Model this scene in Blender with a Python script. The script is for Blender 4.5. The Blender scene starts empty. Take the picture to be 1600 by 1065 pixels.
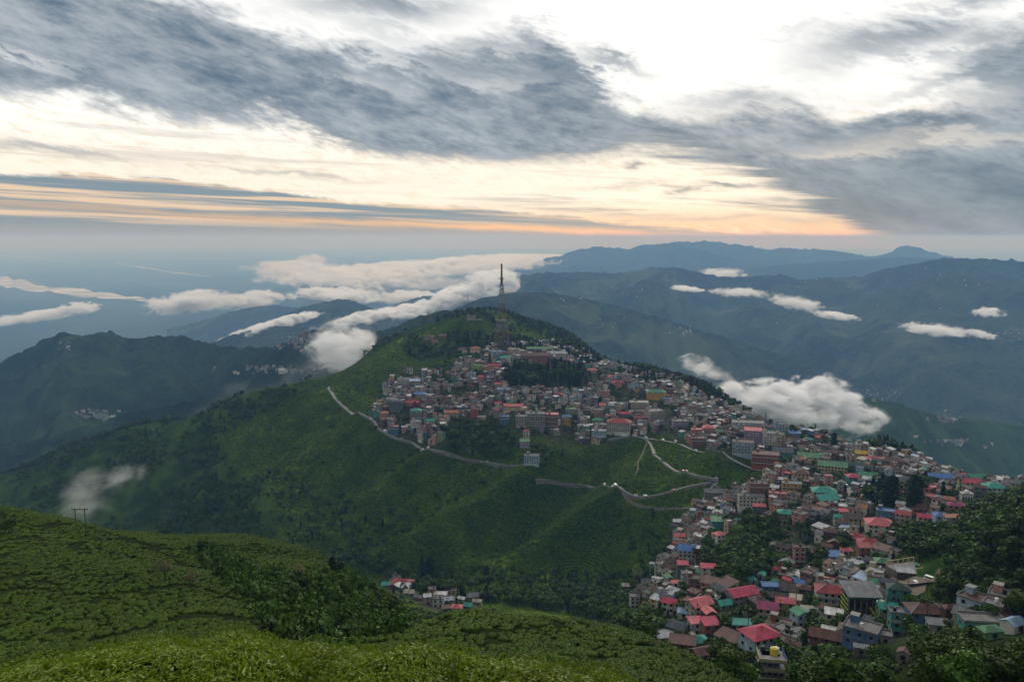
import bpy, bmesh, math, random
import numpy as np
from mathutils import Vector, Matrix

# ------------------------------------------------------------------ camera, world, sun, exposure
SC = bpy.context.scene
COL = SC.collection
F = 1244.0                                   # focal length in photograph pixels (28 mm on a 36 mm sensor)
PITCH = math.atan(162.5 / F)                 # eye level lies on row 370 of 1065
SP, CP = math.sin(PITCH), math.cos(PITCH)
PLAIN_Z = -1300.0
HAZE_DENSITY = 8.2e-5

cam_data = bpy.data.cameras.new('camera')
cam_data.sensor_width = 36.0
cam_data.lens = 36.0 * F / 1600.0
cam_data.clip_start = 0.5
cam_data.clip_end = 400000.0
cam = bpy.data.objects.new('camera', cam_data)
COL.objects.link(cam)
cam.location = (0, 0, 0)
cam.rotation_euler = (math.pi / 2 - PITCH, 0, 0)
SC.camera = cam

SC.view_settings.view_transform = 'Standard'
SC.view_settings.look = 'None'
SC.view_settings.gamma = 1.0
SC.view_settings.use_curve_mapping = False
SC.view_settings.exposure = 0.0
SC.render.engine = 'CYCLES'
cy = SC.cycles
cy.max_bounces = 8
cy.diffuse_bounces = 2
cy.glossy_bounces = 2
cy.transmission_bounces = 2
cy.volume_bounces = 6
cy.transparent_max_bounces = 8
cy.volume_step_rate = 1.0
cy.volume_max_steps = 256
cy.use_denoising = True
cy.sample_clamp_indirect = 4.0

SUN_EL, SUN_AZ = math.radians(7.0), math.radians(14.0)      # low behind the clouds, ahead and a little right


def ray(px, py):
    cx = (px - 800.0) / F
    cyy = -(py - 532.5) / F
    return cx, CP + SP * cyy, -SP + CP * cyy


def ut(px, py):
    x, y, z = ray(px, py)
    return x / y, z / y


def at(px, py, Y):
    u, t = ut(px, py)
    return u * Y, Y, t * Y


def pix(x, y, z):
    # world point -> photograph pixel
    f = y * CP - z * SP
    v = y * SP + z * CP
    return 800.0 + F * x / f, 532.5 - F * v / f


class NT:
    """small helper for node trees"""
    def __init__(self, tree):
        self.t = tree
        self.n = tree.nodes
        self.l = tree.links

    def new(self, typ, **kw):
        n = self.n.new(typ)
        for k, v in kw.items():
            if k == 'ins':
                for i, val in v.items():
                    s = n.inputs[i]
                    if isinstance(val, bpy.types.NodeSocket):
                        self.l.new(val, s)
                    else:
                        s.default_value = val
            else:
                setattr(n, k, v)
        return n

    def math(self, op, a, b=None, c=None, clamp=False):
        n = self.n.new('ShaderNodeMath')
        n.operation = op
        n.use_clamp = clamp
        for i, v in enumerate((a, b, c)):
            if v is None:
                continue
            if isinstance(v, bpy.types.NodeSocket):
                self.l.new(v, n.inputs[i])
            else:
                n.inputs[i].default_value = v
        return n.outputs[0]

    def mix(self, f, a, b, typ='MIX'):
        n = self.n.new('ShaderNodeMix')
        n.data_type = 'RGBA'
        n.blend_type = typ
        n.clamp_factor = True
        for s, v in ((n.inputs['Factor'], f), (n.inputs[6], a), (n.inputs[7], b)):
            if isinstance(v, bpy.types.NodeSocket):
                self.l.new(v, s)
            else:
                s.default_value = v if not isinstance(v, tuple) else (v + (1.0,) if len(v) == 3 else v)
        return n.outputs[2]

    def sstep(self, v, a, b):
        n = self.n.new('ShaderNodeMapRange')
        n.interpolation_type = 'SMOOTHSTEP'
        self.l.new(v, n.inputs[0])
        n.inputs[1].default_value = a
        n.inputs[2].default_value = b
        n.inputs[3].default_value = 0.0
        n.inputs[4].default_value = 1.0
        return n.outputs[0]

    def noise(self, vec, scale, detail=6.0, rough=0.55, dist=0.0, lac=2.0, dim='3D'):
        n = self.n.new('ShaderNodeTexNoise')
        n.noise_dimensions = dim
        if vec is not None:
            self.l.new(vec, n.inputs['Vector'])
        n.inputs['Scale'].default_value = scale
        n.inputs['Detail'].default_value = detail
        n.inputs['Roughness'].default_value = rough
        n.inputs['Distortion'].default_value = dist
        n.inputs['Lacunarity'].default_value = lac
        return n.outputs[0]

    def comb(self, x, y, z=0.0):
        n = self.n.new('ShaderNodeCombineXYZ')
        for i, v in enumerate((x, y, z)):
            if isinstance(v, bpy.types.NodeSocket):
                self.l.new(v, n.inputs[i])
            else:
                n.inputs[i].default_value = v
        return n.outputs[0]

    def curve(self, v, pts, lo, hi):
        """float curve of v (v runs lo..hi), returns value in the units of the points' y (which run 0..1 internally)"""
        ys = [p[1] for p in pts]
        y0, y1 = min(ys), max(ys)
        if y1 - y0 < 1e-6:
            y1 = y0 + 1e-3
        f = self.math('DIVIDE', self.math('SUBTRACT', v, lo), hi - lo, clamp=True)
        n = self.n.new('ShaderNodeFloatCurve')
        cv = n.mapping.curves[0]
        P = [((p[0] - lo) / (hi - lo), (p[1] - y0) / (y1 - y0)) for p in pts]
        cv.points[0].location = P[0]
        cv.points[1].location = P[-1]
        for p in P[1:-1]:
            cv.points.new(*p)
        n.mapping.update()
        self.l.new(f, n.inputs['Value'])
        return self.math('ADD', self.math('MULTIPLY', n.outputs[0], y1 - y0), y0)


def azel(px, py):
    x, y, z = ray(px, py)
    return math.degrees(math.atan2(x, y)), math.degrees(math.atan2(z, math.hypot(x, y)))


def build_world():
    w = bpy.data.worlds.new('World')
    SC.world = w
    w.use_nodes = True
    T = NT(w.node_tree)
    T.n.clear()
    geo = T.new('ShaderNodeTexCoord').outputs['Generated']
    sep = T.new('ShaderNodeSeparateXYZ', ins={0: geo})
    X, Y, Z = sep.outputs
    D = 180.0 / math.pi
    az = T.math('MULTIPLY', T.math('ARCTAN2', X, Y), D)
    hor = T.math('SQRT', T.math('ADD', T.math('MULTIPLY', X, X), T.math('MULTIPLY', Y, Y)))
    el = T.math('MULTIPLY', T.math('ARCTAN2', Z, hor), D)
    # direction run through noise: ragged wisps, drawn out along the cloud bands
    dirn = T.comb(T.math('MULTIPLY', az, 0.022), T.math('MULTIPLY', el, 0.085), T.math('MULTIPLY', az, 0.0))
    sk = T.comb(T.math('ADD', T.math('MULTIPLY', az, 0.050), T.math('MULTIPLY', el, 0.020)),
                T.math('ADD', T.math('MULTIPLY', el, 0.135), T.math('MULTIPLY', az, 0.024)), 0.0)
    # plane-projected coordinates: a cloud deck seen in perspective
    zz = T.math('ADD', T.math('MAXIMUM', Z, 0.0), 0.12)
    deck = T.comb(T.math('DIVIDE', X, zz), T.math('DIVIDE', Y, zz), 0.3)
    n_big = T.noise(sk, 1.6, 8, 0.62, 0.35)
    n_mid = T.noise(sk, 4.5, 8, 0.64, 0.25)
    n_deck = T.noise(deck, 1.5, 8, 0.62, 0.3)
    n_fine = T.noise(sk, 15.0, 8, 0.68, 0.25)
    c = lambda n, k: T.math('MULTIPLY', T.math('SUBTRACT', n, 0.5), k)
    # degrees of vertical displacement of every edge
    wob = T.math('ADD', T.math('ADD', c(n_big, 7.0), c(n_mid, 3.6)), T.math('ADD', c(n_fine, 1.6), c(n_deck, 2.5)))
    azw = T.math('ADD', az, c(n_mid, 8.0))
    damp = T.math('ADD', 0.22, T.math('MULTIPLY', T.sstep(el, 1.5, 9.0), 0.78))
    elw = T.math('ADD', el, T.math('MULTIPLY', wob, T.math('MULTIPLY', damp, 0.72)))

    def edge(pts, w0=0.6, w1=None, low=False):
        """1 above the line given as photograph points"""
        P = [azel(*p) for p in pts]
        cv = T.curve(azw, P, P[0][0], P[-1][0])
        d = T.math('SUBTRACT', elw, cv)
        return T.sstep(d, -w0, w1 if w1 is not None else w0)

    def blob(px, py, rx, ry, k=1.0, rot=0.0):
        a, e = azel(px, py)
        da = T.math('DIVIDE', T.math('SUBTRACT', azw, a), rx / 21.7)
        de0 = T.math('SUBTRACT', elw, e)
        if rot:
            de0 = T.math('SUBTRACT', de0, T.math('MULTIPLY', T.math('SUBTRACT', azw, a), rot))
        de = T.math('DIVIDE', de0, ry / 21.7)
        r2 = T.math('ADD', T.math('MULTIPLY', da, da), T.math('MULTIPLY', de, de))
        g = T.math('EXPONENT', T.math('MULTIPLY', r2, -1.0))
        return T.math('MULTIPLY', g, k)

    # thin streaks drawn across the open band
    sv = T.comb(T.math('MULTIPLY', az, 0.040), T.math('ADD', T.math('MULTIPLY', el, 0.85), T.math('MULTIPLY', az, 0.035)), 0.7)
    st_n = T.noise(sv, 1.7, 7, 0.62, 0.25)
    stk = T.sstep(st_n, 0.50, 0.66)
    # main deck of grey cloud between a lower and an upper edge
    lower = edge([(-300, 120), (0, 142), (100, 148), (200, 165), (300, 185), (400, 188), (500, 215), (560, 238), (700, 252), (850, 257),
                  (1000, 250), (1120, 266), (1190, 290), (1250, 325), (1310, 362), (1380, 395), (1600, 410), (1900, 410)], 0.55, 0.75)
    PR = [azel(*p) for p in [(-300, 120), (0, 142), (400, 188), (700, 252), (1000, 252), (1120, 266), (1190, 288), (1250, 318), (1310, 350), (1380, 385), (1600, 410), (1900, 410)]]
    cvr = T.curve(az, PR, PR[0][0], PR[-1][0])
    dr = T.math('SUBTRACT', T.math('ADD', elw, c(st_n, 6.0)), cvr)
    lowerR = T.sstep(dr, -1.0, 1.1)
    kR = T.sstep(az, 5.0, 13.0)
    lower = T.math('ADD', T.math('MULTIPLY', lower, T.math('SUBTRACT', 1.0, kR)), T.math('MULTIPLY', lowerR, kR))
    upper = edge([(-300, -90), (0, -70), (200, -20), (330, 12), (430, 50), (520, 84), (620, 84), (700, 70), (790, 54), (860, 72), (920, 112),
                  (980, 162), (1060, 180), (1150, 176), (1240, 158), (1300, 150), (1420, 140), (1520, 110), (1600, 70), (1900, 20)], 0.9, 1.5)
    cover = T.math('MULTIPLY', lower, T.math('SUBTRACT', 1.0, upper))
    low_band = edge([(-300, 262), (0, 270), (200, 284), (400, 299), (600, 316), (800, 333), (900, 345), (1000, 356), (1150, 366),
                     (1300, 372), (1600, 372), (1900, 372)], 0.10, 0.25)
    streaks = T.math('SUBTRACT', 1.0, low_band)
    parts = [cover]
    for b in ((590, 5, 140, 26, 0.9), (600, 50, 150, 18, 0.45, -0.15), (1080, 150, 50, 9, 0.5), (1230, 60, 60, 10, 0.3), (960, 100, 60, 14, 0.8, -0.2), (1170, 155, 110, 20, 0.75), (1300, 110, 60, 22, 0.35), (1400, 75, 130, 26, 0.85),
              (1560, 70, 70, 24, 0.8), (1520, 5, 50, 14, 0.8), (1600, 135, 130, 22, 0.85), (1560, 185, 130, 22, 0.4),
              (80, 228, 130, 10, 0.75, -0.1), (450, 268, 130, 5, 0.6, -0.08), (1140, 294, 50, 5, 0.9), (975, 264, 26, 6, 0.8),
              (1060, 303, 24, 4, 0.8), (1220, 315, 60, 6, 0.7), (1000, 335, 90, 4, 0.55), (850, 320, 90, 3, 0.4), (100, 285, 160, 5, 0.5),
              (960, 292, 60, 4, 0.45), (1100, 340, 110, 5, 0.6), (1250, 345, 90, 9, 0.5)):
        parts.append(blob(*b))
    parts.append(T.math('MULTIPLY', stk, T.math('MINIMUM', blob(1120, 318, 330, 62, 1.3), 0.85)))
    parts.append(T.math('MULTIPLY', stk, T.math('MINIMUM', blob(250, 250, 420, 50, 0.8), 0.42)))
    parts.append(T.math('MULTIPLY', T.sstep(n_mid, 0.46, 0.62), T.math('MINIMUM', blob(1500, 60, 190, 55, 0.9), 0.7)))
    cov = parts[0]
    for p in parts[1:]:
        cov = T.math('MAXIMUM', cov, p)
    for b in ((1400, 164, 100, 15, 1.0), (1310, 150, 70, 14, 0.8), (1390, 120, 90, 12, 0.7), (1500, 215, 110, 6, 0.35), (1330, 235, 90, 6, 0.3), (30, 85, 50, 7, 0.35, -0.2), (620, 97, 70, 9, 0.35, -0.25), (760, 75, 60, 8, 0.3), (760, 130, 70, 8, 0.3), (560, 130, 60, 8, 0.25)):
        cov = T.math('MULTIPLY', cov, T.math('SUBTRACT', 1.0, blob(*b)))
    # overhead, outside the picture, broken cloud thinned to light the ground more
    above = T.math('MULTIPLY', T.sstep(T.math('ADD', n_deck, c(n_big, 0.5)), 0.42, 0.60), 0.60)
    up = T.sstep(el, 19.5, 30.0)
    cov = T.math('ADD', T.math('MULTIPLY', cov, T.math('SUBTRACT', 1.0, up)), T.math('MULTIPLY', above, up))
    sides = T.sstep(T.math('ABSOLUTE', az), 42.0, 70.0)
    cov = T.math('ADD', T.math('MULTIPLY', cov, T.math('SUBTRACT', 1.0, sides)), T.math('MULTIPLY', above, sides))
    # body of the cloud: lighter and darker folds
    body = T.math('ADD', T.math('ADD', T.math('MULTIPLY', n_mid, 0.5), T.math('MULTIPLY', n_big, 0.55)), T.math('MULTIPLY', n_fine, 0.30))
    body = T.sstep(body, 0.48, 0.88)
    grey = T.mix(body, (0.105, 0.170, 0.245), (0.50, 0.55, 0.60))
    # paler towards the thin top of the deck
    thin = T.math('MULTIPLY', T.sstep(el, 7.0, 19.0), T.sstep(n_mid, 0.35, 0.65))
    grey = T.mix(T.math('MULTIPLY', thin, 0.45), grey, (0.60, 0.60, 0.59))
    grey = T.mix(T.math('MULTIPLY', T.math('MULTIPLY', T.sstep(az, 10.0, 22.0), T.math('SUBTRACT', 1.0, T.sstep(el, 2.5, 7.0))), 0.75), grey, T.mix(body, (0.105, 0.175, 0.250), (0.19, 0.27, 0.345)))
    # open sky behind: white high up, cream and then orange towards the horizon
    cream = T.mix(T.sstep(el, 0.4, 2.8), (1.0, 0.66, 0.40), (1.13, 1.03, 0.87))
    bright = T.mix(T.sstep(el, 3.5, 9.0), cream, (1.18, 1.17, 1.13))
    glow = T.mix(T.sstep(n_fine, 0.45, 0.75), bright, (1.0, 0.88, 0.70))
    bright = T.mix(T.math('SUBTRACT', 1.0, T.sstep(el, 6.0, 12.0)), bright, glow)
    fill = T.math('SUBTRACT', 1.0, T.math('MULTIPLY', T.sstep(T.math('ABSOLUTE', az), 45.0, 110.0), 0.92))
    bright = T.mix(T.math('SUBTRACT', 1.0, fill), bright, (0.50, 0.54, 0.60))  # open sky away from the view dimmed to darken camera-facing sides
    # cloud edges thin out through warm half-tones
    grey = T.mix(T.math('MULTIPLY', T.math('SUBTRACT', 1.0, cov), T.math('SUBTRACT', 1.0, T.sstep(el, 5.0, 10.0))), grey, (0.62, 0.50, 0.40))
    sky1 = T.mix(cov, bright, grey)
    # low streaks above the horizon
    lowv = T.comb(T.math('MULTIPLY', az, 0.03), T.math('ADD', T.math('MULTIPLY', el, 1.25), T.math('MULTIPLY', az, 0.045)), 0.0)
    sn = T.noise(lowv, 1.6, 5, 0.5, 0.15)
    lowcol = T.mix(T.sstep(sn, 0.46, 0.60), (0.235, 0.315, 0.375), (0.88, 0.66, 0.47))
    lowcol = T.mix(T.math('SUBTRACT', 1.0, T.sstep(el, 0.2, 1.6)), lowcol, (0.36, 0.37, 0.375))
    oline = T.curve(az, [(azel(x, y)[0], azel(x, y)[1]) for x, y in ((-300, 308), (0, 318), (300, 336), (600, 349), (800, 356), (980, 364), (1300, 372), (1700, 385))], azel(-300, 312)[0], azel(1700, 390)[0])
    od = T.math('DIVIDE', T.math('SUBTRACT', T.math('ADD', el, c(n_mid, 0.6)), oline), 0.24)
    ol = T.math('EXPONENT', T.math('MULTIPLY', T.math('MULTIPLY', od, od), -1.0))
    side = T.curve(az, [(-60, 0.25), (-20, 0.5), (-6, 0.8), (0, 1.0), (5, 1.0), (10, 0.35), (14, 0.0), (60, 0.0)], -60, 60)
    lowcol = T.mix(T.math('MULTIPLY', ol, side), lowcol, (1.0, 0.60, 0.30))
    right = T.sstep(az, 14.0, 24.0)
    lowcol = T.mix(T.math('MULTIPLY', right, 0.95), lowcol, T.mix(body, (0.12, 0.20, 0.28), (0.22, 0.31, 0.39)))
    sky2 = T.mix(T.math('MULTIPLY', streaks, T.math('SUBTRACT', 1.0, T.math('MULTIPLY', T.sstep(az, 8.0, 16.0), 0.35))), sky1, lowcol)
    for px, py, rx, ry, k, colr in ((1340, 379, 17, 2.6, 1.0, (1.2, 0.72, 0.42)), (1395, 387, 13, 1.6, 0.8, (1.1, 0.5, 0.3)), (1300, 381, 15, 1.5, 0.5, (0.9, 0.6, 0.5))):
        a, e = azel(px, py)
        da = T.math('DIVIDE', T.math('SUBTRACT', az, a), rx / 21.7)
        de = T.math('DIVIDE', T.math('SUBTRACT', el, e), ry / 21.7)
        g = T.math('EXPONENT', T.math('MULTIPLY', T.math('ADD', T.math('MULTIPLY', da, da), T.math('MULTIPLY', de, de)), -1.0))
        sky2 = T.mix(T.math('MULTIPLY', g, k), sky2, colr)
    # below the horizon: dark haze
    sky2 = T.mix(T.math('SUBTRACT', 1.0, T.sstep(el, -1.6, -0.2)), sky2, (0.22, 0.28, 0.32))
    nish = T.new('ShaderNodeTexSky')
    nish.sky_type = 'NISHITA'
    nish.sun_disc = False
    nish.sun_elevation = SUN_EL
    nish.sun_rotation = SUN_AZ
    nish.altitude = 1500
    bg1 = T.new('ShaderNodeBackground', ins={'Color': nish.outputs[0], 'Strength': 0.06})
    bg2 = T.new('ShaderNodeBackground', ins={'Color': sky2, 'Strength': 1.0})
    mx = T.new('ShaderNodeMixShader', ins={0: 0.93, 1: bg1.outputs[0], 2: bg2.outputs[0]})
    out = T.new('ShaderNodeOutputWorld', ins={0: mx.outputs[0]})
    w.cycles.sampling_method = 'MANUAL'
    w.cycles.sample_map_resolution = 512


build_world()

sun_d = bpy.data.lights.new('sun', 'SUN')
sun_d.energy = 1.3
sun_d.angle = math.radians(20)
sun_d.color = (1.0, 0.93, 0.84)
sun = bpy.data.objects.new('sun', sun_d)
COL.objects.link(sun)
# light comes from ahead-right, from the brightest part of the cloud
_sd = Vector((math.sin(SUN_AZ) * math.cos(math.radians(30)), math.cos(SUN_AZ) * math.cos(math.radians(30)), math.sin(math.radians(30))))
sun.rotation_euler = _sd.to_track_quat('Z', 'Y').to_euler()
sun.location = (300, 1500, 900)


# ------------------------------------------------------------------ noise
_rs = np.random.RandomState(7)
_perm = _rs.permutation(512)
_grad = _rs.uniform(0, 2 * np.pi, 512)


def perlin(x, y, seed=0):
    xi = np.floor(x).astype(np.int64)
    yi = np.floor(y).astype(np.int64)
    xf, yf = x - xi, y - yi
    def g(ix, iy, dx, dy):
        h = _perm[(ix + _perm[(iy + seed * 37) & 511]) & 511]
        a = _grad[h]
        return np.cos(a) * dx + np.sin(a) * dy
    u = xf * xf * xf * (xf * (xf * 6 - 15) + 10)
    v = yf * yf * yf * (yf * (yf * 6 - 15) + 10)
    a = g(xi, yi, xf, yf) * (1 - u) + g(xi + 1, yi, xf - 1, yf) * u
    b = g(xi, yi + 1, xf, yf - 1) * (1 - u) + g(xi + 1, yi + 1, xf - 1, yf - 1) * u
    return (a * (1 - v) + b * v) * 1.5


def fbm(x, y, octv=4, seed=0, gain=0.5):
    s, a = 0, 1.0
    for o in range(octv):
        s = s + perlin(x * 2 ** o + 17.3 * o, y * 2 ** o - 9.1 * o, seed + o) * a
        a *= gain
    return s


def ridged(x, y, octv=4, seed=0, gain=0.5):
    s, a = 0, 1.0
    for o in range(octv):
        s = s + (1 - 2 * np.abs(perlin(x * 2 ** o + 5.3 * o, y * 2 ** o + 3.7 * o, seed + o))) * a
        a *= gain
    return s


# ------------------------------------------------------------------ tags
def tag(o, label=None, cat=None, group=None, kind=None):
    if label:
        o['label'] = label
    if cat:
        o['category'] = cat
    if group:
        o['group'] = group
    if kind:
        o['kind'] = kind
    return o


def mesh_np(name, V, Q=None, Tn=None, smooth=False):
    me = bpy.data.meshes.new(name)
    V = np.asarray(V, dtype=np.float32)
    me.vertices.add(len(V))
    me.vertices.foreach_set('co', V.ravel())
    loops, starts = [], []
    n = 0
    if Q is not None and len(Q):
        Q = np.asarray(Q, dtype=np.int32)
        loops.append(Q.ravel())
        starts.append(np.arange(len(Q)) * 4)
        n = len(Q) * 4
    if Tn is not None and len(Tn):
        Tn = np.asarray(Tn, dtype=np.int32)
        loops.append(Tn.ravel())
        starts.append(n + np.arange(len(Tn)) * 3)
    loops = np.concatenate(loops).astype(np.int32)
    starts = np.concatenate(starts).astype(np.int32)
    me.loops.add(len(loops))
    me.loops.foreach_set('vertex_index', loops)
    me.polygons.add(len(starts))
    me.polygons.foreach_set('loop_start', starts)
    me.update(calc_edges=True)
    if smooth:
        me.polygons.foreach_set('use_smooth', np.ones(len(starts), dtype=bool))
    me.validate(verbose=False)
    return me


def link(name, me, mats=None, parent=None, loc=None):
    o = bpy.data.objects.new(name, me)
    COL.objects.link(o)
    if mats is not None and me is not None:
        for m in (mats if isinstance(mats, (list, tuple)) else [mats]):
            me.materials.append(m)
    if parent is not None:
        o.parent = parent
    if loc is not None:
        o.location = loc
    return o


def grid_quads(nu, nv):
    i = np.arange((nu - 1) * (nv - 1))
    a = (i // (nv - 1)) * nv + i % (nv - 1)
    return np.stack([a, a + nv, a + nv + 1, a + 1], 1)


# ------------------------------------------------------------------ ground: control columns, (depth, photograph row)
COLS = {
    -80: [(5, 1180), (9, 1150), (13, 1155), (25, 1160), (50, 1150), (85, 1060), (110, 1000), (150, 920), (200, 840), (245, 778), (300, 815), (400, 895), (600, 950), (900, 910), (1150, 850), (1330, 775), (1600, 820), (2600, 900)],
    0: [(5, 1180), (9, 1125), (13, 1130), (25, 1150), (50, 1130), (85, 1050), (110, 988), (150, 908), (200, 838), (240, 794), (300, 830), (400, 900), (600, 950), (900, 905), (1150, 840), (1330, 752), (1600, 800), (2600, 900)],
    100: [(5, 1180), (9, 1110), (12, 1105), (16, 1120), (50, 1120), (85, 1045), (110, 990), (150, 918), (195, 852), (235, 812), (300, 850), (400, 910), (600, 950), (950, 900), (1130, 820), (1250, 760), (1340, 715), (1600, 770), (2600, 890)],
    200: [(5, 1180), (9, 1100), (12, 1085), (16, 1100), (50, 1100), (85, 1040), (110, 988), (150, 925), (190, 872), (225, 840), (245, 842), (285, 836), (350, 885), (500, 935), (900, 905), (1080, 840), (1180, 780), (1280, 720), (1350, 680), (1600, 740), (2600, 880)],
    300: [(5, 1180), (9, 1090), (12.5, 1072), (16, 1090), (50, 1090), (90, 1020), (120, 968), (160, 912), (200, 880), (240, 855), (290, 838), (350, 885), (500, 935), (850, 905), (1030, 835), (1130, 770), (1240, 705), (1350, 650), (1600, 720), (2600, 870)],
    400: [(5, 1180), (9, 1090), (12.5, 1072), (16, 1090), (50, 1090), (90, 1020), (120, 982), (160, 940), (200, 900), (240, 866), (290, 840), (350, 885), (500, 930), (780, 900), (930, 850), (1010, 800), (1090, 745), (1180, 685), (1270, 640), (1350, 613), (1600, 690), (2600, 860)],
    500: [(5, 1180), (9, 1100), (12, 1085), (16, 1100), (50, 1100), (85, 1040), (105, 1015), (130, 995), (165, 960), (210, 905), (270, 868), (340, 905), (500, 935), (700, 912), (840, 870), (930, 820), (1010, 755), (1090, 700), (1180, 652), (1270, 615), (1350, 592), (1550, 660), (2600, 850)],
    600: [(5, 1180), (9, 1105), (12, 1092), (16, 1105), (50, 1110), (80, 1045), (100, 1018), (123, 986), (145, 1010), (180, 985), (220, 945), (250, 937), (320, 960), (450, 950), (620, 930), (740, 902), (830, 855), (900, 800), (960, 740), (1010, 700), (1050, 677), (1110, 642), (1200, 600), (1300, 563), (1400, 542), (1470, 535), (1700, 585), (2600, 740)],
    700: [(5, 1180), (9, 1115), (12, 1100), (16, 1110), (50, 1110), (80, 1050), (110, 1000), (140, 958), (180, 990), (250, 995), (400, 965), (550, 938), (650, 932), (720, 920), (777, 905), (812, 860), (863, 800), (932, 730), (960, 706), (1010, 682), (1100, 632), (1200, 592), (1350, 544), (1450, 516), (1520, 501), (1600, 506), (1900, 545), (2600, 650)],
    750: [(5, 1180), (9, 1120), (12, 1108), (16, 1118), (50, 1115), (80, 1055), (110, 1002), (143, 957), (180, 990), (250, 995), (400, 970), (550, 945), (650, 936), (720, 922), (777, 903), (815, 855), (865, 800), (925, 740), (945, 722), (1000, 690), (1090, 645), (1180, 600), (1300, 552), (1400, 520), (1500, 494), (1560, 494), (1650, 505), (1750, 498), (1850, 484), (2000, 505), (2600, 620)],
    800: [(5, 1180), (9, 1130), (12, 1120), (16, 1125), (50, 1120), (80, 1055), (110, 1010), (143, 965), (180, 995), (260, 1002), (400, 978), (560, 948), (700, 926), (775, 900), (815, 850), (865, 795), (905, 750), (927, 728), (965, 700), (1040, 655), (1130, 615), (1220, 575), (1300, 548), (1400, 533), (1480, 530), (1600, 538), (1750, 520), (1850, 497), (2000, 518), (2600, 640)],
    850: [(5, 1180), (9, 1138), (12, 1130), (16, 1135), (50, 1125), (85, 1050), (115, 1003), (142, 970), (175, 999), (260, 1007), (400, 983), (560, 953), (690, 929), (768, 901), (808, 855), (848, 807), (883, 766), (905, 743), (940, 714), (975, 690), (1035, 657), (1115, 620), (1200, 585), (1275, 560), (1370, 545), (1450, 541), (1560, 548), (1700, 536), (1820, 515), (2000, 538), (2600, 660)],
    900: [(5, 1180), (9, 1145), (12, 1140), (16, 1145), (50, 1130), (85, 1055), (115, 1008), (142, 978), (170, 1003), (260, 1012), (400, 988), (560, 958), (680, 932), (760, 903), (800, 860), (830, 820), (860, 783), (880, 759), (920, 727), (960, 702), (985, 688), (1030, 660), (1100, 625), (1180, 595), (1250, 572), (1350, 557), (1420, 552), (1550, 556), (1680, 548), (1800, 534), (2000, 560), (2600, 680)],
    1000: [(5, 1180), (9, 1165), (12, 1160), (16, 1160), (50, 1140), (85, 1070), (112, 1028), (135, 1003), (160, 1022), (250, 1022), (380, 990), (480, 962), (560, 942), (640, 918), (700, 896), (760, 850), (800, 810), (820, 790), (835, 775), (870, 742), (910, 708), (940, 688), (990, 660), (1060, 630), (1150, 605), (1250, 590), (1330, 580), (1500, 610), (2000, 700), (2600, 790)],
    1100: [(5, 1200), (9, 1200), (16, 1190), (50, 1150), (90, 1085), (125, 1045), (150, 1058), (200, 1052), (260, 1032), (320, 1002), (370, 972), (420, 942), (480, 907), (530, 882), (600, 850), (680, 815), (740, 790), (790, 765), (810, 747), (850, 718), (900, 692), (950, 668), (1020, 645), (1100, 627), (1200, 614), (1400, 650), (1900, 750), (2600, 850)],
    1200: [(5, 1220), (9, 1220), (16, 1210), (50, 1160), (100, 1110), (140, 1090), (180, 1075), (230, 1052), (290, 1012), (350, 972), (420, 932), (480, 897), (530, 867), (590, 832), (650, 800), (720, 765), (780, 737), (830, 713), (900, 688), (960, 672), (1030, 660), (1200, 690), (1700, 810), (2600, 900)],
    1300: [(5, 1220), (9, 1220), (16, 1210), (50, 1170), (90, 1120), (140, 1100), (200, 1070), (260, 1025), (320, 985), (380, 945), (440, 902), (500, 862), (560, 827), (620, 797), (690, 762), (760, 732), (830, 708), (900, 692), (1100, 735), (1600, 850), (2600, 950)],
    1400: [(5, 1220), (9, 1220), (16, 1200), (50, 1150), (90, 1110), (140, 1085), (180, 1060), (240, 1012), (300, 970), (340, 938), (390, 897), (440, 867), (490, 837), (550, 803), (610, 778), (680, 752), (740, 732), (790, 718), (1000, 765), (1500, 900), (2600, 980)],
    1500: [(5, 1220), (9, 1210), (16, 1190), (50, 1140), (80, 1100), (120, 1070), (160, 1045), (210, 1012), (255, 975), (300, 925), (340, 885), (380, 855), (430, 835), (480, 815), (540, 790), (600, 768), (660, 750), (710, 738), (900, 790), (1400, 930), (2600, 1000)],
    1560: [(5, 1220), (9, 1210), (16, 1190), (50, 1130), (100, 1080), (160, 1030), (200, 1003), (235, 980), (262, 940), (290, 885), (325, 840), (380, 828), (430, 822), (500, 798), (560, 778), (620, 757), (660, 747), (850, 790), (1400, 930), (2600, 1000)],
    1620: [(5, 1220), (9, 1200), (16, 1180), (50, 1120), (100, 1070), (160, 1025), (200, 1000), (230, 975), (250, 930), (275, 870), (305, 825), (350, 812), (420, 812), (500, 788), (570, 770), (620, 757), (800, 800), (1300, 930), (2600, 1000)],
    1720: [(5, 1220), (9, 1200), (16, 1180), (50, 1120), (100, 1070), (160, 1020), (200, 985), (230, 940), (250, 890), (275, 840), (320, 815), (420, 805), (500, 785), (570, 775), (620, 770), (800, 820), (1300, 930), (2600, 1000)],
}

NU, NV = 520, 660
U0, U1 = -0.86, 0.86
L0, L1 = math.log(4.5), math.log(2600.0)


def rdg(x, y):
    x, y = np.asarray(x, float), np.asarray(y, float)
    warp = fbm(x / 260, y / 260, 2, 5) * 40
    a = x * 0.80 - y * 0.6 + warp
    b = x * 0.6 + y * 0.80
    return ridged(a / 200, b / 620, 3, 11, 0.34)


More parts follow.
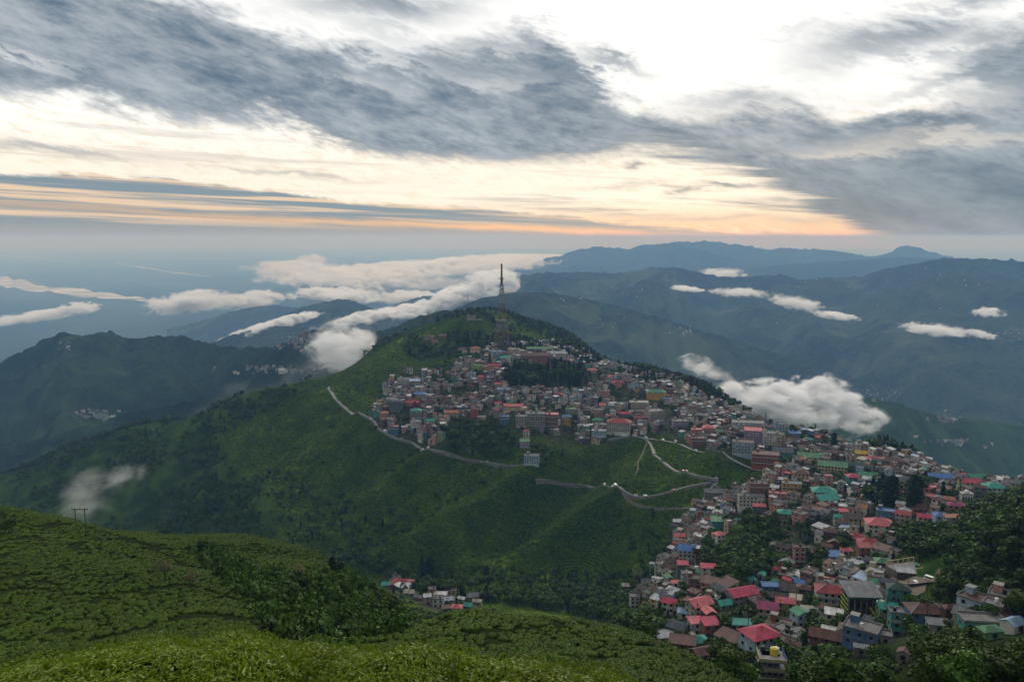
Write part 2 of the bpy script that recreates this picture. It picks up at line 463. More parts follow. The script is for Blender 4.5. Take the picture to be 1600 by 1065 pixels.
def build_ground():
    P, W = [], []
    for px, rows in COLS.items():
        for Y, py in rows:
            u, t = ut(px, py)
            P.append((u * 3.0, math.log(Y) * 1.6))
            W.append(t)
    P = np.array(P)
    W = np.array(W)
    def kern(r2):
        return 0.5 * r2 * np.log(r2 + 1e-12)
    n = len(P)
    d2 = ((P[:, None, :] - P[None, :, :]) ** 2).sum(-1)
    A = np.zeros((n + 3, n + 3))
    A[:n, :n] = kern(d2) + np.eye(n) * 2e-4
    A[:n, n] = 1
    A[:n, n + 1:] = P
    A[n, :n] = 1
    A[n + 1:, :n] = P.T
    sol = np.linalg.solve(A, np.concatenate([W, np.zeros(3)]))
    us = np.linspace(U0, U1, NU)
    ls = np.linspace(L0, L1, NV)
    # evaluate on a coarser lattice, refine bilinearly later through the noise
    UU, LL = np.meshgrid(us, ls, indexing='ij')
    q = np.stack([UU.ravel() * 3.0, LL.ravel() * 1.6], 1)
    T = np.empty(len(q))
    for s in range(0, len(q), 20000):
        b = q[s:s + 20000]
        dd = ((b[:, None, :] - P[None, :, :]) ** 2).sum(-1)
        T[s:s + 20000] = kern(dd) @ sol[:n] + sol[n] + b @ sol[n + 1:]
    T = T.reshape(NU, NV)
    Yg = np.exp(LL)
    Xg = UU * Yg
    Z = T * Yg
    # gullies and spurs
    far = np.clip((Yg - 350) / 400, 0, 1)
    Z += far * (rdg(Xg, Yg) - 0.6) * 15.0 * np.clip((2300 - Yg) / 600, 0.3, 1)
    Z += far * fbm(Xg / 60, Yg / 60, 3, 21) * 1.5
    # named spurs running down to the left (photograph row and depth of points along each crest) and the hollows between
    for line, amp, wd in (([(985, 778, 835), (905, 825, 815), (830, 880, 785), (770, 910, 760)], 17, 24), ([(842, 752, 905), (765, 790, 872), (690, 838, 835), (630, 880, 800)], 17, 26),
                          ([(700, 712, 950), (620, 765, 925), (540, 825, 890), (500, 858, 850)], 14, 28), ([(565, 655, 1090), (500, 705, 1070), (430, 765, 1020), (400, 830, 960)], 16, 34),
                          ([(930, 700, 930), (880, 760, 880), (800, 830, 830)], -12, 26), ([(770, 722, 935), (700, 780, 880), (630, 850, 830)], -12, 26),
                          ([(640, 700, 1000), (570, 760, 960), (500, 830, 900)], -14, 28), ([(470, 640, 1200), (380, 720, 1130), (330, 790, 1060)], 18, 45), ([(430, 640, 1230), (330, 690, 1230), (250, 750, 1150)], -16, 40)):
        best = np.full(Z.shape, 1e9)
        W_ = [at(*p)[:2] for p in line]
        for (ax, ay), (bx, by) in zip(W_, W_[1:]):
            dx, dy = bx - ax, by - ay
            t_ = np.clip(((Xg - ax) * dx + (Yg - ay) * dy) / (dx * dx + dy * dy), 0, 1)
            best = np.minimum(best, np.hypot(Xg - ax - t_ * dx, Yg - ay - t_ * dy))
        Z += amp * 1.55 * np.exp(-np.abs(best / wd) ** 1.5)
    mid = np.clip((Yg - 60) / 80, 0, 1) * (1 - far)
    Z += mid * fbm(Xg / 45, Yg / 45, 3, 31) * 1.6
    Z += np.clip((30 - Yg) / 10, 0, 1) * fbm(Xg / 5, Yg / 5, 2, 41) * 0.22
    return us, ls, UU, LL, Xg, Yg, Z


us_, ls_, UUg, LLg, XG, YG, ZG = build_ground()
TG = ZG / YG


def gz(x, y):
    """height of the near ground"""
    u = (x / y - U0) / (U1 - U0) * (NU - 1)
    l = (math.log(max(y, 4.6)) - L0) / (L1 - L0) * (NV - 1)
    u = min(max(u, 0), NU - 1.001)
    l = min(max(l, 0), NV - 1.001)
    i, j = int(u), int(l)
    fu, fl = u - i, l - j
    return (ZG[i, j] * (1 - fu) + ZG[i + 1, j] * fu) * (1 - fl) + (ZG[i, j + 1] * (1 - fu) + ZG[i + 1, j + 1] * fu) * fl


def gz_np(x, y):
    u = np.clip((x / y - U0) / (U1 - U0) * (NU - 1), 0, NU - 1.001)
    l = np.clip((np.log(y) - L0) / (L1 - L0) * (NV - 1), 0, NV - 1.001)
    i, j = u.astype(int), l.astype(int)
    fu, fl = u - i, l - j
    return (ZG[i, j] * (1 - fu) + ZG[i + 1, j] * fu) * (1 - fl) + (ZG[i, j + 1] * (1 - fu) + ZG[i + 1, j + 1] * fu) * fl


_TM = np.maximum.accumulate(TG, axis=1)


def hit(px, py, ymin=20.0):
    """first ground met by the sight line through a photograph pixel"""
    u, t = ut(px, py)
    i = int(round((u - U0) / (U1 - U0) * (NU - 1)))
    j0 = int(max(0, (math.log(ymin) - L0) / (L1 - L0) * (NV - 1)))
    row = TG[i]
    js = np.nonzero(row[j0:] >= t)[0]
    if len(js) == 0:
        # above every ground on this line: the highest crest
        j = j0 + int(np.argmax(row[j0:]))
        Y = math.exp(ls_[j])
    else:
        j = j0 + int(js[0])
        if j > j0:
            f = (t - row[j - 1]) / (row[j] - row[j - 1] + 1e-12)
            Y = math.exp(ls_[j - 1] + (ls_[j] - ls_[j - 1]) * f)
        else:
            Y = math.exp(ls_[j])
    return u * Y, Y, gz(u * Y, Y)


def seen_np(x, y, z, slack=0.004):
    """is a point above the ground's skyline towards the camera?"""
    u = np.clip(((x / y) - U0) / (U1 - U0) * (NU - 1), 0, NU - 1).astype(int)
    l = np.clip((np.log(y) - L0) / (L1 - L0) * (NV - 1), 0, NV - 1).astype(int)
    return z / y >= _TM[u, np.maximum(l - 2, 0)] - slack


def inpoly(px, py, poly):
    px = np.asarray(px, float)
    py = np.asarray(py, float)
    r = np.zeros(px.shape, bool)
    n = len(poly)
    for i in range(n):
        x1, y1 = poly[i]
        x2, y2 = poly[(i + 1) % n]
        c = ((y1 > py) != (y2 > py)) & (px < (x2 - x1) * (py - y1) / (y2 - y1 + 1e-9) + x1)
        r ^= c
    return r


def poly_soft(px, py, poly, grow=0):
    return inpoly(px, py, poly).astype(float)


# areas, given as outlines in the photograph and laid on the ground they cover
TOWN = [
    [(572, 655), (600, 610), (622, 585), (700, 580), (722, 556), (770, 540), (880, 535), (940, 560), (1000, 583), (1060, 598), (1120, 632), (1200, 655), (1230, 670),
     (1235, 735), (1180, 722), (1150, 712), (1090, 700), (1040, 680), (990, 680), (930, 700), (880, 700), (850, 690), (820, 690), (800, 655), (740, 665), (700, 670), (695, 707), (660, 697), (600, 678)],
    [(1200, 680), (1240, 672), (1300, 690), (1400, 715), (1500, 722), (1640, 745), (1640, 800), (1560, 790), (1480, 812), (1420, 810), (1400, 860),
     (1410, 905), (1480, 960), (1640, 960), (1640, 1000), (1500, 1000), (1400, 1010), (1250, 1030), (1180, 1060), (1060, 1020), (1005, 1005), (1030, 955), (975, 935),
     (985, 895), (1050, 875), (1045, 830), (1085, 795), (1110, 775), (1170, 765), (1215, 740), (1210, 720)],
    [(600, 900), (640, 895), (700, 920), (755, 935), (745, 955), (680, 958), (640, 938), (605, 925)],
    [(895, 500), (960, 520), (990, 545), (960, 545), (900, 530), (860, 508)],
]
WOODS = [
    [(786, 580), (805, 568), (832, 576), (862, 574), (900, 580), (917, 592), (914, 612), (880, 606), (860, 616), (838, 606), (815, 612), (788, 606)],            # dark conifer grove
    [(690, 665), (770, 655), (800, 665), (800, 720), (720, 712), (690, 690)],            # wooded dip below the town
    [(1110, 842), (1135, 815), (1180, 812), (1215, 840), (1230, 880), (1200, 900), (1160, 925), (1110, 925), (1095, 890)],
    [(1350, 765), (1450, 760), (1450, 800), (1390, 800), (1345, 795)],
    [(1395, 830), (1440, 818), (1500, 790), (1560, 775), (1640, 770), (1640, 965), (1500, 965), (1430, 950), (1460, 905), (1400, 860)],
    [(1240, 872), (1290, 868), (1290, 905), (1245, 905)],
    [(1300, 840), (1345, 860), (1350, 890), (1310, 890)],
    [(1225, 1040), (1340, 1000), (1420, 1010), (1500, 990), (1640, 1000), (1640, 1100), (1225, 1100)],
    [(1140, 1010), (1180, 1010), (1190, 1100), (1110, 1100), (1110, 1040)],
    [(990, 960), (1040, 985), (1060, 1020), (1020, 1020), (960, 985)],
    [(500, 860), (600, 875), (640, 900), (750, 935), (900, 925), (985, 930), (1000, 985), (1140, 1060), (1090, 1050), (1000, 990), (900, 960), (760, 942), (660, 935), (600, 900), (540, 885)],
]
LEFT_FOREST = [(-300, 760), (0, 720), (200, 640), (330, 612), (460, 572), (560, 520), (610, 508), (560, 550), (480, 592), (420, 622), (350, 655), (330, 690), (370, 720), (400, 760), (440, 800), (440, 850), (-300, 900)]
KNOLL_WOOD = [(628, 548), (645, 525), (668, 540), (700, 542), (720, 530), (775, 542), (745, 556), (690, 560), (655, 568)]

_GP = pix(XG, YG, ZG)
z_town = np.zeros_like(ZG)
z_wood = np.zeros_like(ZG)
_far = YG > 150
for p in TOWN:
    z_town = np.maximum(z_town, inpoly(_GP[0], _GP[1], p) & _far)
for p in WOODS + [LEFT_FOREST, KNOLL_WOOD]:
    z_wood = np.maximum(z_wood, inpoly(_GP[0], _GP[1], p) & (YG > 60))
z_town = np.where(YG > 150, z_town * (1 - z_wood), 0).astype(float)
z_wood = np.where((YG > 60), z_wood, 0).astype(float)


def blur(a, k):
    for _ in range(k):
        a = (a + np.roll(a, 1, 0) + np.roll(a, -1, 0) + np.roll(a, 1, 1) + np.roll(a, -1, 1)) / 5
    return a


z_town = blur(z_town, 5)
z_wood = blur(z_wood, 4)
# ground hidden behind the skyline counts as wooded


# ------------------------------------------------------------------ materials
MATS = {}


def new_mat(name):
    m = bpy.data.materials.new(name)
    m.use_nodes = True
    T = NT(m.node_tree)
    T.n.clear()
    p = T.new('ShaderNodeBsdfPrincipled')
    T.new('ShaderNodeOutputMaterial', ins={0: p.outputs[0]})
    MATS[name] = m
    return m, T, p


def setp(T, p, **kw):
    names = {'color': 'Base Color', 'rough': 'Roughness', 'metal': 'Metallic', 'spec': 'Specular IOR Level', 'normal': 'Normal', 'alpha': 'Alpha'}
    for k, v in kw.items():
        s = p.inputs[names[k]]
        if isinstance(v, bpy.types.NodeSocket):
            T.l.new(v, s)
        else:
            s.default_value = v if not isinstance(v, tuple) or len(v) == 4 else v + (1.0,)


def simple_mat(name, col, rough=0.8, metal=0.0, var=0.25, scale=1.2, dirt=None, spec=0.3, bump=0.0, rand=0.0, ribs=0.0):
    """painted or weathered surface: large patches, fine grain, optional corrugation"""
    m, T, p = new_mat(name)
    tc = T.new('ShaderNodeTexCoord').outputs['Object']
    n1 = T.noise(tc, scale, 5, 0.6)
    n2 = T.noise(tc, scale * 6, 3, 0.6)
    f = T.math('ADD', T.math('MULTIPLY', n1, 0.7), T.math('MULTIPLY', n2, 0.3))
    f = T.sstep(f, 0.35, 0.68)
    lo = tuple(c * (1 - var) for c in col)
    hi = tuple(min(1, c * (1 + var * 0.6)) for c in col)
    c = T.mix(f, lo, hi)
    if dirt:
        g = T.sstep(T.noise(tc, scale * 0.6, 6, 0.7), 0.52, 0.70)
        c = T.mix(T.math('MULTIPLY', g, 0.65), c, dirt)
    if ribs:
        mp = T.new('ShaderNodeMapping', ins={'Vector': tc, 'Scale': (1.15, 0.12, 0.12)})
        sh = T.noise(mp.outputs[0], 1.0, 1.5, 0.5)
        c = T.new('ShaderNodeHueSaturation', ins={'Color': c, 'Value': T.math('ADD', 0.45, T.math('MULTIPLY', sh, 1.1)), 'Saturation': T.math('ADD', 0.75, T.math('MULTIPLY', sh, 0.4))}).outputs[0]
    if rand:
        oi = T.new('ShaderNodeObjectInfo').outputs['Random']
        hs = T.new('ShaderNodeHueSaturation', ins={'Color': c, 'Value': T.math('ADD', 1 - rand, T.math('MULTIPLY', oi, 2 * rand))})
        c = hs.outputs[0]
    setp(T, p, color=c, rough=rough, metal=metal, spec=spec)
    if ribs or bump:
        h = None
        if ribs:
            wv = T.new('ShaderNodeTexWave', ins={'Vector': tc, 'Scale': 1.0 / ribs})
            wv.bands_direction = 'X'
            h = wv.outputs[1]
        else:
            h = n2
        b = T.new('ShaderNodeBump', ins={'Height': h, 'Strength': 0.6, 'Distance': bump or 0.06})
        setp(T, p, normal=b.outputs[0])
    return m


def ground_mat():
    m, T, p = new_mat('tea_slope_ground')
    tc = T.new('ShaderNodeTexCoord').outputs['Object']
    town = T.new('ShaderNodeAttribute', attribute_name='town').outputs['Fac']
    wood = T.new('ShaderNodeAttribute', attribute_name='wood').outputs['Fac']
    near = T.new('ShaderNodeAttribute', attribute_name='near').outputs['Fac']
    big = T.noise(tc, 0.006, 6, 0.6, 0.6)
    mid = T.noise(tc, 0.035, 6, 0.62, 0.5)
    # rows of bushes follow the slope: noise squeezed in height
    mp = T.new('ShaderNodeMapping', ins={'Vector': tc, 'Scale': (1.0, 0.55, 2.6)})
    fine = T.noise(mp.outputs[0], 0.26, 6, 0.72, 0.3)
    v = T.new('ShaderNodeTexVoronoi', ins={'Vector': tc, 'Scale': 0.42, 'Randomness': 1.0})
    f = T.math('ADD', T.math('MULTIPLY', big, 0.62), T.math('MULTIPLY', mid, 0.38))
    tea = T.mix(T.sstep(f, 0.42, 0.60), (0.030, 0.068, 0.010), (0.135, 0.200, 0.018))
    tea = T.mix(T.sstep(fine, 0.40, 0.60), T.mix(0.80, tea, (0.006, 0.014, 0.005)), tea)
    bare = T.sstep(T.noise(tc, 0.02, 7, 0.7, 0.8), 0.655, 0.72)
    tea = T.mix(T.math('MULTIPLY', bare, 0.45), tea, (0.085, 0.085, 0.035))
    forest = T.mix(T.sstep(mid, 0.35, 0.65), (0.016, 0.034, 0.010), (0.055, 0.095, 0.018))
    c = T.mix(T.math('ADD', wood, T.math('MULTIPLY', T.math('SUBTRACT', mid, 0.5), 0.6), clamp=True), tea, forest)
    earth = T.mix(T.sstep(T.noise(tc, 0.12, 6, 0.65), 0.4, 0.6), (0.030, 0.050, 0.022), (0.085, 0.072, 0.058))
    c = T.mix(T.math('MULTIPLY', town, 0.95), c, earth)
    c = T.mix(T.math('MULTIPLY', near, 0.85), c, T.mix(T.sstep(T.noise(tc, 1.5, 5, 0.6), 0.4, 0.7), (0.010, 0.016, 0.007), (0.038, 0.040, 0.016)))
    setp(T, p, color=c, rough=1.0, spec=0.0)
    h = T.math('ADD', T.math('MULTIPLY', fine, 1.6), T.math('MULTIPLY', v.outputs[0], -0.5))
    h = T.math('ADD', h, T.math('MULTIPLY', T.noise(tc, 0.10, 6, 0.65), 4.0))
    b = T.new('ShaderNodeBump', ins={'Height': h, 'Strength': T.math('SUBTRACT', 0.9, T.math('MULTIPLY', near, 0.6)), 'Distance': 1.0})
    setp(T, p, normal=b.outputs[0])
    return m


def hill_mat(name, dark, light, cell, field=None, bumpd=6.0):
    m, T, p = new_mat(name)
    tc = T.new('ShaderNodeTexCoord').outputs['Object']
    n1 = T.noise(tc, cell * 0.12, 7, 0.6, 0.5)
    n2 = T.noise(tc, cell, 6, 0.65, 0.3)
    n3 = T.noise(tc, cell * 8, 4, 0.65)
    f = T.math('ADD', T.math('ADD', T.math('MULTIPLY', n1, 0.45), T.math('MULTIPLY', n2, 0.45)), T.math('MULTIPLY', n3, 0.35))
    c = T.mix(T.sstep(f, 0.53, 0.72), dark, light)
    if field:
        g = T.sstep(T.noise(tc, cell * 0.35, 6, 0.62, 0.8), 0.55, 0.64)
        c = T.mix(T.math('MULTIPLY', g, 0.8), c, field)
    setp(T, p, color=c, rough=1.0, spec=0.0)
    b = T.new('ShaderNodeBump', ins={'Height': T.math('ADD', n2, T.math('MULTIPLY', n3, 0.35)), 'Strength': 1.0, 'Distance': bumpd * 2})
    setp(T, p, normal=b.outputs[0])
    return m


# ------------------------------------------------------------------ ground sheets
def attr(me, name, vals):
    a = me.attributes.new(name, 'FLOAT', 'POINT')
    a.data.foreach_set('value', np.asarray(vals, dtype=np.float32).ravel())


def sheet(name, j0, j1, mat):
    V = np.stack([XG[:, j0:j1], YG[:, j0:j1], ZG[:, j0:j1]], -1).reshape(-1, 3)
    me = mesh_np(name, V, grid_quads(NU, j1 - j0), smooth=True)
    attr(me, 'town', z_town[:, j0:j1])
    attr(me, 'wood', z_wood[:, j0:j1])
    attr(me, 'near', np.clip((330 - YG[:, j0:j1]) / 60, 0, 1) * (1 - z_town[:, j0:j1]))
    o = link(name, me, mat)
    tag(o, kind='structure')
    return o


gm = ground_mat()
sheet('ground', 0, NV, gm)


RIDGES = []


def ridge_hit(px, py):
    uu, t = ut(px, py)
    best = None
    for nm, u, Y, Z in RIDGES:
        if not (u[0] < uu < u[-1]):
            continue
        i = int(np.argmin(np.abs(u - uu)))
        js = np.nonzero(Z[i] / Y[i] >= t)[0]
        if len(js):
            y = Y[i][js[0]]
            if best is None or y < best[1]:
                best = (uu * y, y, Z[i][js[0]])
    return best


def perlin_ridge(name, crest, front, back, slope, mat, seed, spur=0.10, lam=None, nv=90, foot=-1340.0, jag=0.0, zig=0.0, nu=None, slope2=None):
    """a range of hills: crest = [(px, py, depth)], falling towards the camera and behind"""
    c = np.array(crest, float)
    nu = nu or int(max(120, min(420, (c[-1, 0] - c[0, 0]) / 3.2)))
    px = np.linspace(c[0, 0], c[-1, 0], nu)
    # smooth interpolation of the crest line
    py = np.interp(px, c[:, 0], c[:, 1])
    k = np.array([1, 2, 3, 2, 1]) / 9.0
    py = np.convolve(np.pad(py, 2, mode='edge'), k, mode='valid')
    Yc = np.interp(px, c[:, 0], c[:, 2])
    cyv = -(py - 532.5) / F
    den = CP + SP * cyv
    u = (px - 800) / F / den
    t = (-SP + CP * cyv) / den
    lam = lam or front * 0.35
    s = np.concatenate([-(np.linspace(1, 0, nv) ** 1.3), np.linspace(0, 1, 18)[1:]])
    S, I = np.meshgrid(s, np.arange(nu))
    Y0 = Yc[I]
    Y = Y0 + np.where(S < 0, S * front, S * back)
    X = u[I] * Y0 + (u[I] * (Y - Y0)) * 1.0
    zc = (t * Yc)[I]
    d = np.abs(Y - Y0)
    drop = slope * d
    fade = 1 - np.exp(-d / (lam * 0.35))
    w1 = fbm(X / lam / 2, Y / lam / 2, 2, seed + 3) * lam * 0.5
    r = ridged((X + w1) / lam, Y / (lam * 2.6), 4, seed, 0.5) - 0.9
    Z = zc - drop + fade * r * spur * lam + fade * fbm(X / lam * 3, Y / lam * 3, 4, seed + 9) * lam * 0.03
    if jag:
        Z += fbm(X / (jag * 6), Y / (jag * 6), 4, seed + 20, 0.65) * jag * (1 - 0.6 * np.clip(d / lam, 0, 1))
    Z = np.maximum(Z, foot)
    V = np.stack([X, Y, Z], -1).reshape(-1, 3)
    me = mesh_np(name, V, grid_quads(nu, len(s)), smooth=True)
    o = link(name, me, mat)
    tag(o, kind='structure')
    RIDGES.append((name, u, Y, Z))
    return o


hm_near = hill_mat('green_spur_cover', (0.018, 0.040, 0.022), (0.040, 0.078, 0.030), 0.012, (0.055, 0.095, 0.036), 5)
hm_mid = hill_mat('forest_cover', (0.006, 0.013, 0.008), (0.028, 0.048, 0.021), 0.010, (0.050, 0.078, 0.028), 7)
hm_far = hill_mat('far_forest_cover', (0.006, 0.012, 0.010), (0.045, 0.062, 0.032), 0.004, (0.085, 0.105, 0.050), 14)
hm_vfar = hill_mat('distant_range_cover', (0.010, 0.015, 0.012), (0.026, 0.036, 0.026), 0.001, None, 30)

# green spur beyond the town on the right
perlin_ridge('hill', [(1080, 700, 2100), (1200, 650, 2250), (1260, 632, 2350), (1300, 623, 2450), (1335, 619, 2500), (1370, 624, 2500), (1400, 630, 2500),
             (1440, 641, 2550), (1480, 655, 2600), (1520, 657, 2700), (1560, 661, 2800), (1600, 667, 2850), (1750, 690, 2900)], 1300, 900, 0.30, hm_near, 3, 0.10, 420, jag=4, nv=110, nu=300)
# wooded hills on the left
perlin_ridge('hill', [(-250, 640, 3100), (-60, 592, 3200), (0, 570, 3200), (30, 553, 3250), (55, 538, 3250), (75, 528, 3250), (100, 519, 3250), (120, 525, 3250), (140, 522, 3250),
             (170, 522, 3250), (200, 530, 3250), (225, 526, 3200), (250, 524, 3200), (290, 525, 3150), (315, 533, 3100), (350, 541, 3000), (400, 543, 2900),
             (430, 541, 2800), (450, 534, 2750), (470, 525, 2700), (500, 513, 2650), (540, 516, 2600), (580, 523, 2550), (620, 512, 2500), (660, 499, 2450), (700, 489, 2400), (760, 500, 2400), (840, 540, 2400)],
             1500, 1200, 0.27, hm_mid, 8, 0.17, 500, jag=7, nv=150, nu=420)
perlin_ridge('hill', [(-250, 790, 2000), (-60, 720, 2050), (0, 702, 2100), (80, 684, 2150), (170, 652, 2200), (260, 634, 2250), (350, 616, 2250), (430, 602, 2200), (520, 590, 2150), (600, 610, 2100), (680, 640, 2100)],
             1000, 700, 0.36, hm_mid, 15, 0.10, 330, jag=5, nv=110, nu=300)
# hills standing in the valley cloud
perlin_ridge('hill', [(260, 560, 5200), (330, 535, 5300), (370, 521, 5400), (410, 512, 5400), (440, 508, 5400), (480, 512, 5400), (520, 522, 5400), (600, 530, 5400)], 2200, 1800, 0.30, hm_far, 23, 0.10, 800, jag=8, nv=70)
perlin_ridge('hill', [(380, 520, 6800), (420, 505, 6900), (450, 489, 7000), (475, 479, 7000), (500, 473, 7000), (525, 467, 7000), (545, 468, 7000), (565, 474, 7000), (590, 486, 7000), (630, 497, 7000), (700, 505, 7000), (760, 520, 7000)],
             2600, 2200, 0.32, hm_far, 27, 0.09, 900, jag=8, nv=70)
perlin_ridge('hill', [(260, 515, 9500), (320, 500, 9600), (350, 490, 9600), (390, 480, 9600), (430, 476, 9600), (470, 482, 9600), (520, 490, 9600)], 2200, 2500, 0.30, hm_far, 29, 0.08, 1000, jag=9, nv=50)
perlin_ridge('hill', [(560, 495, 9000), (610, 478, 9000), (640, 468, 9000), (665, 462, 9000), (685, 461, 9000), (710, 470, 9000), (760, 480, 9000)], 2600, 2500, 0.30, hm_far, 33, 0.08, 1000, jag=9, nv=50)
# right: shoulder behind the tower, the great forested ridge, the distant range
perlin_ridge('mountain', [(560, 560, 4300), (640, 515, 4300), (690, 492, 4300), (715, 481, 4350), (740, 470, 4400), (765, 463, 4450), (790, 458, 4500), (820, 456, 4600), (860, 458, 4750), (910, 466, 4900), (980, 482, 5000), (1060, 505, 5050), (1160, 535, 5000), (1300, 580, 4900), (1450, 625, 4800), (1600, 660, 4700)],
             2000, 1800, 0.36, hm_far, 41, 0.17, 600, jag=7, nv=110, nu=320)
perlin_ridge('mountain', [(690, 470, 7600), (740, 448, 7700), (775, 436, 7800), (800, 432, 7800), (830, 428, 7800), (870, 426, 7900), (920, 425, 8000), (960, 427, 8000), (1010, 421, 8000), (1055, 418, 8000),
             (1090, 425, 8000), (1120, 431, 8000), (1170, 433, 8000), (1190, 430, 8000), (1225, 431, 8000), (1250, 438, 7900), (1300, 435, 7800), (1345, 435, 7700), (1380, 421, 7600),
             (1430, 411, 7500), (1480, 403, 7400), (1530, 404, 7300), (1600, 409, 7200), (1700, 416, 7100), (1900, 440, 7000)], 4200, 3000, 0.24, hm_far, 47, 0.19, 1300, jag=11, nv=170, nu=420)
perlin_ridge('mountain', [(700, 470, 15500), (760, 442, 15800), (800, 424, 16000), (825, 412, 16000), (850, 405, 16000), (880, 397, 16200), (900, 391, 16400), (930, 385, 16500), (960, 388, 16500), (985, 390, 16500),
             (1000, 384, 16600), (1030, 382, 16800), (1060, 378, 17000), (1080, 378, 17000), (1100, 376, 17000), (1120, 378, 17000), (1160, 383, 17000), (1200, 390, 17000), (1225, 387, 17000),
             (1260, 390, 17000), (1290, 391, 17000), (1340, 397, 17000), (1362, 402, 17000), (1390, 395, 17000), (1402, 388, 17000), (1416, 384, 17000), (1432, 387, 17000), (1455, 394, 17000), (1480, 401, 17000), (1600, 418, 17000), (1800, 440, 17000)],
             6500, 5000, 0.17, hm_vfar, 53, 0.10, 2600, jag=26, nv=90, nu=420)
perlin_ridge('mountain', [(1080, 440, 12500), (1150, 424, 12600), (1220, 414, 12700), (1300, 409, 12800), (1345, 406, 12800), (1400, 402, 12800), (1480, 404, 12800), (1600, 412, 12800), (1750, 425, 12800)],
             3500, 3000, 0.20, hm_vfar, 57, 0.08, 1600, jag=12, nv=60, nu=220)


# ------------------------------------------------------------------ plain, rivers
def plain_mat():
    m, T, p = new_mat('plain_fields')
    tc = T.new('ShaderNodeTexCoord').outputs['Object']
    v = T.new('ShaderNodeTexVoronoi', ins={'Vector': tc, 'Scale': 0.0011})
    n1 = T.noise(tc, 0.00016, 7, 0.6, 0.8)
    n2 = T.noise(tc, 0.0012, 7, 0.7, 0.5)
    sep = T.new('ShaderNodeSeparateXYZ', ins={0: v.outputs['Color']})
    f = T.math('ADD', T.math('ADD', T.math('MULTIPLY', n1, 0.6), T.math('MULTIPLY', n2, 0.4)), T.math('MULTIPLY', sep.outputs[0], 0.10))
    c = T.mix(T.sstep(f, 0.42, 0.70), (0.020, 0.040, 0.030), (0.085, 0.110, 0.070))
    setp(T, p, color=c, rough=1.0, spec=0.05)
    return m


n = 40
xs = np.linspace(-88000, 88000, n)
ys = np.linspace(5200, 88000, n)
A, B = np.meshgrid(xs, ys, indexing='ij')
V = np.stack([A, B, np.full_like(A, PLAIN_Z)], -1).reshape(-1, 3)
tag(link('plain', mesh_np('plain', V, grid_quads(n, n)), plain_mat()), kind='structure')


def river_mat():
    m, T, p = new_mat('river_sand_and_water')
    tc = T.new('ShaderNodeTexCoord').outputs['Object']
    mp = T.new('ShaderNodeMapping', ins={'Vector': tc, 'Rotation': (0, 0, 0.33), 'Scale': (0.35, 1.6, 1.0)})
    n1 = T.noise(mp.outputs[0], 0.0022, 6, 0.65, 1.0)
    c = T.mix(T.sstep(n1, 0.40, 0.56), (0.07, 0.085, 0.075), (0.85, 0.82, 0.76))
    setp(T, p, color=c, rough=0.7, spec=0.4)
    return m


rm = river_mat()


def river(pts, name='river'):
    """pts = (px, py, half width in rows)"""
    V = []
    for px, py, hw in pts:
        for k in (-1, 1):
            u, t = ut(px, py + k * hw)
            Y = (PLAIN_Z + 3) / t
            V.append((u * Y, Y, PLAIN_Z + 3))
    Q = [(2 * i, 2 * i + 2, 2 * i + 3, 2 * i + 1) for i in range(len(pts) - 1)]
    tag(link(name, mesh_np(name, V, Q), rm), kind='structure')


def wavy(pts, amp, seed, n=60):
    P = np.array(pts, float)
    x = np.linspace(P[0, 0], P[-1, 0], n)
    y = np.interp(x, P[:, 0], P[:, 1]) + perlin(x / 23.0, x * 0 + seed, seed) * amp
    h = np.interp(x, P[:, 0], P[:, 2]) * (0.75 + 0.5 * perlin(x / 14.0, x * 0 + seed + 5.5, seed + 1))
    return list(zip(x, y, h))


river(wavy([(-260, 425, 9), (-60, 434, 11), (0, 439, 10), (60, 450, 9), (120, 457, 7.5), (180, 463, 4.5), (240, 469, 2.2), (275, 471, 1)], 2.0, 3))
river(wavy([(180, 411, .8), (230, 419, 1.2), (280, 427, 1.0), (330, 432, .5)], 1.2, 5))
river(wavy([(-80, 394, .5), (0, 399, .7), (60, 404, .8), (130, 411, .4)], 1.0, 8))

# ------------------------------------------------------------------ haze: the air over the whole land
hm = bpy.data.materials.new('haze_air')
hm.use_nodes = True
T = NT(hm.node_tree)
T.n.clear()
pv = T.new('ShaderNodeVolumePrincipled')
pv.inputs['Color'].default_value = (0.24, 0.46, 0.78, 1)
pv.inputs['Absorption Color'].default_value = (0.90, 0.74, 0.25, 1)
pv.inputs['Density'].default_value = HAZE_DENSITY
pv.inputs['Anisotropy'].default_value = 0.15
T.l.new(pv.outputs[0], T.new('ShaderNodeOutputMaterial').inputs['Volume'])
x0, x1, y0, y1, zb, zt = -90000, 90000, -600, 90000, -1346, 60
V = [(x, y, z) for x in (x0, x1) for y in (y0, y1) for z in (zb, zt)]
Q = [(0, 1, 3, 2), (4, 6, 7, 5), (0, 4, 5, 1), (2, 3, 7, 6), (0, 2, 6, 4), (1, 5, 7, 3)]
hz = link('haze', mesh_np('haze', V, Q), hm)
tag(hz, 'pale blue evening haze filling the valleys and the plain', kind='stuff')


# ------------------------------------------------------------------ town: materials
def wallm(name, col, **k):
    g = sum(col) / 3
    col = tuple(min(.8, (c * .88 + g * .12) * k_) for c, k_ in zip(col, (1.22, 1.15, 1.02)))
    return simple_mat('wall_' + name, col, rough=0.9, var=0.30, scale=0.45, dirt=tuple(c * 0.35 for c in col), spec=.1, **k)


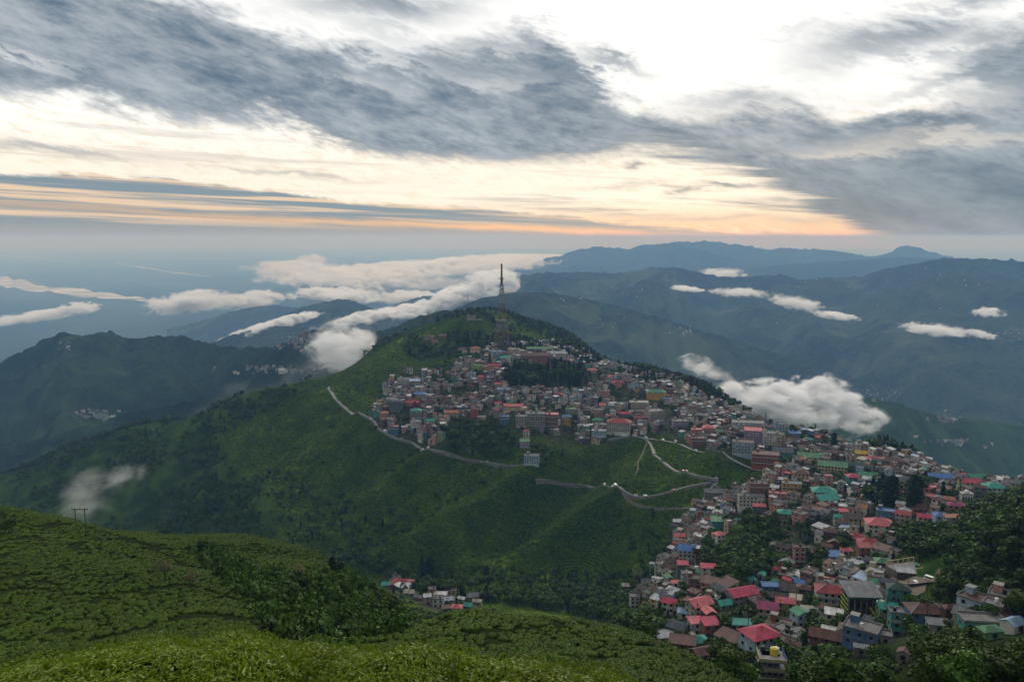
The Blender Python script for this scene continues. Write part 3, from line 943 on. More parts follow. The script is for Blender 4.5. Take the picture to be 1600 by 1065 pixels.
WALLS = {
    'white': wallm('white', (0.50, 0.50, 0.48)), 'cream': wallm('cream', (0.44, 0.37, 0.25)), 'grey': wallm('grey', (0.22, 0.22, 0.22)),
    'concrete': wallm('concrete', (0.17, 0.16, 0.15)), 'pale_blue': wallm('pale_blue', (0.27, 0.39, 0.50)), 'blue': wallm('blue', (0.06, 0.16, 0.33)),
    'pink': wallm('pink', (0.44, 0.22, 0.21)), 'brick': wallm('brick', (0.22, 0.10, 0.075)), 'salmon': wallm('salmon', (0.42, 0.20, 0.13)),
    'ochre': wallm('ochre', (0.50, 0.28, 0.04)), 'teal': wallm('teal', (0.05, 0.27, 0.26)), 'green': wallm('green', (0.15, 0.30, 0.15)),
    'lilac': wallm('lilac', (0.27, 0.20, 0.34)), 'olive': wallm('olive', (0.20, 0.23, 0.06)), 'maroon': wallm('maroon', (0.12, 0.035, 0.03)),
    'timber': wallm('timber', (0.085, 0.055, 0.04)), 'slate': wallm('slate', (0.10, 0.13, 0.15)), 'red_brick': wallm('red_brick', (0.33, 0.07, 0.045)),
    'plaster': wallm('plaster', (0.32, 0.29, 0.25)), 'lime': wallm('lime', (0.28, 0.42, 0.08)),
}


def roofm(name, col, dirt=(0.05, 0.032, 0.024), **k):
    return simple_mat('roof_' + name, tuple(c * .85 for c in col), rough=0.65, var=0.35, scale=0.30, dirt=dirt, ribs=0.9, bump=0.10, spec=0.25, **k)


ROOFS = {
    'rust': roofm('rust', (0.13, 0.058, 0.044)), 'brown': roofm('brown', (0.090, 0.062, 0.054)), 'red': roofm('red', (0.34, 0.045, 0.045), (0.16, 0.04, 0.03)),
    'crimson': roofm('crimson', (0.50, 0.038, 0.085), (0.30, 0.03, 0.05)), 'pink': roofm('pink', (0.62, 0.13, 0.14), (0.38, 0.07, 0.07)), 'magenta': roofm('magenta', (0.33, 0.055, 0.14), (0.2, 0.04, 0.08)),
    'green': roofm('green', (0.05, 0.24, 0.13), (0.04, 0.12, 0.08)), 'teal': roofm('teal', (0.03, 0.30, 0.23), (0.03, 0.18, 0.14)), 'blue': roofm('blue', (0.06, 0.18, 0.44), (0.04, 0.09, 0.2)),
    'grey': roofm('grey', (0.16, 0.17, 0.18)), 'slate': roofm('slate', (0.075, 0.09, 0.105)), 'silver': roofm('silver', (0.40, 0.42, 0.44), (0.16, 0.13, 0.11)),
    'white': roofm('white', (0.60, 0.60, 0.58), (0.3, 0.27, 0.24)), 'yellow': roofm('yellow', (0.55, 0.36, 0.03)), 'orange': roofm('orange', (0.42, 0.15, 0.07)),
    'dark_green': roofm('dark_green', (0.025, 0.075, 0.055)), 'pale_green': roofm('pale_green', (0.10, 0.26, 0.12), (0.08, 0.14, 0.08)), 'concrete': roofm('concrete', (0.17, 0.16, 0.15), (0.06, 0.055, 0.05)),
    'cream': roofm('cream', (0.40, 0.37, 0.28)), 'sky': roofm('sky', (0.28, 0.42, 0.58), (0.14, 0.2, 0.28)),
}
glass = simple_mat('window_glass', (0.018, 0.022, 0.028), rough=0.12, var=0.3, scale=0.8, spec=0.6)
dark = simple_mat('dark_opening', (0.018, 0.016, 0.015), rough=0.9)
trimw = simple_mat('white_trim', (0.36, 0.35, 0.33), rough=0.7, scale=1.0, dirt=(0.25, 0.23, 0.2))
slabm = simple_mat('concrete_slab', (0.26, 0.25, 0.235), rough=0.9, scale=0.5, dirt=(0.09, 0.085, 0.08))
tankk = simple_mat('black_plastic', (0.012, 0.012, 0.014), rough=0.4)
tankw = simple_mat('white_plastic', (0.70, 0.70, 0.68), rough=0.4)
tanky = simple_mat('yellow_plastic', (0.65, 0.50, 0.03), rough=0.4)
metal = simple_mat('grey_metal', (0.20, 0.20, 0.21), rough=0.5, metal=0.6)
wood_m = simple_mat('weathered_wood', (0.09, 0.07, 0.05), rough=0.9)
bluetank = simple_mat('blue_plastic', (0.02, 0.12, 0.40), rough=0.4)


class MB:
    """collects boxes, prisms and tubes with several materials, then links them as one mesh"""
    def __init__(self):
        self.v, self.f, self.m, self.mats = [], [], [], []
        self.M = None

    def mi(self, mat):
        if mat not in self.mats:
            self.mats.append(mat)
        return self.mats.index(mat)

    def add(self, vs, fs, mat):
        b = len(self.v)
        if self.M is not None:
            c, s, tx, ty, tz = self.M
            vs = [(x * c - y * s + tx, x * s + y * c + ty, z + tz) for x, y, z in vs]
        self.v.extend(vs)
        k = self.mi(mat)
        for f in fs:
            self.f.append([b + i for i in f])
            self.m.append(k)

    def place(self, x, y, z, yaw):
        self.M = (math.cos(yaw), math.sin(yaw), x, y, z)

    def box(self, x0, x1, y0, y1, z0, z1, mat, faces='xXyYzZ'):
        vs = [(x, y, z) for x in (x0, x1) for y in (y0, y1) for z in (z0, z1)]
        F_ = {'x': (0, 1, 3, 2), 'X': (4, 6, 7, 5), 'y': (0, 4, 5, 1), 'Y': (2, 3, 7, 6), 'z': (0, 2, 6, 4), 'Z': (1, 5, 7, 3)}
        self.add(vs, [F_[c] for c in faces], mat)

    def tube(self, p, q, r0, r1, mat, n=6, cap=True):
        p, q = Vector(p), Vector(q)
        d = (q - p).normalized()
        a = d.orthogonal().normalized()
        b = d.cross(a)
        vs = []
        for c, r in ((p, r0), (q, r1)):
            for i in range(n):
                t = 2 * math.pi * i / n
                vs.append(tuple(c + a * (r * math.cos(t)) + b * (r * math.sin(t))))
        fs = [(i, (i + 1) % n, n + (i + 1) % n, n + i) for i in range(n)]
        if cap:
            fs += [tuple(range(n - 1, -1, -1)), tuple(range(n, 2 * n))]
        self.add(vs, fs, mat)

    def build(self, name, parent=None, loc=None):
        me = bpy.data.meshes.new(name)
        me.from_pydata(self.v, [], self.f)
        for m in self.mats:
            me.materials.append(m)
        if len(self.mats) > 1:
            me.polygons.foreach_set('material_index', self.m)
        me.update()
        o = bpy.data.objects.new(name, me)
        COL.objects.link(o)
        if parent is not None:
            o.parent = parent
        if loc is not None:
            o.location = loc
        return o


def roof_geo(mb, kind, w, d, h, mat, oh=0.5, rise=None, trim=None):
    """roof over a w x d plan whose walls end at height h"""
    X, Y = w / 2 + oh, d / 2 + oh
    if kind == 'gable':                      # ridge along x, gables closed by the wall part
        r = rise or d * 0.24
        e = h - oh * r / (d / 2)
        t = 0.16
        vs = [(-X, -Y, e), (X, -Y, e), (X, 0, h + r), (-X, 0, h + r), (X, Y, e), (-X, Y, e)]
        vs += [(x, y, z - t) for x, y, z in vs]
        fs = [(0, 1, 2, 3), (3, 2, 4, 5), (7, 6, 9, 8), (8, 9, 11, 10), (0, 6, 7, 1), (4, 10, 11, 5), (1, 7, 8, 2), (2, 8, 10, 4), (0, 3, 9, 6), (3, 5, 11, 9)]
        mb.add(vs, fs, mat)
        if trim:
            mb.box(-X, X, -0.18, 0.18, h + r - 0.03, h + r + 0.09, trim)
    elif kind == 'gable_y':                  # ridge along y
        r = rise or w * 0.24
        e = h - oh * r / (w / 2)
        t = 0.16
        vs = [(-X, -Y, e), (-X, Y, e), (0, Y, h + r), (0, -Y, h + r), (X, Y, e), (X, -Y, e)]
        vs += [(x, y, z - t) for x, y, z in vs]
        fs = [(0, 3, 2, 1), (3, 5, 4, 2), (7, 8, 9, 6), (8, 10, 11, 9), (0, 6, 9, 3), (3, 9, 11, 5), (1, 2, 8, 7), (2, 4, 10, 8), (0, 1, 7, 6), (5, 11, 10, 4)]
        mb.add(vs, fs, mat)
        if trim:
            mb.box(-0.18, 0.18, -Y, Y, h + r - 0.03, h + r + 0.09, trim)
    elif kind == 'hip':
        r = rise or min(w, d) * 0.26
        k = max(0.05, (w - d) / 2 if w > d else 0.05)
        ky = max(0.0, (d - w) / 2)
        e = h - 0.15
        vs = [(-X, -Y, e), (X, -Y, e), (X, Y, e), (-X, Y, e), (-k, -ky, h + r), (k, -ky, h + r), (k, ky, h + r), (-k, ky, h + r),
              (-X, -Y, e - .16), (X, -Y, e - .16), (X, Y, e - .16), (-X, Y, e - .16)]
        if ky > 0:
            fs = [(0, 1, 5, 4), (1, 2, 6, 5), (2, 3, 7, 6), (3, 0, 4, 7), (4, 5, 6, 7)]
        else:
            fs = [(0, 1, 5, 4), (1, 2, 5), (2, 3, 4, 5), (3, 0, 4)]
        fs += [(0, 8, 9, 1), (1, 9, 10, 2), (2, 10, 11, 3), (3, 11, 8, 0), (8, 11, 10, 9)]
        mb.add(vs, fs, mat)
        if trim:
            for a, b in ((0, 4), (1, 5), (2, 5 if ky == 0 else 6), (3, 4 if ky == 0 else 7)):
                p, q = Vector(vs[a]), Vector(vs[b])
                mb.tube(p + Vector((0, 0, .05)), q + Vector((0, 0, .05)), 0.16, 0.16, trim, 4)
    elif kind == 'shed':
        r = rise or d * 0.16
        vs = [(-X, -Y, h), (X, -Y, h), (X, Y, h + r), (-X, Y, h + r)]
        vs += [(x, y, z - 0.16) for x, y, z in vs]
        mb.add(vs, [(0, 1, 2, 3), (7, 6, 5, 4), (0, 4, 5, 1), (1, 5, 6, 2), (2, 6, 7, 3), (3, 7, 4, 0)], mat)
    elif kind == 'barrel':
        n = 8
        r = rise or d * 0.3
        vs, fs = [], []
        for i in range(n + 1):
            a = math.pi * i / n
            for x in (-X, X):
                vs.append((x, -Y * math.cos(a), h + r * math.sin(a)))
        for i in range(n):
            fs.append((2 * i, 2 * i + 1, 2 * i + 3, 2 * i + 2))
        fs.append(tuple(2 * i for i in range(n, -1, -1)))
        fs.append(tuple(2 * i + 1 for i in range(n + 1)))
        mb.add(vs, fs, mat)
    else:                                    # flat slab with a parapet
        mb.box(-w / 2 - 0.25, w / 2 + 0.25, -d / 2 - 0.25, d / 2 + 0.25, h, h + 0.2, mat)
        p = 0.75
        a, b = w / 2 + 0.25, d / 2 + 0.25
        tm = trim or slabm
        mb.box(-a, a, -b, -b + 0.18, h + 0.2, h + p, tm)
        mb.box(-a, a, b - 0.18, b, h + 0.2, h + p, tm)
        mb.box(-a, -a + 0.18, -b + 0.18, b - 0.18, h + 0.2, h + p, tm)
        mb.box(a - 0.18, a, -b + 0.18, b - 0.18, h + 0.2, h + p, tm)


def wall_geo(mb, kind, w, d, h, down, mat, rise=None, band=None, sh=3.0, st=1):
    mb.box(-w / 2, w / 2, -d / 2, d / 2, -down, h, mat, 'xXyYZ')
    if kind == 'gable':
        r = (rise or d * 0.24) - 0.2
        for x in (-w / 2, w / 2):
            mb.add([(x, -d / 2, h), (x, d / 2, h), (x, 0, h + r)], [(0, 1, 2) if x < 0 else (0, 2, 1)], mat)
    elif kind == 'gable_y':
        r = (rise or w * 0.24) - 0.2
        for y in (-d / 2, d / 2):
            mb.add([(-w / 2, y, h), (w / 2, y, h), (0, y, h + r)], [(0, 1, 2)], mat)
    elif kind == 'shed':
        r = (rise or d * 0.16)
        mb.add([(-w / 2, d / 2, h), (w / 2, d / 2, h), (w / 2, d / 2, h + r), (-w / 2, d / 2, h + r), (-w / 2, -d / 2, h), (w / 2, -d / 2, h)],
               [(0, 3, 2, 1), (4, 3, 0), (5, 1, 2)], mat)
    if band:
        for k in range(1, st):
            z = k * sh
            mb.box(-w / 2 - .12, w / 2 + .12, -d / 2 - .12, d / 2 + .12, z - .14, z + .1, band)


def window_spots(w, d, st, sh, rs, sparse=0.0):
    """(x, y, z, facing) of windows on the front and the two flanks"""
    out = []
    for k in range(st):
        z = k * sh + 0.95
        n = max(1, int((w - 1.0) / 2.7))
        for i in range(n):
            if rs.random() < sparse:
                continue
            out.append((-w / 2 + (i + 0.5) * w / n, -d / 2, z, 0))
        m = max(1, int((d - 1.5) / 3.4))
        for i in range(m):
            if rs.random() < sparse + 0.15:
                continue
            yy = -d / 2 + (i + 0.5) * d / m
            out.append((w / 2, yy, z, 1))
            out.append((-w / 2, yy, z, 3))
    return out


def window_geo(mb, x, y, z, f, ww=1.25, wh=1.35, frame=None, t=0.09):
    """frame standing 9 cm proud, pane set back inside it"""
    frame = frame or trimw
    pr = 0.09
    def tr(a, b, c):          # a along the wall, b outwards
        if f == 0:
            return (x + a, y - b, z + c)
        if f == 1:
            return (x + b, y + a, z + c)
        if f == 2:
            return (x - a, y + b, z + c)
        return (x - b, y - a, z + c)
    o = [(-ww / 2 - t, -t), (ww / 2 + t, -t), (ww / 2 + t, wh + t), (-ww / 2 - t, wh + t)]
    q = [(-ww / 2, 0), (ww / 2, 0), (ww / 2, wh), (-ww / 2, wh)]
    vs = [tr(a, pr, c) for a, c in o] + [tr(a, pr, c) for a, c in q] + [tr(a, 0, c) for a, c in o]
    fs = [(i, (i + 1) % 4, 4 + (i + 1) % 4, 4 + i) for i in range(4)] + [(8 + i, 8 + (i + 1) % 4, (i + 1) % 4, i) for i in range(4)]
    mb.add(vs, fs, frame)
    mb.add([tr(a, 0.03, c) for a, c in q], [(0, 1, 2, 3)], glass)


_wm = {}


def window_mesh(ww, wh, frame):
    k = (ww, wh, frame.name)
    if k not in _wm:
        mb = MB()
        window_geo(mb, 0, 0, 0, 0, ww, wh, frame)
        o = mb.build('window')
        _wm[k] = o.data
        bpy.data.objects.remove(o)
    return _wm[k]


def pane_mesh():
    if 'pane' not in _wm:
        mb = MB()
        mb.box(-.62, .62, -.075, -.035, .03, .655, glass, 'xXyzZ')
        mb.box(-.62, .62, -.075, -.035, .695, 1.32, glass, 'xXyzZ')
        o = mb.build('pane')
        _wm['pane'] = o.data
        bpy.data.objects.remove(o)
    return _wm['pane']


def downslope(x, y):
    e = 12.0
    gx = gz(x + e, y) - gz(x - e, y)
    gy = gz(x, y + e) - gz(x, y - e)
    return math.atan2(-gy, -gx)          # direction of falling ground


def house(x, y, w, d, st, rk, rm_, wm_, yaw, label, full=True, sh=3.0, tank=None, balcony=0, group=None, rs=random, trim=None, name='house', dz=0.0, cat='house', rise=None, zbase=None):
    """one building: wall, roof, windows, balconies, tank"""
    root = bpy.data.objects.new(name, None)
    COL.objects.link(root)
    root.empty_display_size = 2
    c, s = math.cos(yaw), math.sin(yaw)
    cs = [gz(x + a * w / 2 * c - b * d / 2 * s, y + a * w / 2 * s + b * d / 2 * c) for a in (-1, 1) for b in (-1, 1)]
    z0 = (gz(x, y) * 0.6 + max(cs) * 0.4 + dz) if zbase is None else zbase
    down = z0 - min(cs) + 1.5
    root.location = (x, y, z0)
    root.rotation_euler = (0, 0, yaw)
    tag(root, label, cat, group)
    h = st * sh
    mb = MB()
    band = slabm if st > 1 and rk == 'flat' else None
    wall_geo(mb, rk, w, d, h, down, WALLS[wm_], rise, band, sh, st)
    mb.build('wall', root)
    mb = MB()
    roof_geo(mb, rk, w, d, h, ROOFS[rm_], oh=0.3 if rk == 'flat' else min(0.7, w * 0.06), trim=trim, rise=rise)
    rf = mb.build('roof', root)
    spots = window_spots(w, d, st, sh, rs, 0.05 if full else 0.15)
    fr = trimw if wm_ not in ('white', 'cream') else WALLS['timber']
    if full:
        me = window_mesh(1.3, 1.35, fr)
        for (wx, wy, wz, f) in spots[:26]:
            o = bpy.data.objects.new('window', me)
            COL.objects.link(o)
            o.parent = root
            o.location = (wx, wy, wz)
            o.rotation_euler = (0, 0, (0, math.pi / 2, math.pi, -math.pi / 2)[f])
            link('pane', pane_mesh(), None, o)
        mb = MB()
        dx = rs.uniform(-w * 0.25, w * 0.25)
        mb.box(dx - .5, dx + .5, -d / 2 - .06, -d / 2 - .005, 0.02, 2.05, WALLS['timber'])
        mb.build('door', root)
    elif spots:
        mb = MB()
        for (wx, wy, wz, f) in spots:
            window_geo(mb, wx, wy, wz, f, 1.3, 1.35, fr)
        tag(mb.build('windows', root), kind='stuff')
    for k in range(balcony):
        zb = (st - 1 - k) * sh
        if zb < 0:
            break
        mb = MB()
        yb = -d / 2
        mb.box(-w / 2, w / 2, yb - 1.2, yb - 0.13, zb - 0.08, zb + 0.1, slabm)
        mb.box(-w / 2, w / 2, yb - 1.2, yb - 1.12, zb + 0.1, zb + 0.95, WALLS[wm_] if k % 2 else trimw)
        mb.build('balcony', root)
    if tank and rk == 'flat':
        for t in range(tank):
            mb = MB()
            tx, ty = rs.uniform(-w * .3, w * .3), rs.uniform(-d * .25, d * .25)
            mb.tube((tx, ty, h + .2), (tx, ty, h + 1.5), .65, .6, rs.choice((tankk, tankk, tankw)), 10)
            mb.tube((tx, ty, h + 1.5), (tx, ty, h + 1.7), .6, .2, mb.mats[0], 10)
            mb.build('water_tank', root)
    if rk == 'flat' and st > 1 and w > 7:
        mb = MB()
        sx = -w * 0.28
        mb.box(sx - 1.3, sx + 1.3, d / 2 - 3.2, d / 2 - .4, h + .2, h + 2.6, WALLS[wm_])
        mb.box(sx - 1.5, sx + 1.5, d / 2 - 3.4, d / 2 - .25, h + 2.6, h + 2.75, slabm)
        mb.build('stair_head', root)
    return root


KEYPIX = []


def hides_key(px, py, half, up, own=None):
    for a, b, yk in KEYPIX:
        if abs(a - px) < half and py - up < b < py + 1 and yk > (own or 0):
            return True
    return False


PLACED = []          # (x, y, radius) of everything that already stands in the town


def clear_of(x, y, r, k=0.85):
    for a, b, q in PLACED:
        if (a - x) ** 2 + (b - y) ** 2 < ((r + q) * k) ** 2:
            return False
    return True


KEY = [
    # px, py(base), width px, depth/width, storeys, roof kind, roof, wall, yaw deg, label, extras
    # --- large roofs at the bottom right
    (1092, 962, 36, .75, 2, 'gable', 'pink', 'plaster', 25, 'house with bright pinkish-red gable roof, left of the green-roofed garden house'),
    (1157, 944, 46, .6, 2, 'gable', 'crimson', 'grey', 20, 'long crimson gable roof above the dark house, topmost of the big red roofs'),
    (1107, 976, 18, 1.1, 2, 'gable_y', 'pink', 'timber', 12, 'small salmon-pink roofed house with two dormers between larger crimson roofs'),
    (1086, 992, 20, .9, 2, 'shed', 'pink', 'pale_blue', 8, 'pale wall house with pink shed roof, left half of a red roofed pair'),
    (1108, 994, 24, .9, 2, 'shed', 'crimson', 'brick', 8, 'crimson shed roof house, right half of a red roofed pair'),
    (1090, 1012, 29, .8, 1, 'hip', 'teal', 'grey', 10, 'low house with dull teal hip roof below the red roofed pair'),
    (1131, 952, 22, .8, 1, 'gable', 'teal', 'green', 15, 'low green roofed garden house between two big red roofs'),
    (1163, 985, 46, .32, 1, 'shed', 'teal', 'cream', -4, 'long narrow green sheet roof edged in yellow above the crimson hip roof'),
    (1186, 1016, 50, .8, 2, 'hip', 'crimson', 'pale_blue', 22, 'largest crimson hip roof, beside the concrete terraces at the bottom'),
    (1198, 968, 30, .9, 2, 'gable', 'magenta', 'plaster', -14, 'magenta roofed house right of the long crimson gable roof'),
    (1226, 958, 28, .7, 2, 'gable', 'pink', 'olive', -14, 'olive walled house with faded pink and rust roof beside the magenta roof'),
    (1250, 978, 24, .9, 2, 'gable_y', 'green', 'pale_blue', 12, 'pale blue house with green gable roof and light ridge line'),
    (1096, 1032, 30, .8, 1, 'gable', 'rust', 'timber', 18, 'dark rusty roof half hidden by trees below the teal hip roof'),
    (1066, 1014, 38, .6, 1, 'shed', 'rust', 'brick', -14, 'rusty striped sheet roof on the left beside the white rubble yard'),
    (1040, 1003, 30, .6, 1, 'shed', 'silver', 'plaster', 8, 'broken whitish sheet roof at the foot of the slope on the left'),
    (1050, 958, 30, .6, 2, 'gable', 'crimson', 'white', -22, 'white house with crimson roof at the left end of the red roofs'),
    (1068, 966, 18, .8, 1, 'shed', 'sky', 'white', -15, 'small pale blue roof leaning on the leftmost red roofed white house'),
    (1203, 922, 24, .5, 1, 'shed', 'blue', 'blue', -5, 'bright blue sheet roof among dark trees and white rubble'),
    (1175, 913, 11, .9, 1, 'shed', 'teal', 'grey', 10, 'tiny teal roof left of the bright blue sheet roof'),
    (1190, 905, 11, 1.3, 1, 'gable_y', 'teal', 'grey', -30, 'narrow tilted teal roof above the bright blue sheet roof'),
    (1210, 896, 11, 1.0, 1, 'hip', 'crimson', 'plaster', 0, 'little crimson pyramid roof standing alone above the blue sheet roof'),
    (1234, 930, 24, .7, 1, 'gable', 'brown', 'timber', -20, 'dark brown roof left of the round pale tank, beside the red hip villa'),
    (1257, 928, 24, .7, 1, 'hip', 'rust', 'timber', -20, 'rust brown hip roof just left of the red roofed villa'),
    (1184, 947, 24, .9, 1, 'hip', 'brown', 'timber', 20, 'black-brown roof filling the gap between crimson and magenta roofs'),
    (1216, 940, 30, .6, 1, 'gable', 'brown', 'timber', -18, 'long dark brown roof above the magenta roofed house'),
    (1243, 944, 18, .9, 1, 'shed', 'cream', 'plaster', -20, 'cream sheet roof between brown roofs left of the red villa'),
    (1298, 946, 46, .65, 2, 'hip', 'red', 'white', -14, 'white two-storey villa with red hip roof and balconies, beside the tall green hall', dict(balcony=2, trim='trim')),
    (1385, 962, 28, .8, 1, 'gable', 'teal', 'green', -6, 'bright green roof below the yellow staircase of the tall hall'),
    (1402, 945, 32, .7, 2, 'hip', 'dark_green', 'teal', -16, 'dark green hip roof right of the yellow stairs'),
    (1446, 974, 54, .6, 1, 'hip', 'rust', 'blue', -6, 'blue walled house with rusty hip roof and white ridge lines', dict(trim='trim')),
    (1292, 1008, 50, .6, 1, 'gable', 'rust', 'brick', -26, 'rust brown roof with white patches left of the blue flat-roofed building'),
    (1346, 1012, 52, .75, 2, 'flat', 'concrete', 'blue', -36, 'large flat concrete roof with pale parapet and blue walls, turned cornerwise'),
    (1372, 1006, 36, .6, 1, 'flat', 'concrete', 'plaster', -20, 'lower stained concrete terrace right of the blue cornerwise building'),
    (1337, 962, 26, .6, 1, 'shed', 'slate', 'pale_blue', -15, 'grey-blue roof behind the cornerwise concrete roof'),
    (1414, 905, 26, .6, 1, 'shed', 'silver', 'timber', -16, 'shining silver sheet roof below the unfinished terrace'),
    (1396, 897, 22, .7, 1, 'shed', 'rust', 'brick', -20, 'rusty sheet roof left of the shining silver roof'),
    (1302, 876, 22, .8, 1, 'shed', 'blue', 'pale_blue', 0, 'blue and white striped sheet roof beside a dark round tree'),
    (1397, 995, 18, 1.0, 3, 'flat', 'concrete', 'teal', -10, 'narrow turquoise tower house with flat top above the blue building'),
    (1379, 888, 24, .8, 1, 'hip', 'pale_green', 'timber', -15, 'open kiosk with green and orange hip roof on the yard edge'),
    (1411, 1036, 18, .9, 1, 'gable_y', 'rust', 'plaster', -34, 'small pale shed with steep rusty gable standing alone among trees'),
    (1345, 1026, 22, .5, 1, 'shed', 'grey', 'concrete', -20, 'small grey hut roof among bushes below the cornerwise building'),
    (1532, 988, 62, .5, 1, 'flat', 'concrete', 'teal', -6, 'turquoise walled flat terrace at the right edge with bare posts'),
    (1546, 1000, 32, .6, 1, 'hip', 'pale_green', 'green', 8, 'pale green hip roof below the turquoise terrace at the right edge'),
    (1582, 990, 30, .8, 1, 'gable', 'sky', 'white', 24, 'pale blue tent-like roof at the right edge'),
    (1464, 990, 30, .6, 1, 'shed', 'grey', 'plaster', -12, 'grey sheet roof below the rusty hip roof with white ridges'),
    (1482, 965, 18, .8, 1, 'hip', 'rust', 'timber', 0, 'little rusty roof right of the white ridged hip roof'),
    # --- middle right
    (1373, 836, 38, .8, 2, 'hip', 'pink', 'white', -12, 'big bright pink-red hip roof on a white house above the winding lane', dict(trim='pink')),
    (1337, 848, 24, .8, 1, 'hip', 'red', 'grey', -12, 'red-brown roof with a green lean-to, left of three'),
    (1357, 858, 32, .7, 1, 'hip', 'red', 'cream', -12, 'red-brown hip roof below the big pink-red roof'),
    (1322, 868, 15, .8, 1, 'shed', 'pink', 'white', 0, 'small pink roof left of the dark round tree in the lower town'),
    (1349, 870, 18, .9, 2, 'shed', 'red', 'brick', -5, 'narrow brick-red house right of the dark round tree'),
    (1445, 816, 22, .7, 1, 'gable', 'crimson', 'cream', -22, 'crimson gable roof at the edge of the right-hand wood'),
    (1469, 814, 20, .8, 1, 'hip', 'blue', 'pale_blue', -8, 'blue hip roof right of the crimson roof by the wood'),
    (1487, 816, 22, .5, 1, 'shed', 'orange', 'plaster', 0, 'orange-brown low roof at the top edge of the right-hand wood'),
    (1073, 880, 26, .9, 3, 'gable', 'blue', 'white', -12, 'tall white house with bright blue roof on the valley side'),
    (1064, 846, 20, .6, 1, 'gable', 'pink', 'white', -4, 'white cottage with pinkish-red roof above the tall blue-roofed house'),
    (1122, 848, 16, .9, 2, 'hip', 'pink', 'white', 25, 'coral roof beside the descending lane'),
    (1048, 893, 18, .8, 1, 'gable', 'rust', 'brick', 10, 'rusty rose roof at the left end of the lower village'),
    (1066, 897, 16, .8, 2, 'shed', 'crimson', 'slate', -6, 'crimson capped slate house right of the rusty rose roof'),
    (1106, 902, 22, .6, 2, 'shed', 'crimson', 'white', -10, 'white terrace house with one crimson strip of roof by the valley trees'),
    (1044, 909, 10, 1.4, 1, 'gable_y', 'pale_green', 'green', 14, 'narrow leaf-green roof in the lower village'),
    (1055, 917, 12, .7, 1, 'shed', 'pink', 'white', 0, 'small pink roof beside the brown square roof'),
    (1083, 920, 18, .9, 2, 'flat', 'rust', 'brick', 0, 'square brown house in the middle of the lower village'),
    (1072, 911, 14, .9, 2, 'flat', 'concrete', 'pale_blue', 0, 'pale blue and white house left of the square brown house'),
    (979, 921, 14, .8, 1, 'gable', 'cream', 'timber', -10, 'lonely hut with a pale roof on the valley floor'),
    (991, 952, 14, .9, 3, 'flat', 'concrete', 'white', 0, 'white three-storey house alone among trees at the valley bottom'),
    (1116, 782, 30, .5, 2, 'gable', 'grey', 'concrete', -8, 'wide pale grey roof at the upper edge of the lower town'),
    (1183, 784, 26, .7, 5, 'flat', 'brown', 'brick', -4, 'dark brick five-storey block standing above the lower town'),
    (1173, 796, 38, .4, 3, 'flat', 'concrete', 'white', -8, 'long white and grey block below the brick tower block'),
    (1236, 772, 28, .6, 3, 'flat', 'concrete', 'ochre', -14, 'orange-yellow three-storey block with dark square windows'),
    (1216, 784, 28, .4, 2, 'flat', 'pink', 'pink', -14, 'long pink two-storey row left of the green hip roof'),
    (1185, 803, 18, .6, 2, 'gable', 'pink', 'slate', -8, 'slate house with coral roof below the long white block'),
    (1227, 808, 22, .8, 1, 'hip', 'teal', 'grey', -14, 'sea-green hip roof between pink house rows'),
    (1152, 818, 10, .7, 1, 'gable', 'teal', 'white', 15, 'tiny turquoise roof at the edge of the town wood'),
    (1121, 826, 20, .8, 2, 'shed', 'pale_green', 'teal', -6, 'green and white striped house by the descending lane'),
    (1138, 832, 10, 1.0, 3, 'flat', 'cream', 'cream', 22, 'narrow cream tower house beside the town wood'),
    (1247, 884, 16, .8, 4, 'flat', 'rust', 'pink', -4, 'tall pink brick block in the middle of the lower town'),
    (1226, 862, 24, .7, 1, 'gable', 'brown', 'plaster', -30, 'dark brown gable roof with white eaves near the town wood'),
    (1211, 857, 18, .6, 1, 'shed', 'cream', 'plaster', -22, 'pale cream shed roof beside the dark brown gable'),
    # --- central market part
    (1266, 724, 38, .5, 2, 'gable', 'pale_green', 'cream', -20, 'long pale green market roof, left half'),
    (1300, 738, 42, .5, 2, 'gable', 'pale_green', 'cream', -20, 'long pale green market roof, right half ending at yellow arches'),
    (1322, 736, 50, .3, 2, 'gable', 'dark_green', 'slate', -17, 'long slate-green roof behind the pale green market roof'),
    (1331, 755, 17, .9, 2, 'hip', 'crimson', 'teal', 0, 'teal kiosk tower with crimson pyramid roof beside the bus stand'),
    (1356, 748, 28, .6, 1, 'gable', 'green', 'cream', -10, 'green gable roof with white ridge right of the crimson pyramid'),
    (1362, 722, 30, .4, 1, 'gable', 'pink', 'brick', -6, 'long narrow pink-red roof above the green gable roof'),
    (1347, 713, 22, .6, 1, 'gable', 'yellow', 'ochre', -8, 'bright yellow roof on the far edge of the town'),
    (1393, 730, 34, .5, 2, 'hip', 'rust', 'concrete', -12, 'wide rust brown hip roof over arched grey fronts'),
    (1384, 742, 32, .5, 2, 'flat', 'rust', 'grey', -10, 'grey two-storey arcade below the wide rust hip roof'),
    (1286, 780, 34, .7, 2, 'hip', 'teal', 'cream', -10, 'upper of two sea-green hip roofs beside the parked cars'),
    (1289, 792, 34, .7, 2, 'gable', 'teal', 'brick', 12, 'lower of two sea-green roofs beside the parked cars'),
    (1293, 765, 11, .9, 4, 'flat', 'pink', 'pink', -6, 'narrow pink tower house above the sea-green roofs'),
    (1317, 811, 13, .8, 2, 'shed', 'crimson', 'grey', -5, 'crimson lean-to on a grey building below the sea-green roofs'),
    (1310, 820, 16, .7, 2, 'gable', 'teal', 'white', -16, 'teal roof with white gable in the lower town'),
    (1331, 824, 28, .8, 2, 'gable', 'brown', 'cream', -16, 'brown roofed cream hall with tall windows beside the teal roof'),
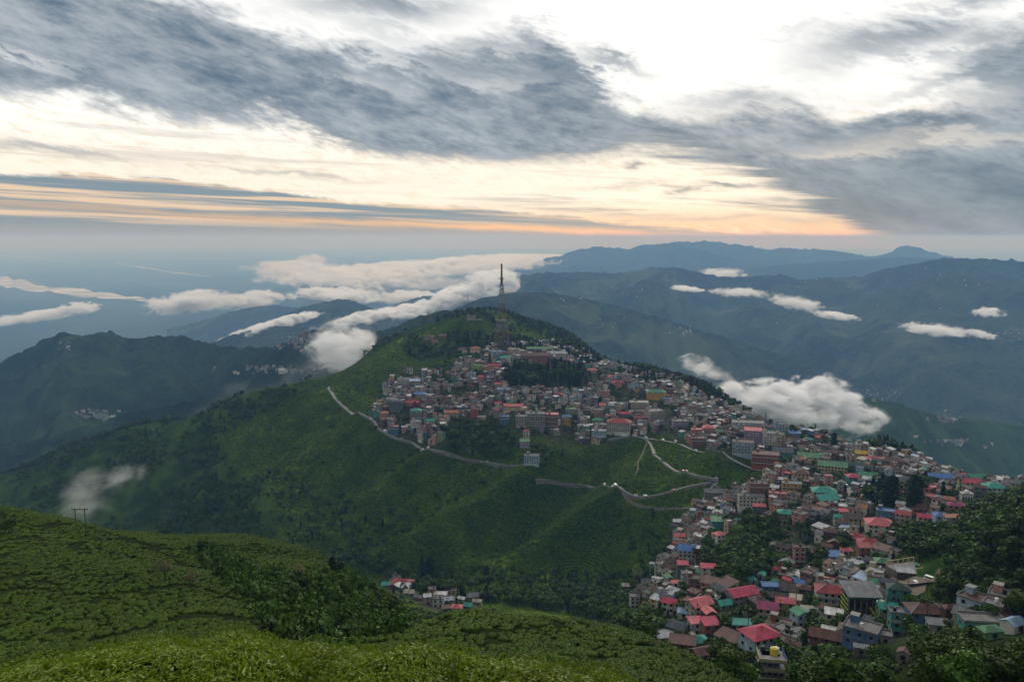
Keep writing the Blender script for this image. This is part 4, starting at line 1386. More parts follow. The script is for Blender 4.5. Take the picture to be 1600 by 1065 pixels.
    (1382, 820, 26, .6, 3, 'flat', 'blue', 'blue', -25, 'stepped bright blue house behind the big pink-red roof'),
    (1408, 763, 34, .5, 2, 'hip', 'slate', 'cream', -8, 'cream hotel block partly hidden by tall dark conifers'),
    (1407, 776, 16, .8, 1, 'gable', 'pink', 'cream', -4, 'pale pink roof seen between the two tall dark trees'),
    (1250, 750, 22, .7, 2, 'hip', 'rust', 'cream', -8, 'cream house with rusty hip roof above the orange-yellow block'),
    (1222, 716, 30, .7, 2, 'gable', 'slate', 'teal', -14, 'dark barn-like roof with teal end wall beside the red block'),
    # --- upper right blocks
    (1168, 676, 46, .45, 4, 'flat', 'concrete', 'white', -10, 'long white and pale yellow block of flats high on the ridge'),
    (1176, 690, 24, .6, 4, 'shed', 'pink', 'lilac', -14, 'lilac block with red top below the long white flats'),
    (1202, 699, 20, .8, 5, 'flat', 'concrete', 'white', -6, 'white five-storey block above the red brick building'),
    (1218, 700, 12, .9, 5, 'flat', 'concrete', 'cream', -6, 'grey-cream tower house right of the white five-storey block'),
    (1217, 680, 14, .9, 4, 'flat', 'slate', 'pale_blue', -4, 'pale blue block with grey roof on the ridge crest'),
    (1160, 714, 31, .6, 4, 'flat', 'rust', 'pale_blue', -16, 'pale blue four-storey block over the steep tea slope'),
    (1195, 732, 40, .6, 4, 'flat', 'rust', 'red_brick', -16, 'big red block stepping down beside the tea slope'),
    (1107, 680, 17, .8, 3, 'hip', 'pink', 'salmon', -6, 'salmon coloured three-storey house left of the steep tea slope'),
    (1242, 694, 34, .5, 1, 'gable', 'brown', 'maroon', -18, 'row of maroon roofs right of the white five-storey block'),
    (1270, 706, 40, .4, 1, 'gable', 'rust', 'maroon', -20, 'long rust-maroon roof running down behind the green market'),
    (1300, 715, 40, .4, 1, 'gable', 'brown', 'timber', -18, 'long dark brown roof behind the green market roof'),
    (1241, 682, 16, .6, 1, 'shed', 'blue', 'grey', -10, 'blue sheet roof at the ridge edge by the grass strip'),
    (1263, 692, 13, .8, 1, 'hip', 'teal', 'grey', -10, 'turquoise roof below the blue sheet roof on the ridge'),
    (1275, 688, 12, .8, 1, 'gable', 'pink', 'grey', -15, 'pink-red roof on the ridge beside the grass strip'),
    (1326, 697, 22, .7, 1, 'hip', 'orange', 'white', -20, 'orange-red roof beyond the tall cypress on the ridge'),
    # --- far right
    (1476, 756, 58, .3, 2, 'gable', 'blue', 'maroon', -12, 'very long blue roof over maroon walls near the mosque'),
    (1515, 764, 28, .6, 2, 'gable', 'crimson', 'white', -12, 'crimson roof directly behind the white dome'),
    (1552, 774, 28, .8, 2, 'hip', 'teal', 'white', -10, 'teal hip roof on a white house right of the white dome'),
    (1501, 733, 18, .6, 1, 'gable', 'pink', 'cream', -14, 'bright pink-red roof on the far edge beyond the long blue roof'),
    (1525, 750, 22, .7, 2, 'gable', 'green', 'green', -8, 'green roof above the crimson roof by the white dome'),
    (1577, 756, 26, .6, 1, 'hip', 'blue', 'brick', -8, 'blue hip roof at the far right edge of the town'),
    (1451, 776, 17, .8, 2, 'barrel', 'pink', 'pink', -20, 'pale pink vaulted roof right of the tall dark trees'),
    (1455, 783, 18, .6, 1, 'shed', 'red', 'brick', -10, 'red lean-to under the pale pink vaulted roof'),
    (1438, 802, 28, .8, 1, 'hip', 'rust', 'salmon', -10, 'rust-red two-tier hip roof above the right-hand wood'),
    (1492, 796, 24, .6, 1, 'hip', 'magenta', 'pink', -10, 'dusty pink hip roof beside the small lawn'),
    (1596, 738, 20, .7, 1, 'gable', 'pink', 'blue', -5, 'pink roof over blue wall cut by the right edge of the photo'),
    # --- centre of the ridge town
    (967, 680, 35, .6, 4, 'hip', 'red', 'white', -14, 'big white school-like block with red hip roof above the zigzag road'),
    (999, 645, 26, .6, 4, 'flat', 'cream', 'cream', -4, 'cream four-storey hotel with tall arched bays'),
    (1025, 625, 28, .5, 3, 'hip', 'green', 'ochre', -4, 'ochre hall with green roof above the cream hotel'),
    (1022, 660, 25, .8, 4, 'flat', 'concrete', 'plaster', 22, 'pale grey cornerwise block with white tanks on its roof', dict(tank=3)),
    (936, 684, 22, .6, 2, 'flat', 'silver', 'pale_blue', -6, 'pale blue flat-topped house left of the white school block'),
    (1090, 698, 20, .7, 3, 'flat', 'rust', 'brick', -2, 'dark brick arcaded house hanging over the tea slope'),
    (1092, 680, 22, .6, 2, 'flat', 'pink', 'salmon', -2, 'salmon upper building behind the brick arcade'),
    (1062, 670, 22, .7, 3, 'flat', 'concrete', 'lilac', 0, 'grey-lilac block with posts above the zigzag road'),
    (932, 652, 19, .5, 3, 'flat', 'concrete', 'salmon', 0, 'salmon-orange three-storey block in mid town'),
    (943, 623, 18, .5, 3, 'flat', 'brown', 'pink', 0, 'pink three-storey block right of the conifer grove'),
    (925, 582, 14, .6, 1, 'hip', 'pink', 'cream', -6, 'pink-red roof highest on the slope right of the conifer grove'),
    (955, 592, 14, .7, 1, 'hip', 'pink', 'cream', -10, 'pink-red roof with cream wall below the highest pink roof'),
    (965, 602, 17, .6, 1, 'gable', 'crimson', 'white', -4, 'crimson-pink roof in the middle of the upper right town'),
    (944, 640, 14, .6, 2, 'gable', 'pink', 'white', -10, 'white house with coral roof beside a teal block'),
    (953, 646, 14, .8, 3, 'flat', 'concrete', 'teal', -10, 'teal block just right of the coral roofed white house'),
    (976, 655, 15, .6, 2, 'gable', 'crimson', 'slate', -4, 'crimson roof above the white school block'),
    (1003, 662, 22, .6, 2, 'flat', 'red', 'red_brick', -4, 'brick-red building between the school block and the cornerwise block'),
    (934, 662, 17, .7, 1, 'hip', 'green', 'plaster', -4, 'green hip roof above the pale blue flat-topped house'),
    (838, 671, 26, .6, 6, 'flat', 'concrete', 'grey', -2, 'grey six-storey office block with long window bands'),
    (863, 672, 18, .9, 6, 'flat', 'pink', 'brick', -8, 'brown brick tower block with pink roof terrace'),
    (885, 664, 12, .8, 3, 'hip', 'blue', 'ochre', -4, 'bright orange-yellow house with blue tank roof'),
    (802, 642, 28, .4, 2, 'gable', 'pink', 'cream', -6, 'long coral-red roof left of the grey office block'),
    (803, 552, 18, .7, 2, 'flat', 'cream', 'cream', 2, 'cream building at the foot of the lattice tower'),
    (776, 562, 15, .7, 4, 'flat', 'sky', 'pale_blue', 10, 'pale blue four-storey house left of the green roof under the tower'),
    (791, 567, 17, .7, 2, 'hip', 'teal', 'teal', -4, 'teal roof immediately below the cream building'),
    (842, 550, 36, .3, 2, 'gable', 'pale_green', 'magenta' if False else 'maroon', -2, 'long maroon hall with pale green roof right of the lattice tower'),
    (832, 562, 52, .3, 2, 'gable', 'rust', 'brick', -3, 'very long rusty roofed building under the maroon hall'),
    (868, 558, 30, .4, 1, 'gable', 'silver', 'plaster', -6, 'long pale roof at the right end of the ridge-top buildings'),
    (892, 652, 15, .7, 3, 'flat', 'pale_green', 'green', 0, 'green and cream striped house right of the brick tower block'),
    (788, 664, 14, .8, 3, 'flat', 'blue', 'blue', 0, 'dark blue house left of the stacked balconies'),
    (815, 668, 16, .8, 4, 'flat', 'concrete', 'plaster', -4, 'stacked house with pale balcony bands left of the grey office block'),
    (831, 727, 22, .7, 3, 'flat', 'slate', 'pale_blue', -6, 'pale blue three-storey house alone at the end of the valley road'),
    (820, 700, 14, .8, 2, 'shed', 'pale_green', 'lilac', -4, 'small lilac house with pale green roof above the lonely blue house'),
    (898, 628 + 12, 16, .6, 2, 'flat', 'cream', 'cream', 0, 'cream and green terraced house above the orange-yellow house'),
    # --- left end of the ridge town
    (631, 606, 18, .6, 4, 'flat', 'grey', 'white', -4, 'white gridded block at the upper left corner of the town'),
    (648, 605, 15, .6, 3, 'shed', 'sky', 'grey', -4, 'grey block with pale blue roof beside the white gridded block'),
    (656, 624, 19, .6, 2, 'hip', 'blue', 'plaster', -2, 'bright blue hip roof near the left end of the town'),
    (622, 643, 19, .8, 3, 'barrel', 'slate', 'slate', -8, 'dark house with rounded slate roof at the left end of the town'),
    (650, 637, 13, .8, 2, 'gable', 'crimson', 'brick', -25, 'crimson roof right of the rounded slate roof'),
    (641, 642, 14, .8, 3, 'gable', 'red', 'maroon', -20, 'red roof on a dark red house beside the rounded slate roof'),
    (650, 655, 16, .8, 3, 'hip', 'teal', 'grey', -4, 'teal roofed grey block in the left part of the town'),
    (650, 668, 15, .7, 2, 'flat', 'silver', 'white', -4, 'white block below the teal roofed grey block'),
    (613, 635, 17, .6, 3, 'shed', 'slate', 'green', -2, 'tall narrow-fronted house with blue-grey roof at the town edge'),
    (616, 680, 13, .7, 3, 'flat', 'pink', 'blue', -4, 'blue house with pink roof beside the hill road'),
    (601, 655, 12, .8, 2, 'hip', 'orange', 'salmon', -6, 'orange roofed house by the road bend at the left end'),
    (589, 652, 11, .7, 2, 'flat', 'slate', 'teal', 0, 'teal house nearest the road bend at the left end'),
    (746, 579, 18, .5, 2, 'flat', 'pale_green', 'lime', 0, 'lime green house high in the ridge town'),
    (739, 594, 9, .8, 3, 'flat', 'sky', 'pale_blue', 0, 'narrow sky blue house below the lime green house'),
    (752, 596, 10, .8, 2, 'hip', 'crimson', 'pink', -5, 'crimson roofed house right of the narrow sky blue house'),
    (765, 581, 18, .5, 2, 'hip', 'orange', 'salmon', 0, 'orange-tiled building right of the lime green house'),
    (741, 652, 12, .8, 3, 'flat', 'rust', 'red_brick', 0, 'square brick-red house near the wooded dip'),
    (753, 657, 12, .7, 1, 'flat', 'cream', 'cream', 0, 'low cream house right of the square brick-red house'),
    (706, 652, 22, .5, 2, 'gable', 'orange', 'plaster', -6, 'long orange roof at the edge of the wooded dip'),
    (672, 662, 16, .6, 1, 'gable', 'teal', 'cream', -6, 'teal and cream roof in the lower left of the town'),
    (716, 577, 10, .7, 3, 'flat', 'silver', 'white', 0, 'small white block at the upper left edge of the town'),
    (779, 636, 11, .8, 1, 'hip', 'crimson', 'lilac', 0, 'crimson roof left of the long coral-red roof'),
    (779, 606, 11, .8, 1, 'hip', 'pink', 'plaster', 0, 'pink roof just left of the conifer grove'),
    (783, 614, 11, .8, 1, 'hip', 'sky', 'pale_blue', 0, 'light blue roof below the pink roof by the grove'),
    (773, 577 + 2, 18, .5, 2, 'gable', 'red', 'plaster', 0, 'red roof directly left of the conifer grove'),
    # --- knoll and outlying houses
    (672, 530, 10, .8, 1, 'hip', 'rust', 'salmon', 0, 'upper left brown house of the cluster below the antenna knoll'),
    (680, 537, 10, .8, 1, 'gable', 'rust', 'salmon', -8, 'lowest brown house of the cluster below the antenna knoll'),
    (692, 529, 11, .8, 1, 'gable', 'rust', 'brick', 6, 'right brown house of the cluster below the antenna knoll'),
    (665, 534, 8, .8, 1, 'gable', 'brown', 'brick', 0, 'leftmost dark house of the cluster below the antenna knoll'),
    (723, 551, 14, .7, 1, 'hip', 'brown', 'cream', 4, 'cream cottage with dark roof left of the lattice tower, left of two'),
    (743, 551, 15, .7, 1, 'hip', 'orange', 'cream', -4, 'cream cottage with orange roof left of the lattice tower, right of two'),
    (736, 500, 12, .6, 2, 'flat', 'concrete', 'plaster', 0, 'station building on the antenna knoll'),
    (748, 503, 12, .6, 1, 'flat', 'concrete', 'timber', 0, 'low dark building at the right of the antenna knoll'),
    (630, 922, 34, .7, 2, 'hip', 'red', 'brick', -10, 'large red-brown villa in the valley behind the tea hills'),
    (605, 917, 16, .8, 1, 'gable', 'teal', 'grey', 10, 'dull green roof left of the red-brown villa in the valley'),
    (642, 930, 18, .7, 1, 'gable', 'cream', 'plaster', -12, 'pale house below the red-brown villa in the valley'),
    (714, 954, 16, .8, 1, 'hip', 'pink', 'white', -6, 'pink-red roof in the hamlet behind the tea mound'),
    (731, 952, 15, .8, 1, 'gable', 'teal', 'grey', -10, 'green roof right of the pink-red roof in the hamlet'),
    (700, 942, 18, .7, 1, 'gable', 'silver', 'grey', 10, 'silver roof in the middle of the hamlet behind the tea mound'),
    (685, 948, 16, .8, 2, 'flat', 'concrete', 'white', 0, 'white flat-roofed house at the left of the hamlet'),
    (746, 945, 14, .7, 1, 'gable', 'cream', 'plaster', -12, 'cream roof at the right end of the hamlet'),
    (655, 938, 13, .7, 1, 'gable', 'grey', 'brick', -20, 'grey roofed brick house between the red-brown villa and the hamlet'),
    (668, 944, 12, .8, 2, 'shed', 'silver', 'plaster', 10, 'silver lean-to house at the left edge of the hamlet'),
    (706, 934, 13, .7, 2, 'flat', 'rust', 'cream', 0, 'cream two-storey house at the back of the hamlet'),
    (722, 940, 12, .7, 1, 'gable', 'white', 'grey', -25, 'whitish gable roof above the pink-red roof in the hamlet'),
    (697, 956, 13, .7, 1, 'shed', 'rust', 'slate', 14, 'rusty slate-walled shed nearest the tea mound crest'),
    (675, 932, 11, .8, 2, 'flat', 'concrete', 'pink', 0, 'pink house squeezed beside the dark conifers of the hamlet'),
    (690, 934, 16, .6, 1, 'shed', 'white', 'plaster', 0, 'whitish roof at the back of the hamlet'),
]

rs = random.Random(11)
n_full = 0
for it in KEY:
    px, py, wpx, ratio, st, rk, rmm, wmm, yaw, lab = it[:10]
    ex = dict(it[10]) if len(it) > 10 else {}
    if ex.get('trim') == 'trim':
        ex['trim'] = trimw
    elif ex.get('trim') == 'pink':
        ex['trim'] = ROOFS['pink']
    x, y, z = hit(px, py, 180)
    w = wpx * y / F / (0.92 + 0.1 * abs(math.sin(math.radians(yaw))))
    d = w * ratio
    y += d * 0.45
    x += x / y * d * 0.45
    if st > 1 and rk == 'flat' and 'tank' not in ex:
        ex['tank'] = rs.choice((0, 1, 1, 2))
    if st >= 3 and 'balcony' not in ex and rs.random() < .6:
        ex['balcony'] = st - 1
    house(x, y, w, d, st, rk, rmm, wmm, math.radians(yaw), lab, full=(y < 760), rs=rs, **ex)
    PLACED.append((x, y, max(w, d) * 0.5))
    for k_ in (-.3, 0, .3):
        KEYPIX.append((px + k_ * wpx, py - wpx * .22 - 1.5, y))


# ------------------------------------------------------------------ special buildings
def root_at(name, x, y, z, yaw, label, cat, group=None):
    r = bpy.data.objects.new(name, None)
    COL.objects.link(r)
    r.location = (x, y, z)
    r.rotation_euler = (0, 0, math.radians(yaw))
    tag(r, label, cat, group)
    return r


def clear_area(x, y, r):
    PLACED.append((x, y, r))


# tall hall with grey roof on an open green frame, yellow stairs
x, y, z = hit(1352, 966, 180)
S = y / F
r = root_at('open_hall', x, y + 6, gz(x, y + 6) - .5, -4, 'tall hall on stilts with wide grey roof, green side lattice and yellow stairs', 'building')
W, D, H = 48 * S, 34 * S, 50 * S
KEYPIX += [(1352 + a_, 935 + b_, y) for a_ in (-22, -8, 8, 22) for b_ in (-28, -10, 8)]
mb = MB()
roof_geo(mb, 'shed', W, D * 1.25, H, ROOFS['slate'] if False else ROOFS['grey'], 1.2, rise=D * .18)
mb.build('roof', r)
mb = MB()
for i in range(6):
    for b in (-D / 2, D / 2):
        mb.box(-W / 2 + W * i / 5 - .22, -W / 2 + W * i / 5 + .22, b - .2, b + .2, -6, H + .1, WALLS['concrete'])
mb.build('posts', r)
tag(r.children[-1], 'row of concrete posts', kind='stuff')
mb = MB()
mb.box(-W / 2 + .5, W / 2 - .5, -D / 2 + 1.4, D / 2 - .5, H * .18, H - .2, WALLS['timber'])
mb.build('wall', r)
mb = MB()
mb.box(-W / 2, W / 2, -D / 2 - .35, -D / 2 - .22, H - 1.9, H - .5, ROOFS['teal'])
mb.build('fascia', r)
for k in range(5):
    mb = MB()
    zz = H * (.12 + .16 * k)
    mb.box(-W / 2 - .5, -W / 2 - .25, -D / 2, D / 2, zz, zz + .55, WALLS['lime'])
    mb.build('lattice_rail', r)
for k in range(2):
    mb = MB()
    a = Vector((W * (.18 - .03 * k), -D * .5 - 1.0 - k * 1.6, H * (.62 - .20 * k)))
    b = Vector((W * (.56 - .12 * k), -D * .5 - 3.0 - k * 1.6, H * (.02 - .04 * k)))
    mb.tube(a, b, .42, .42, tanky, 5)
    mb.build('stair_rail', r)
for i in range(4):
    mb = MB()
    mb.box(-W * .42 + i * W * .22, -W * .42 + i * W * .22 + W * .12, -D / 2 + 1.3, -D / 2 + 1.385, H * .5, H * .68, glass)
    mb.build('window', r)
clear_area(x, y + 6, 10)

# concrete terraces with water tanks at the bottom edge
x, y, z = hit(1214, 1062, 150)
S = y / F
r = root_at('concrete_terraces', x, y + 6, at(1214, 1072, y + 4)[2], -8, 'stepped concrete house with roof terrace, yellow and white tanks, at the bottom edge', 'building')
W, D, sh = 40 * S, 30 * S, 17 * S
KEYPIX += [(1214 + a_, 1030 + b_, y) for a_ in (-16, 0, 16) for b_ in (-28, -10, 8, 24)]
mb = MB()
mb.box(-W / 2, W / 2, -D / 2, D / 2, -16, sh * 2 - .2, WALLS['plaster'])
mb.box(-W / 2 + .8, W / 2 - .8, -D / 2 + 2.2, D / 2, sh * 2 - .2, sh * 3, WALLS['blue'])
mb.build('wall', r)
for k in range(1, 4):
    mb = MB()
    mb.box(-W / 2 - .4, W / 2 + .4, -D / 2 - 1.6, D / 2 + .2, sh * k - .35, sh * k, slabm)
    mb.box(-W / 2 - .4, W / 2 + .4, -D / 2 - 1.6, -D / 2 - 1.45, sh * k, sh * k + .9, WALLS['cream'])
    mb.box(-W / 2 - .4, -W / 2 - .25, -D / 2 - 1.45, D / 2 + .2, sh * k, sh * k + .9, WALLS['cream'])
    mb.build('terrace', r)
mb = MB()
mb.box(W / 2 + .25, W / 2 + .4, -D / 2 - 1.45, D / 2 + .2, sh * 3, sh * 3 + 1.0, WALLS['blue'])
mb.build('parapet', r)
for (a, b, rr, hh, mt) in ((.12, .05, 1.15, 2.1, tanky), (.24, .22, .9, 1.8, tankw), (-.30, .34, .75, 1.5, tankk)):
    mb = MB()
    mb.tube((a * W, b * D, sh * 3), (a * W, b * D, sh * 3 + hh), rr, rr * .95, mt, 12)
    mb.tube((a * W, b * D, sh * 3 + hh), (a * W, b * D, sh * 3 + hh + .35), rr * .9, rr * .3, mt, 12)
    mb.build('water_tank', r)
for k in range(-1, 3):
    for i in range(4):
        o = link('window', window_mesh(1.3, 1.35, trimw), None, r)
        yy_ = -D / 2 if k < 2 else -D / 2 + 2.2
        o.location = (-W / 2 + (i + .5) * W / 4, yy_, sh * k + 1.0)
for k in range(5):
    mb = MB()
    xx = -W / 2 - .1 + k * W / 4
    mb.box(xx - .12, xx + .12, -D / 2 - 1.55, -D / 2 - 1.3, sh * 1, sh * 3 - .3, slabm)
    mb.build('column', r)
mb = MB()
mb.box(-W / 2 - 1.3, -W / 2 - .9, -D / 2 - 3, -D / 2 - 2.5, -12, sh * 2.3, WALLS['cream'])
mb.build('drain_stack', r)
clear_area(x, y + 6, 9)

# unfinished concrete terrace in the wood
x, y, z = hit(1434, 892, 250)
S = y / F
KEYPIX += [(1434 + a_, 880 + b_, y) for a_ in (-22, 0, 22) for b_ in (-8, 4)]
r = root_at('unfinished_building', x, y + 8, gz(x, y + 8) + 1.5, 18, 'unfinished grey concrete slab with column stubs, enclosed by trees', 'building')
W, D = 56 * S, 40 * S
mb = MB()
mb.box(-W / 2, W / 2, -D / 2, D / 2, -5, -.25, WALLS['concrete'])
mb.build('wall', r)
mb = MB()
mb.box(-W / 2 - .3, W / 2 + .3, -D / 2 - .3, D / 2 + .3, -.25, .15, slabm)
mb.build('floor_slab', r)
for i in range(6):
    for j in range(2):
        mb = MB()
        a = -W / 2 + i * W / 5
        b = -D / 2 + j * D
        mb.box(a - .22, a + .22, b - .22, b + .22, .15, 2.3, WALLS['cream'])
        mb.build('column', r)
for j in range(2):
    mb = MB()
    b = -D / 2 + j * D
    mb.box(-W / 2, W / 2, b - .2, b + .2, 2.3, 2.65, WALLS['cream'])
    mb.build('beam', r)
mb = MB()
mb.tube((W * .25, 0, .15), (W * .25, 0, 1.6), .8, .8, ROOFS['teal'], 10)
mb.build('water_tank', r)
clear_area(x, y + 8, 12)

# white mosque with dome and minaret
x, y, z = hit(1513, 782, 350)
S = y / F
KEYPIX += [(1513 + a_, 772 + b_, y) for a_ in (-16, -6, 0, 8) for b_ in (-14, -4, 6)]
r = root_at('mosque', x, y + 3, gz(x, y + 3), -8, 'white mosque with a ribbed dome over an arched front', 'mosque')
W, D, H = 17 * S, 10 * S, 11 * S
mb = MB()
mb.box(-W / 2, W / 2, -D / 2, D / 2, -4, H, WALLS['white'])
mb.build('wall', r)
mb = MB()
n = 12
rings = []
R_ = 4.3 * S
rings.append((R_ * .96, H - .2))
rings.append((R_ * .96, H + 2.2 * S))
for k in range(7):
    a = k / 6 * math.pi * .5
    rings.append((R_ * math.cos(a) * (1.06 if k == 1 else 1), H + 2.2 * S + R_ * 1.1 * math.sin(a)))
vs = [(q * math.cos(2 * math.pi * i / n), q * math.sin(2 * math.pi * i / n), zc) for q, zc in rings for i in range(n)]
fs = [(k * n + i, k * n + (i + 1) % n, (k + 1) * n + (i + 1) % n, (k + 1) * n + i) for k in range(8) for i in range(n)]
mb.add(vs, fs, tankw)
mb.tube((0, 0, H + 2 * S + R_), (0, 0, H + 2 * S + R_ * 1.8), .12, .04, metal, 5)
mb.build('dome', r)
for i in range(4):
    mb = MB()
    a = -W * .36 + i * W * .24
    for k in range(7):
        t = math.pi * k / 6
    mb.add([(a + W * .08 * math.cos(math.pi * k / 6), -D / 2 - .03, H * .5 + W * .08 * math.sin(math.pi * k / 6)) for k in range(7)] + [(a - W * .08, -D / 2 - .03, .3), (a + W * .08, -D / 2 - .03, .3)], [tuple(range(9))], dark)
    mb.build('arch', r)
mb = MB()
mb.box(-W / 2 - .3, W / 2 + .3, -D / 2 - .3, D / 2 + .3, H, H + .8, trimw)
mb.build('cornice', r)
clear_area(x, y + 3, 9)
x, y, z = hit(1498, 775, 350)
r = root_at('minaret', x, y + 2, gz(x, y + 2), -8, 'square white minaret with a pointed finial left of the dome', 'tower')
S = y / F
mb = MB()
mb.box(-2.0 * S, 2.0 * S, -2.0 * S, 2.0 * S, -3, 17 * S, WALLS['white'])
mb.build('shaft', r)
mb = MB()
mb.box(-2.5 * S, 2.5 * S, -2.5 * S, 2.5 * S, 17 * S, 17.8 * S, trimw)
mb.tube((0, 0, 17.8 * S), (0, 0, 21 * S), 1.3 * S, 1.1 * S, WALLS['cream'], 8)
mb.tube((0, 0, 21 * S), (0, 0, 26 * S), 1.0 * S, .1, tanky, 8)
mb.build('finial', r)
for k in range(3):
    o = link('window', window_mesh(1.0, 1.35, WALLS['timber']), None, r)
    o.location = (0, -2.0 * S, 3 * S + k * 4.6 * S)
clear_area(x, y + 2, 4)

# pale twin-towered church
x, y, z = hit(1421, 740, 400)
S = y / F
KEYPIX += [(1421 + a_, 730 + b_, y) for a_ in (-8, 8) for b_ in (-6, 4)]
r = root_at('church', x, y + 4, gz(x, y + 4), -6, 'pale grey church with two battlemented towers near the ridge edge', 'church')
mb = MB()
mb.box(-8 * S, 8 * S, -3 * S, 5 * S, -4, 7 * S, WALLS['white'])
mb.build('wall', r)
for s in (-1, 1):
    mb = MB()
    c = s * 6 * S
    mb.box(c - 2.2 * S, c + 2.2 * S, -5.2 * S, -1 * S, -4, 12 * S, WALLS['white'])
    for q in (-1, 0, 1):
        mb.box(c + q * 1.6 * S - .5 * S, c + q * 1.6 * S + .5 * S, -5.2 * S, -4.4 * S, 12 * S, 13.1 * S, trimw)
    mb.build('tower', r)
    o = link('window', window_mesh(1.3, 1.9, WALLS['timber']), None, r)
    o.location = (c, -5.2 * S, 8 * S)
mb = MB()
roof_geo(mb, 'gable_y', 11 * S, 8 * S, 7 * S, ROOFS['grey'], .3)
mb.build('roof', r)
clear_area(x, y + 4, 9)



# ------------------------------------------------------------------ roads
asph = simple_mat('road_surface', (0.26, 0.25, 0.235), rough=0.9, scale=0.08, var=0.2, dirt=(0.09, 0.08, 0.065))
dirtm = simple_mat('dirt_track', (0.15, 0.122, 0.092), rough=1.0, scale=0.15, dirt=(0.10, 0.09, 0.06))
stonew = simple_mat('retaining_stone', (0.20, 0.19, 0.175), rough=0.95, scale=0.2, dirt=(0.05, 0.055, 0.04))


def densify(pts, step):
    out = [pts[0]]
    for a, b in zip(pts, pts[1:]):
        n = max(1, int(math.hypot(b[0] - a[0], b[1] - a[1]) / step))
        for i in range(1, n + 1):
            out.append((a[0] + (b[0] - a[0]) * i / n, a[1] + (b[1] - a[1]) * i / n))
    return out


def chaikin(p, n=2):
    for _ in range(n):
        q = [p[0]]
        for a, b in zip(p, p[1:]):
            q.append(tuple(a[i] * .75 + b[i] * .25 for i in range(len(a))))
            q.append(tuple(a[i] * .25 + b[i] * .75 for i in range(len(a))))
        q.append(p[-1])
        p = q
    return p


ROAD_PTS = []


def road(name, pix_pts, width, mat, skirt=0.6, kerb=True, label=None, ymin=200):
    W = [hit(px, py, ymin) for px, py in pix_pts]
    P = chaikin([(a, b) for a, b, c in W], 2)
    P = densify(P, 7.0)
    # even out
    for _ in range(2):
        P = [P[0]] + [((P[i - 1][0] + 2 * P[i][0] + P[i + 1][0]) / 4, (P[i - 1][1] + 2 * P[i][1] + P[i + 1][1]) / 4) for i in range(1, len(P) - 1)] + [P[-1]]
    zs = []
    for x, y in P:
        zs.append(max(gz(x, y), gz(x, y + width * .22), gz(x, y - width * .22)) + 0.25)
    zs = np.convolve(np.pad(zs, 2, mode='edge'), [.15, .2, .3, .2, .15], mode='valid')
    zs = [max(z, gz(x, y) + .25) for z, (x, y) in zip(zs, P)]
    mb = MB()
    rows = []
    for i, (x, y) in enumerate(P):
        a = P[max(0, i - 1)]
        b = P[min(len(P) - 1, i + 1)]
        tx, ty = b[0] - a[0], b[1] - a[1]
        l = math.hypot(tx, ty) or 1
        nx, ny = -ty / l, tx / l
        h = width / 2
        rows.append((x - nx * h, y - ny * h, x + nx * h, y + ny * h, zs[i], nx, ny))
    vs, fs, ks = [], [], []
    for r in rows:
        vs += [(r[0], r[1], r[4]), (r[2], r[3], r[4])]
    for i in range(len(rows) - 1):
        fs.append((2 * i, 2 * i + 2, 2 * i + 3, 2 * i + 1))
    mb.add(vs, fs, mat)
    o = mb.build(name)
    tag(o, label, kind='structure')
    if kerb:
        # stone retaining wall and parapet on the valley side
        mb = MB()
        for sgn in (0, 1):
            vs, fs = [], []
            for r in rows:
                k = -1 if sgn == 0 else 1
                bx, by = (r[0], r[1]) if sgn == 0 else (r[2], r[3])
                ox, oy = bx + k * r[5] * .3, by + k * r[6] * .3
                low = gz(ox, oy) < r[4] - .2
                top = r[4] + (0.45 if low else 0.1)
                vs += [(bx, by, r[4] - .1), (bx, by, top), (ox, oy, top), (ox, oy, min(r[4] - skirt, gz(ox, oy) - .5))]
            for i in range(len(rows) - 1):
                a, b = 4 * i, 4 * i + 4
                for j in range(3):
                    fs.append((a + j, b + j, b + j + 1, a + j + 1))
            mb.add(vs, fs, stonew)
        w_ = mb.build('retaining_wall')
        tag(w_, 'pale stone retaining wall and parapet along ' + label, 'wall')
    for (x, y), z in zip(P, zs):
        ROAD_PTS.append((x, y, z, name))
    for (x, y) in P[::2]:
        PLACED.append((x, y, width * 0.62))
    return [(x, y, z) for (x, y), z in zip(P, zs)]


R1 = road('road', [(512, 606), (520, 616), (524, 624), (536, 634), (548, 642), (560, 646), (575, 652), (585, 657), (588, 664), (596, 673), (610, 682), (625, 687), (640, 689),
                   (655, 693), (668, 702), (684, 706), (700, 710), (722, 716), (745, 719), (770, 721), (800, 725), (824, 728)], 4.6, asph, label='the hill road below the left half of the town')
R2 = road('road', [(895, 674), (930, 690), (960, 686), (985, 680), (1005, 683), (1016, 690), (1021, 702), (1023, 712), (1036, 722), (1052, 732), (1064, 738), (1080, 743), (1100, 745), (1116, 748),
                   (1122, 750), (1112, 753), (1088, 757), (1060, 764), (1040, 770), (1018, 775), (1002, 777), (988, 775), (979, 770), (972, 764), (966, 760), (950, 758), (925, 757), (905, 757), (880, 756), (860, 754), (836, 752)],
          4.4, asph, label='the zigzag road in the middle of the tea slope')
R3 = road('road', [(972, 764), (975, 772), (984, 782), (1000, 789), (1020, 793), (1045, 795), (1065, 795), (1084, 792)], 3.6, dirtm, label='the pale lower lane leaving the zigzag road')
R4 = road('road', [(1120, 752), (1108, 768), (1098, 782), (1096, 795), (1103, 812), (1109, 830), (1112, 845), (1112, 858), (1118, 874), (1116, 890)], 3.6, asph, label='the lane descending through the lower town', kerb=False)
R5 = road('road', [(1000, 684), (1040, 688), (1080, 700), (1130, 712), (1190, 735)], 4.5, asph, label='the street along the foot of the upper town', kerb=False)
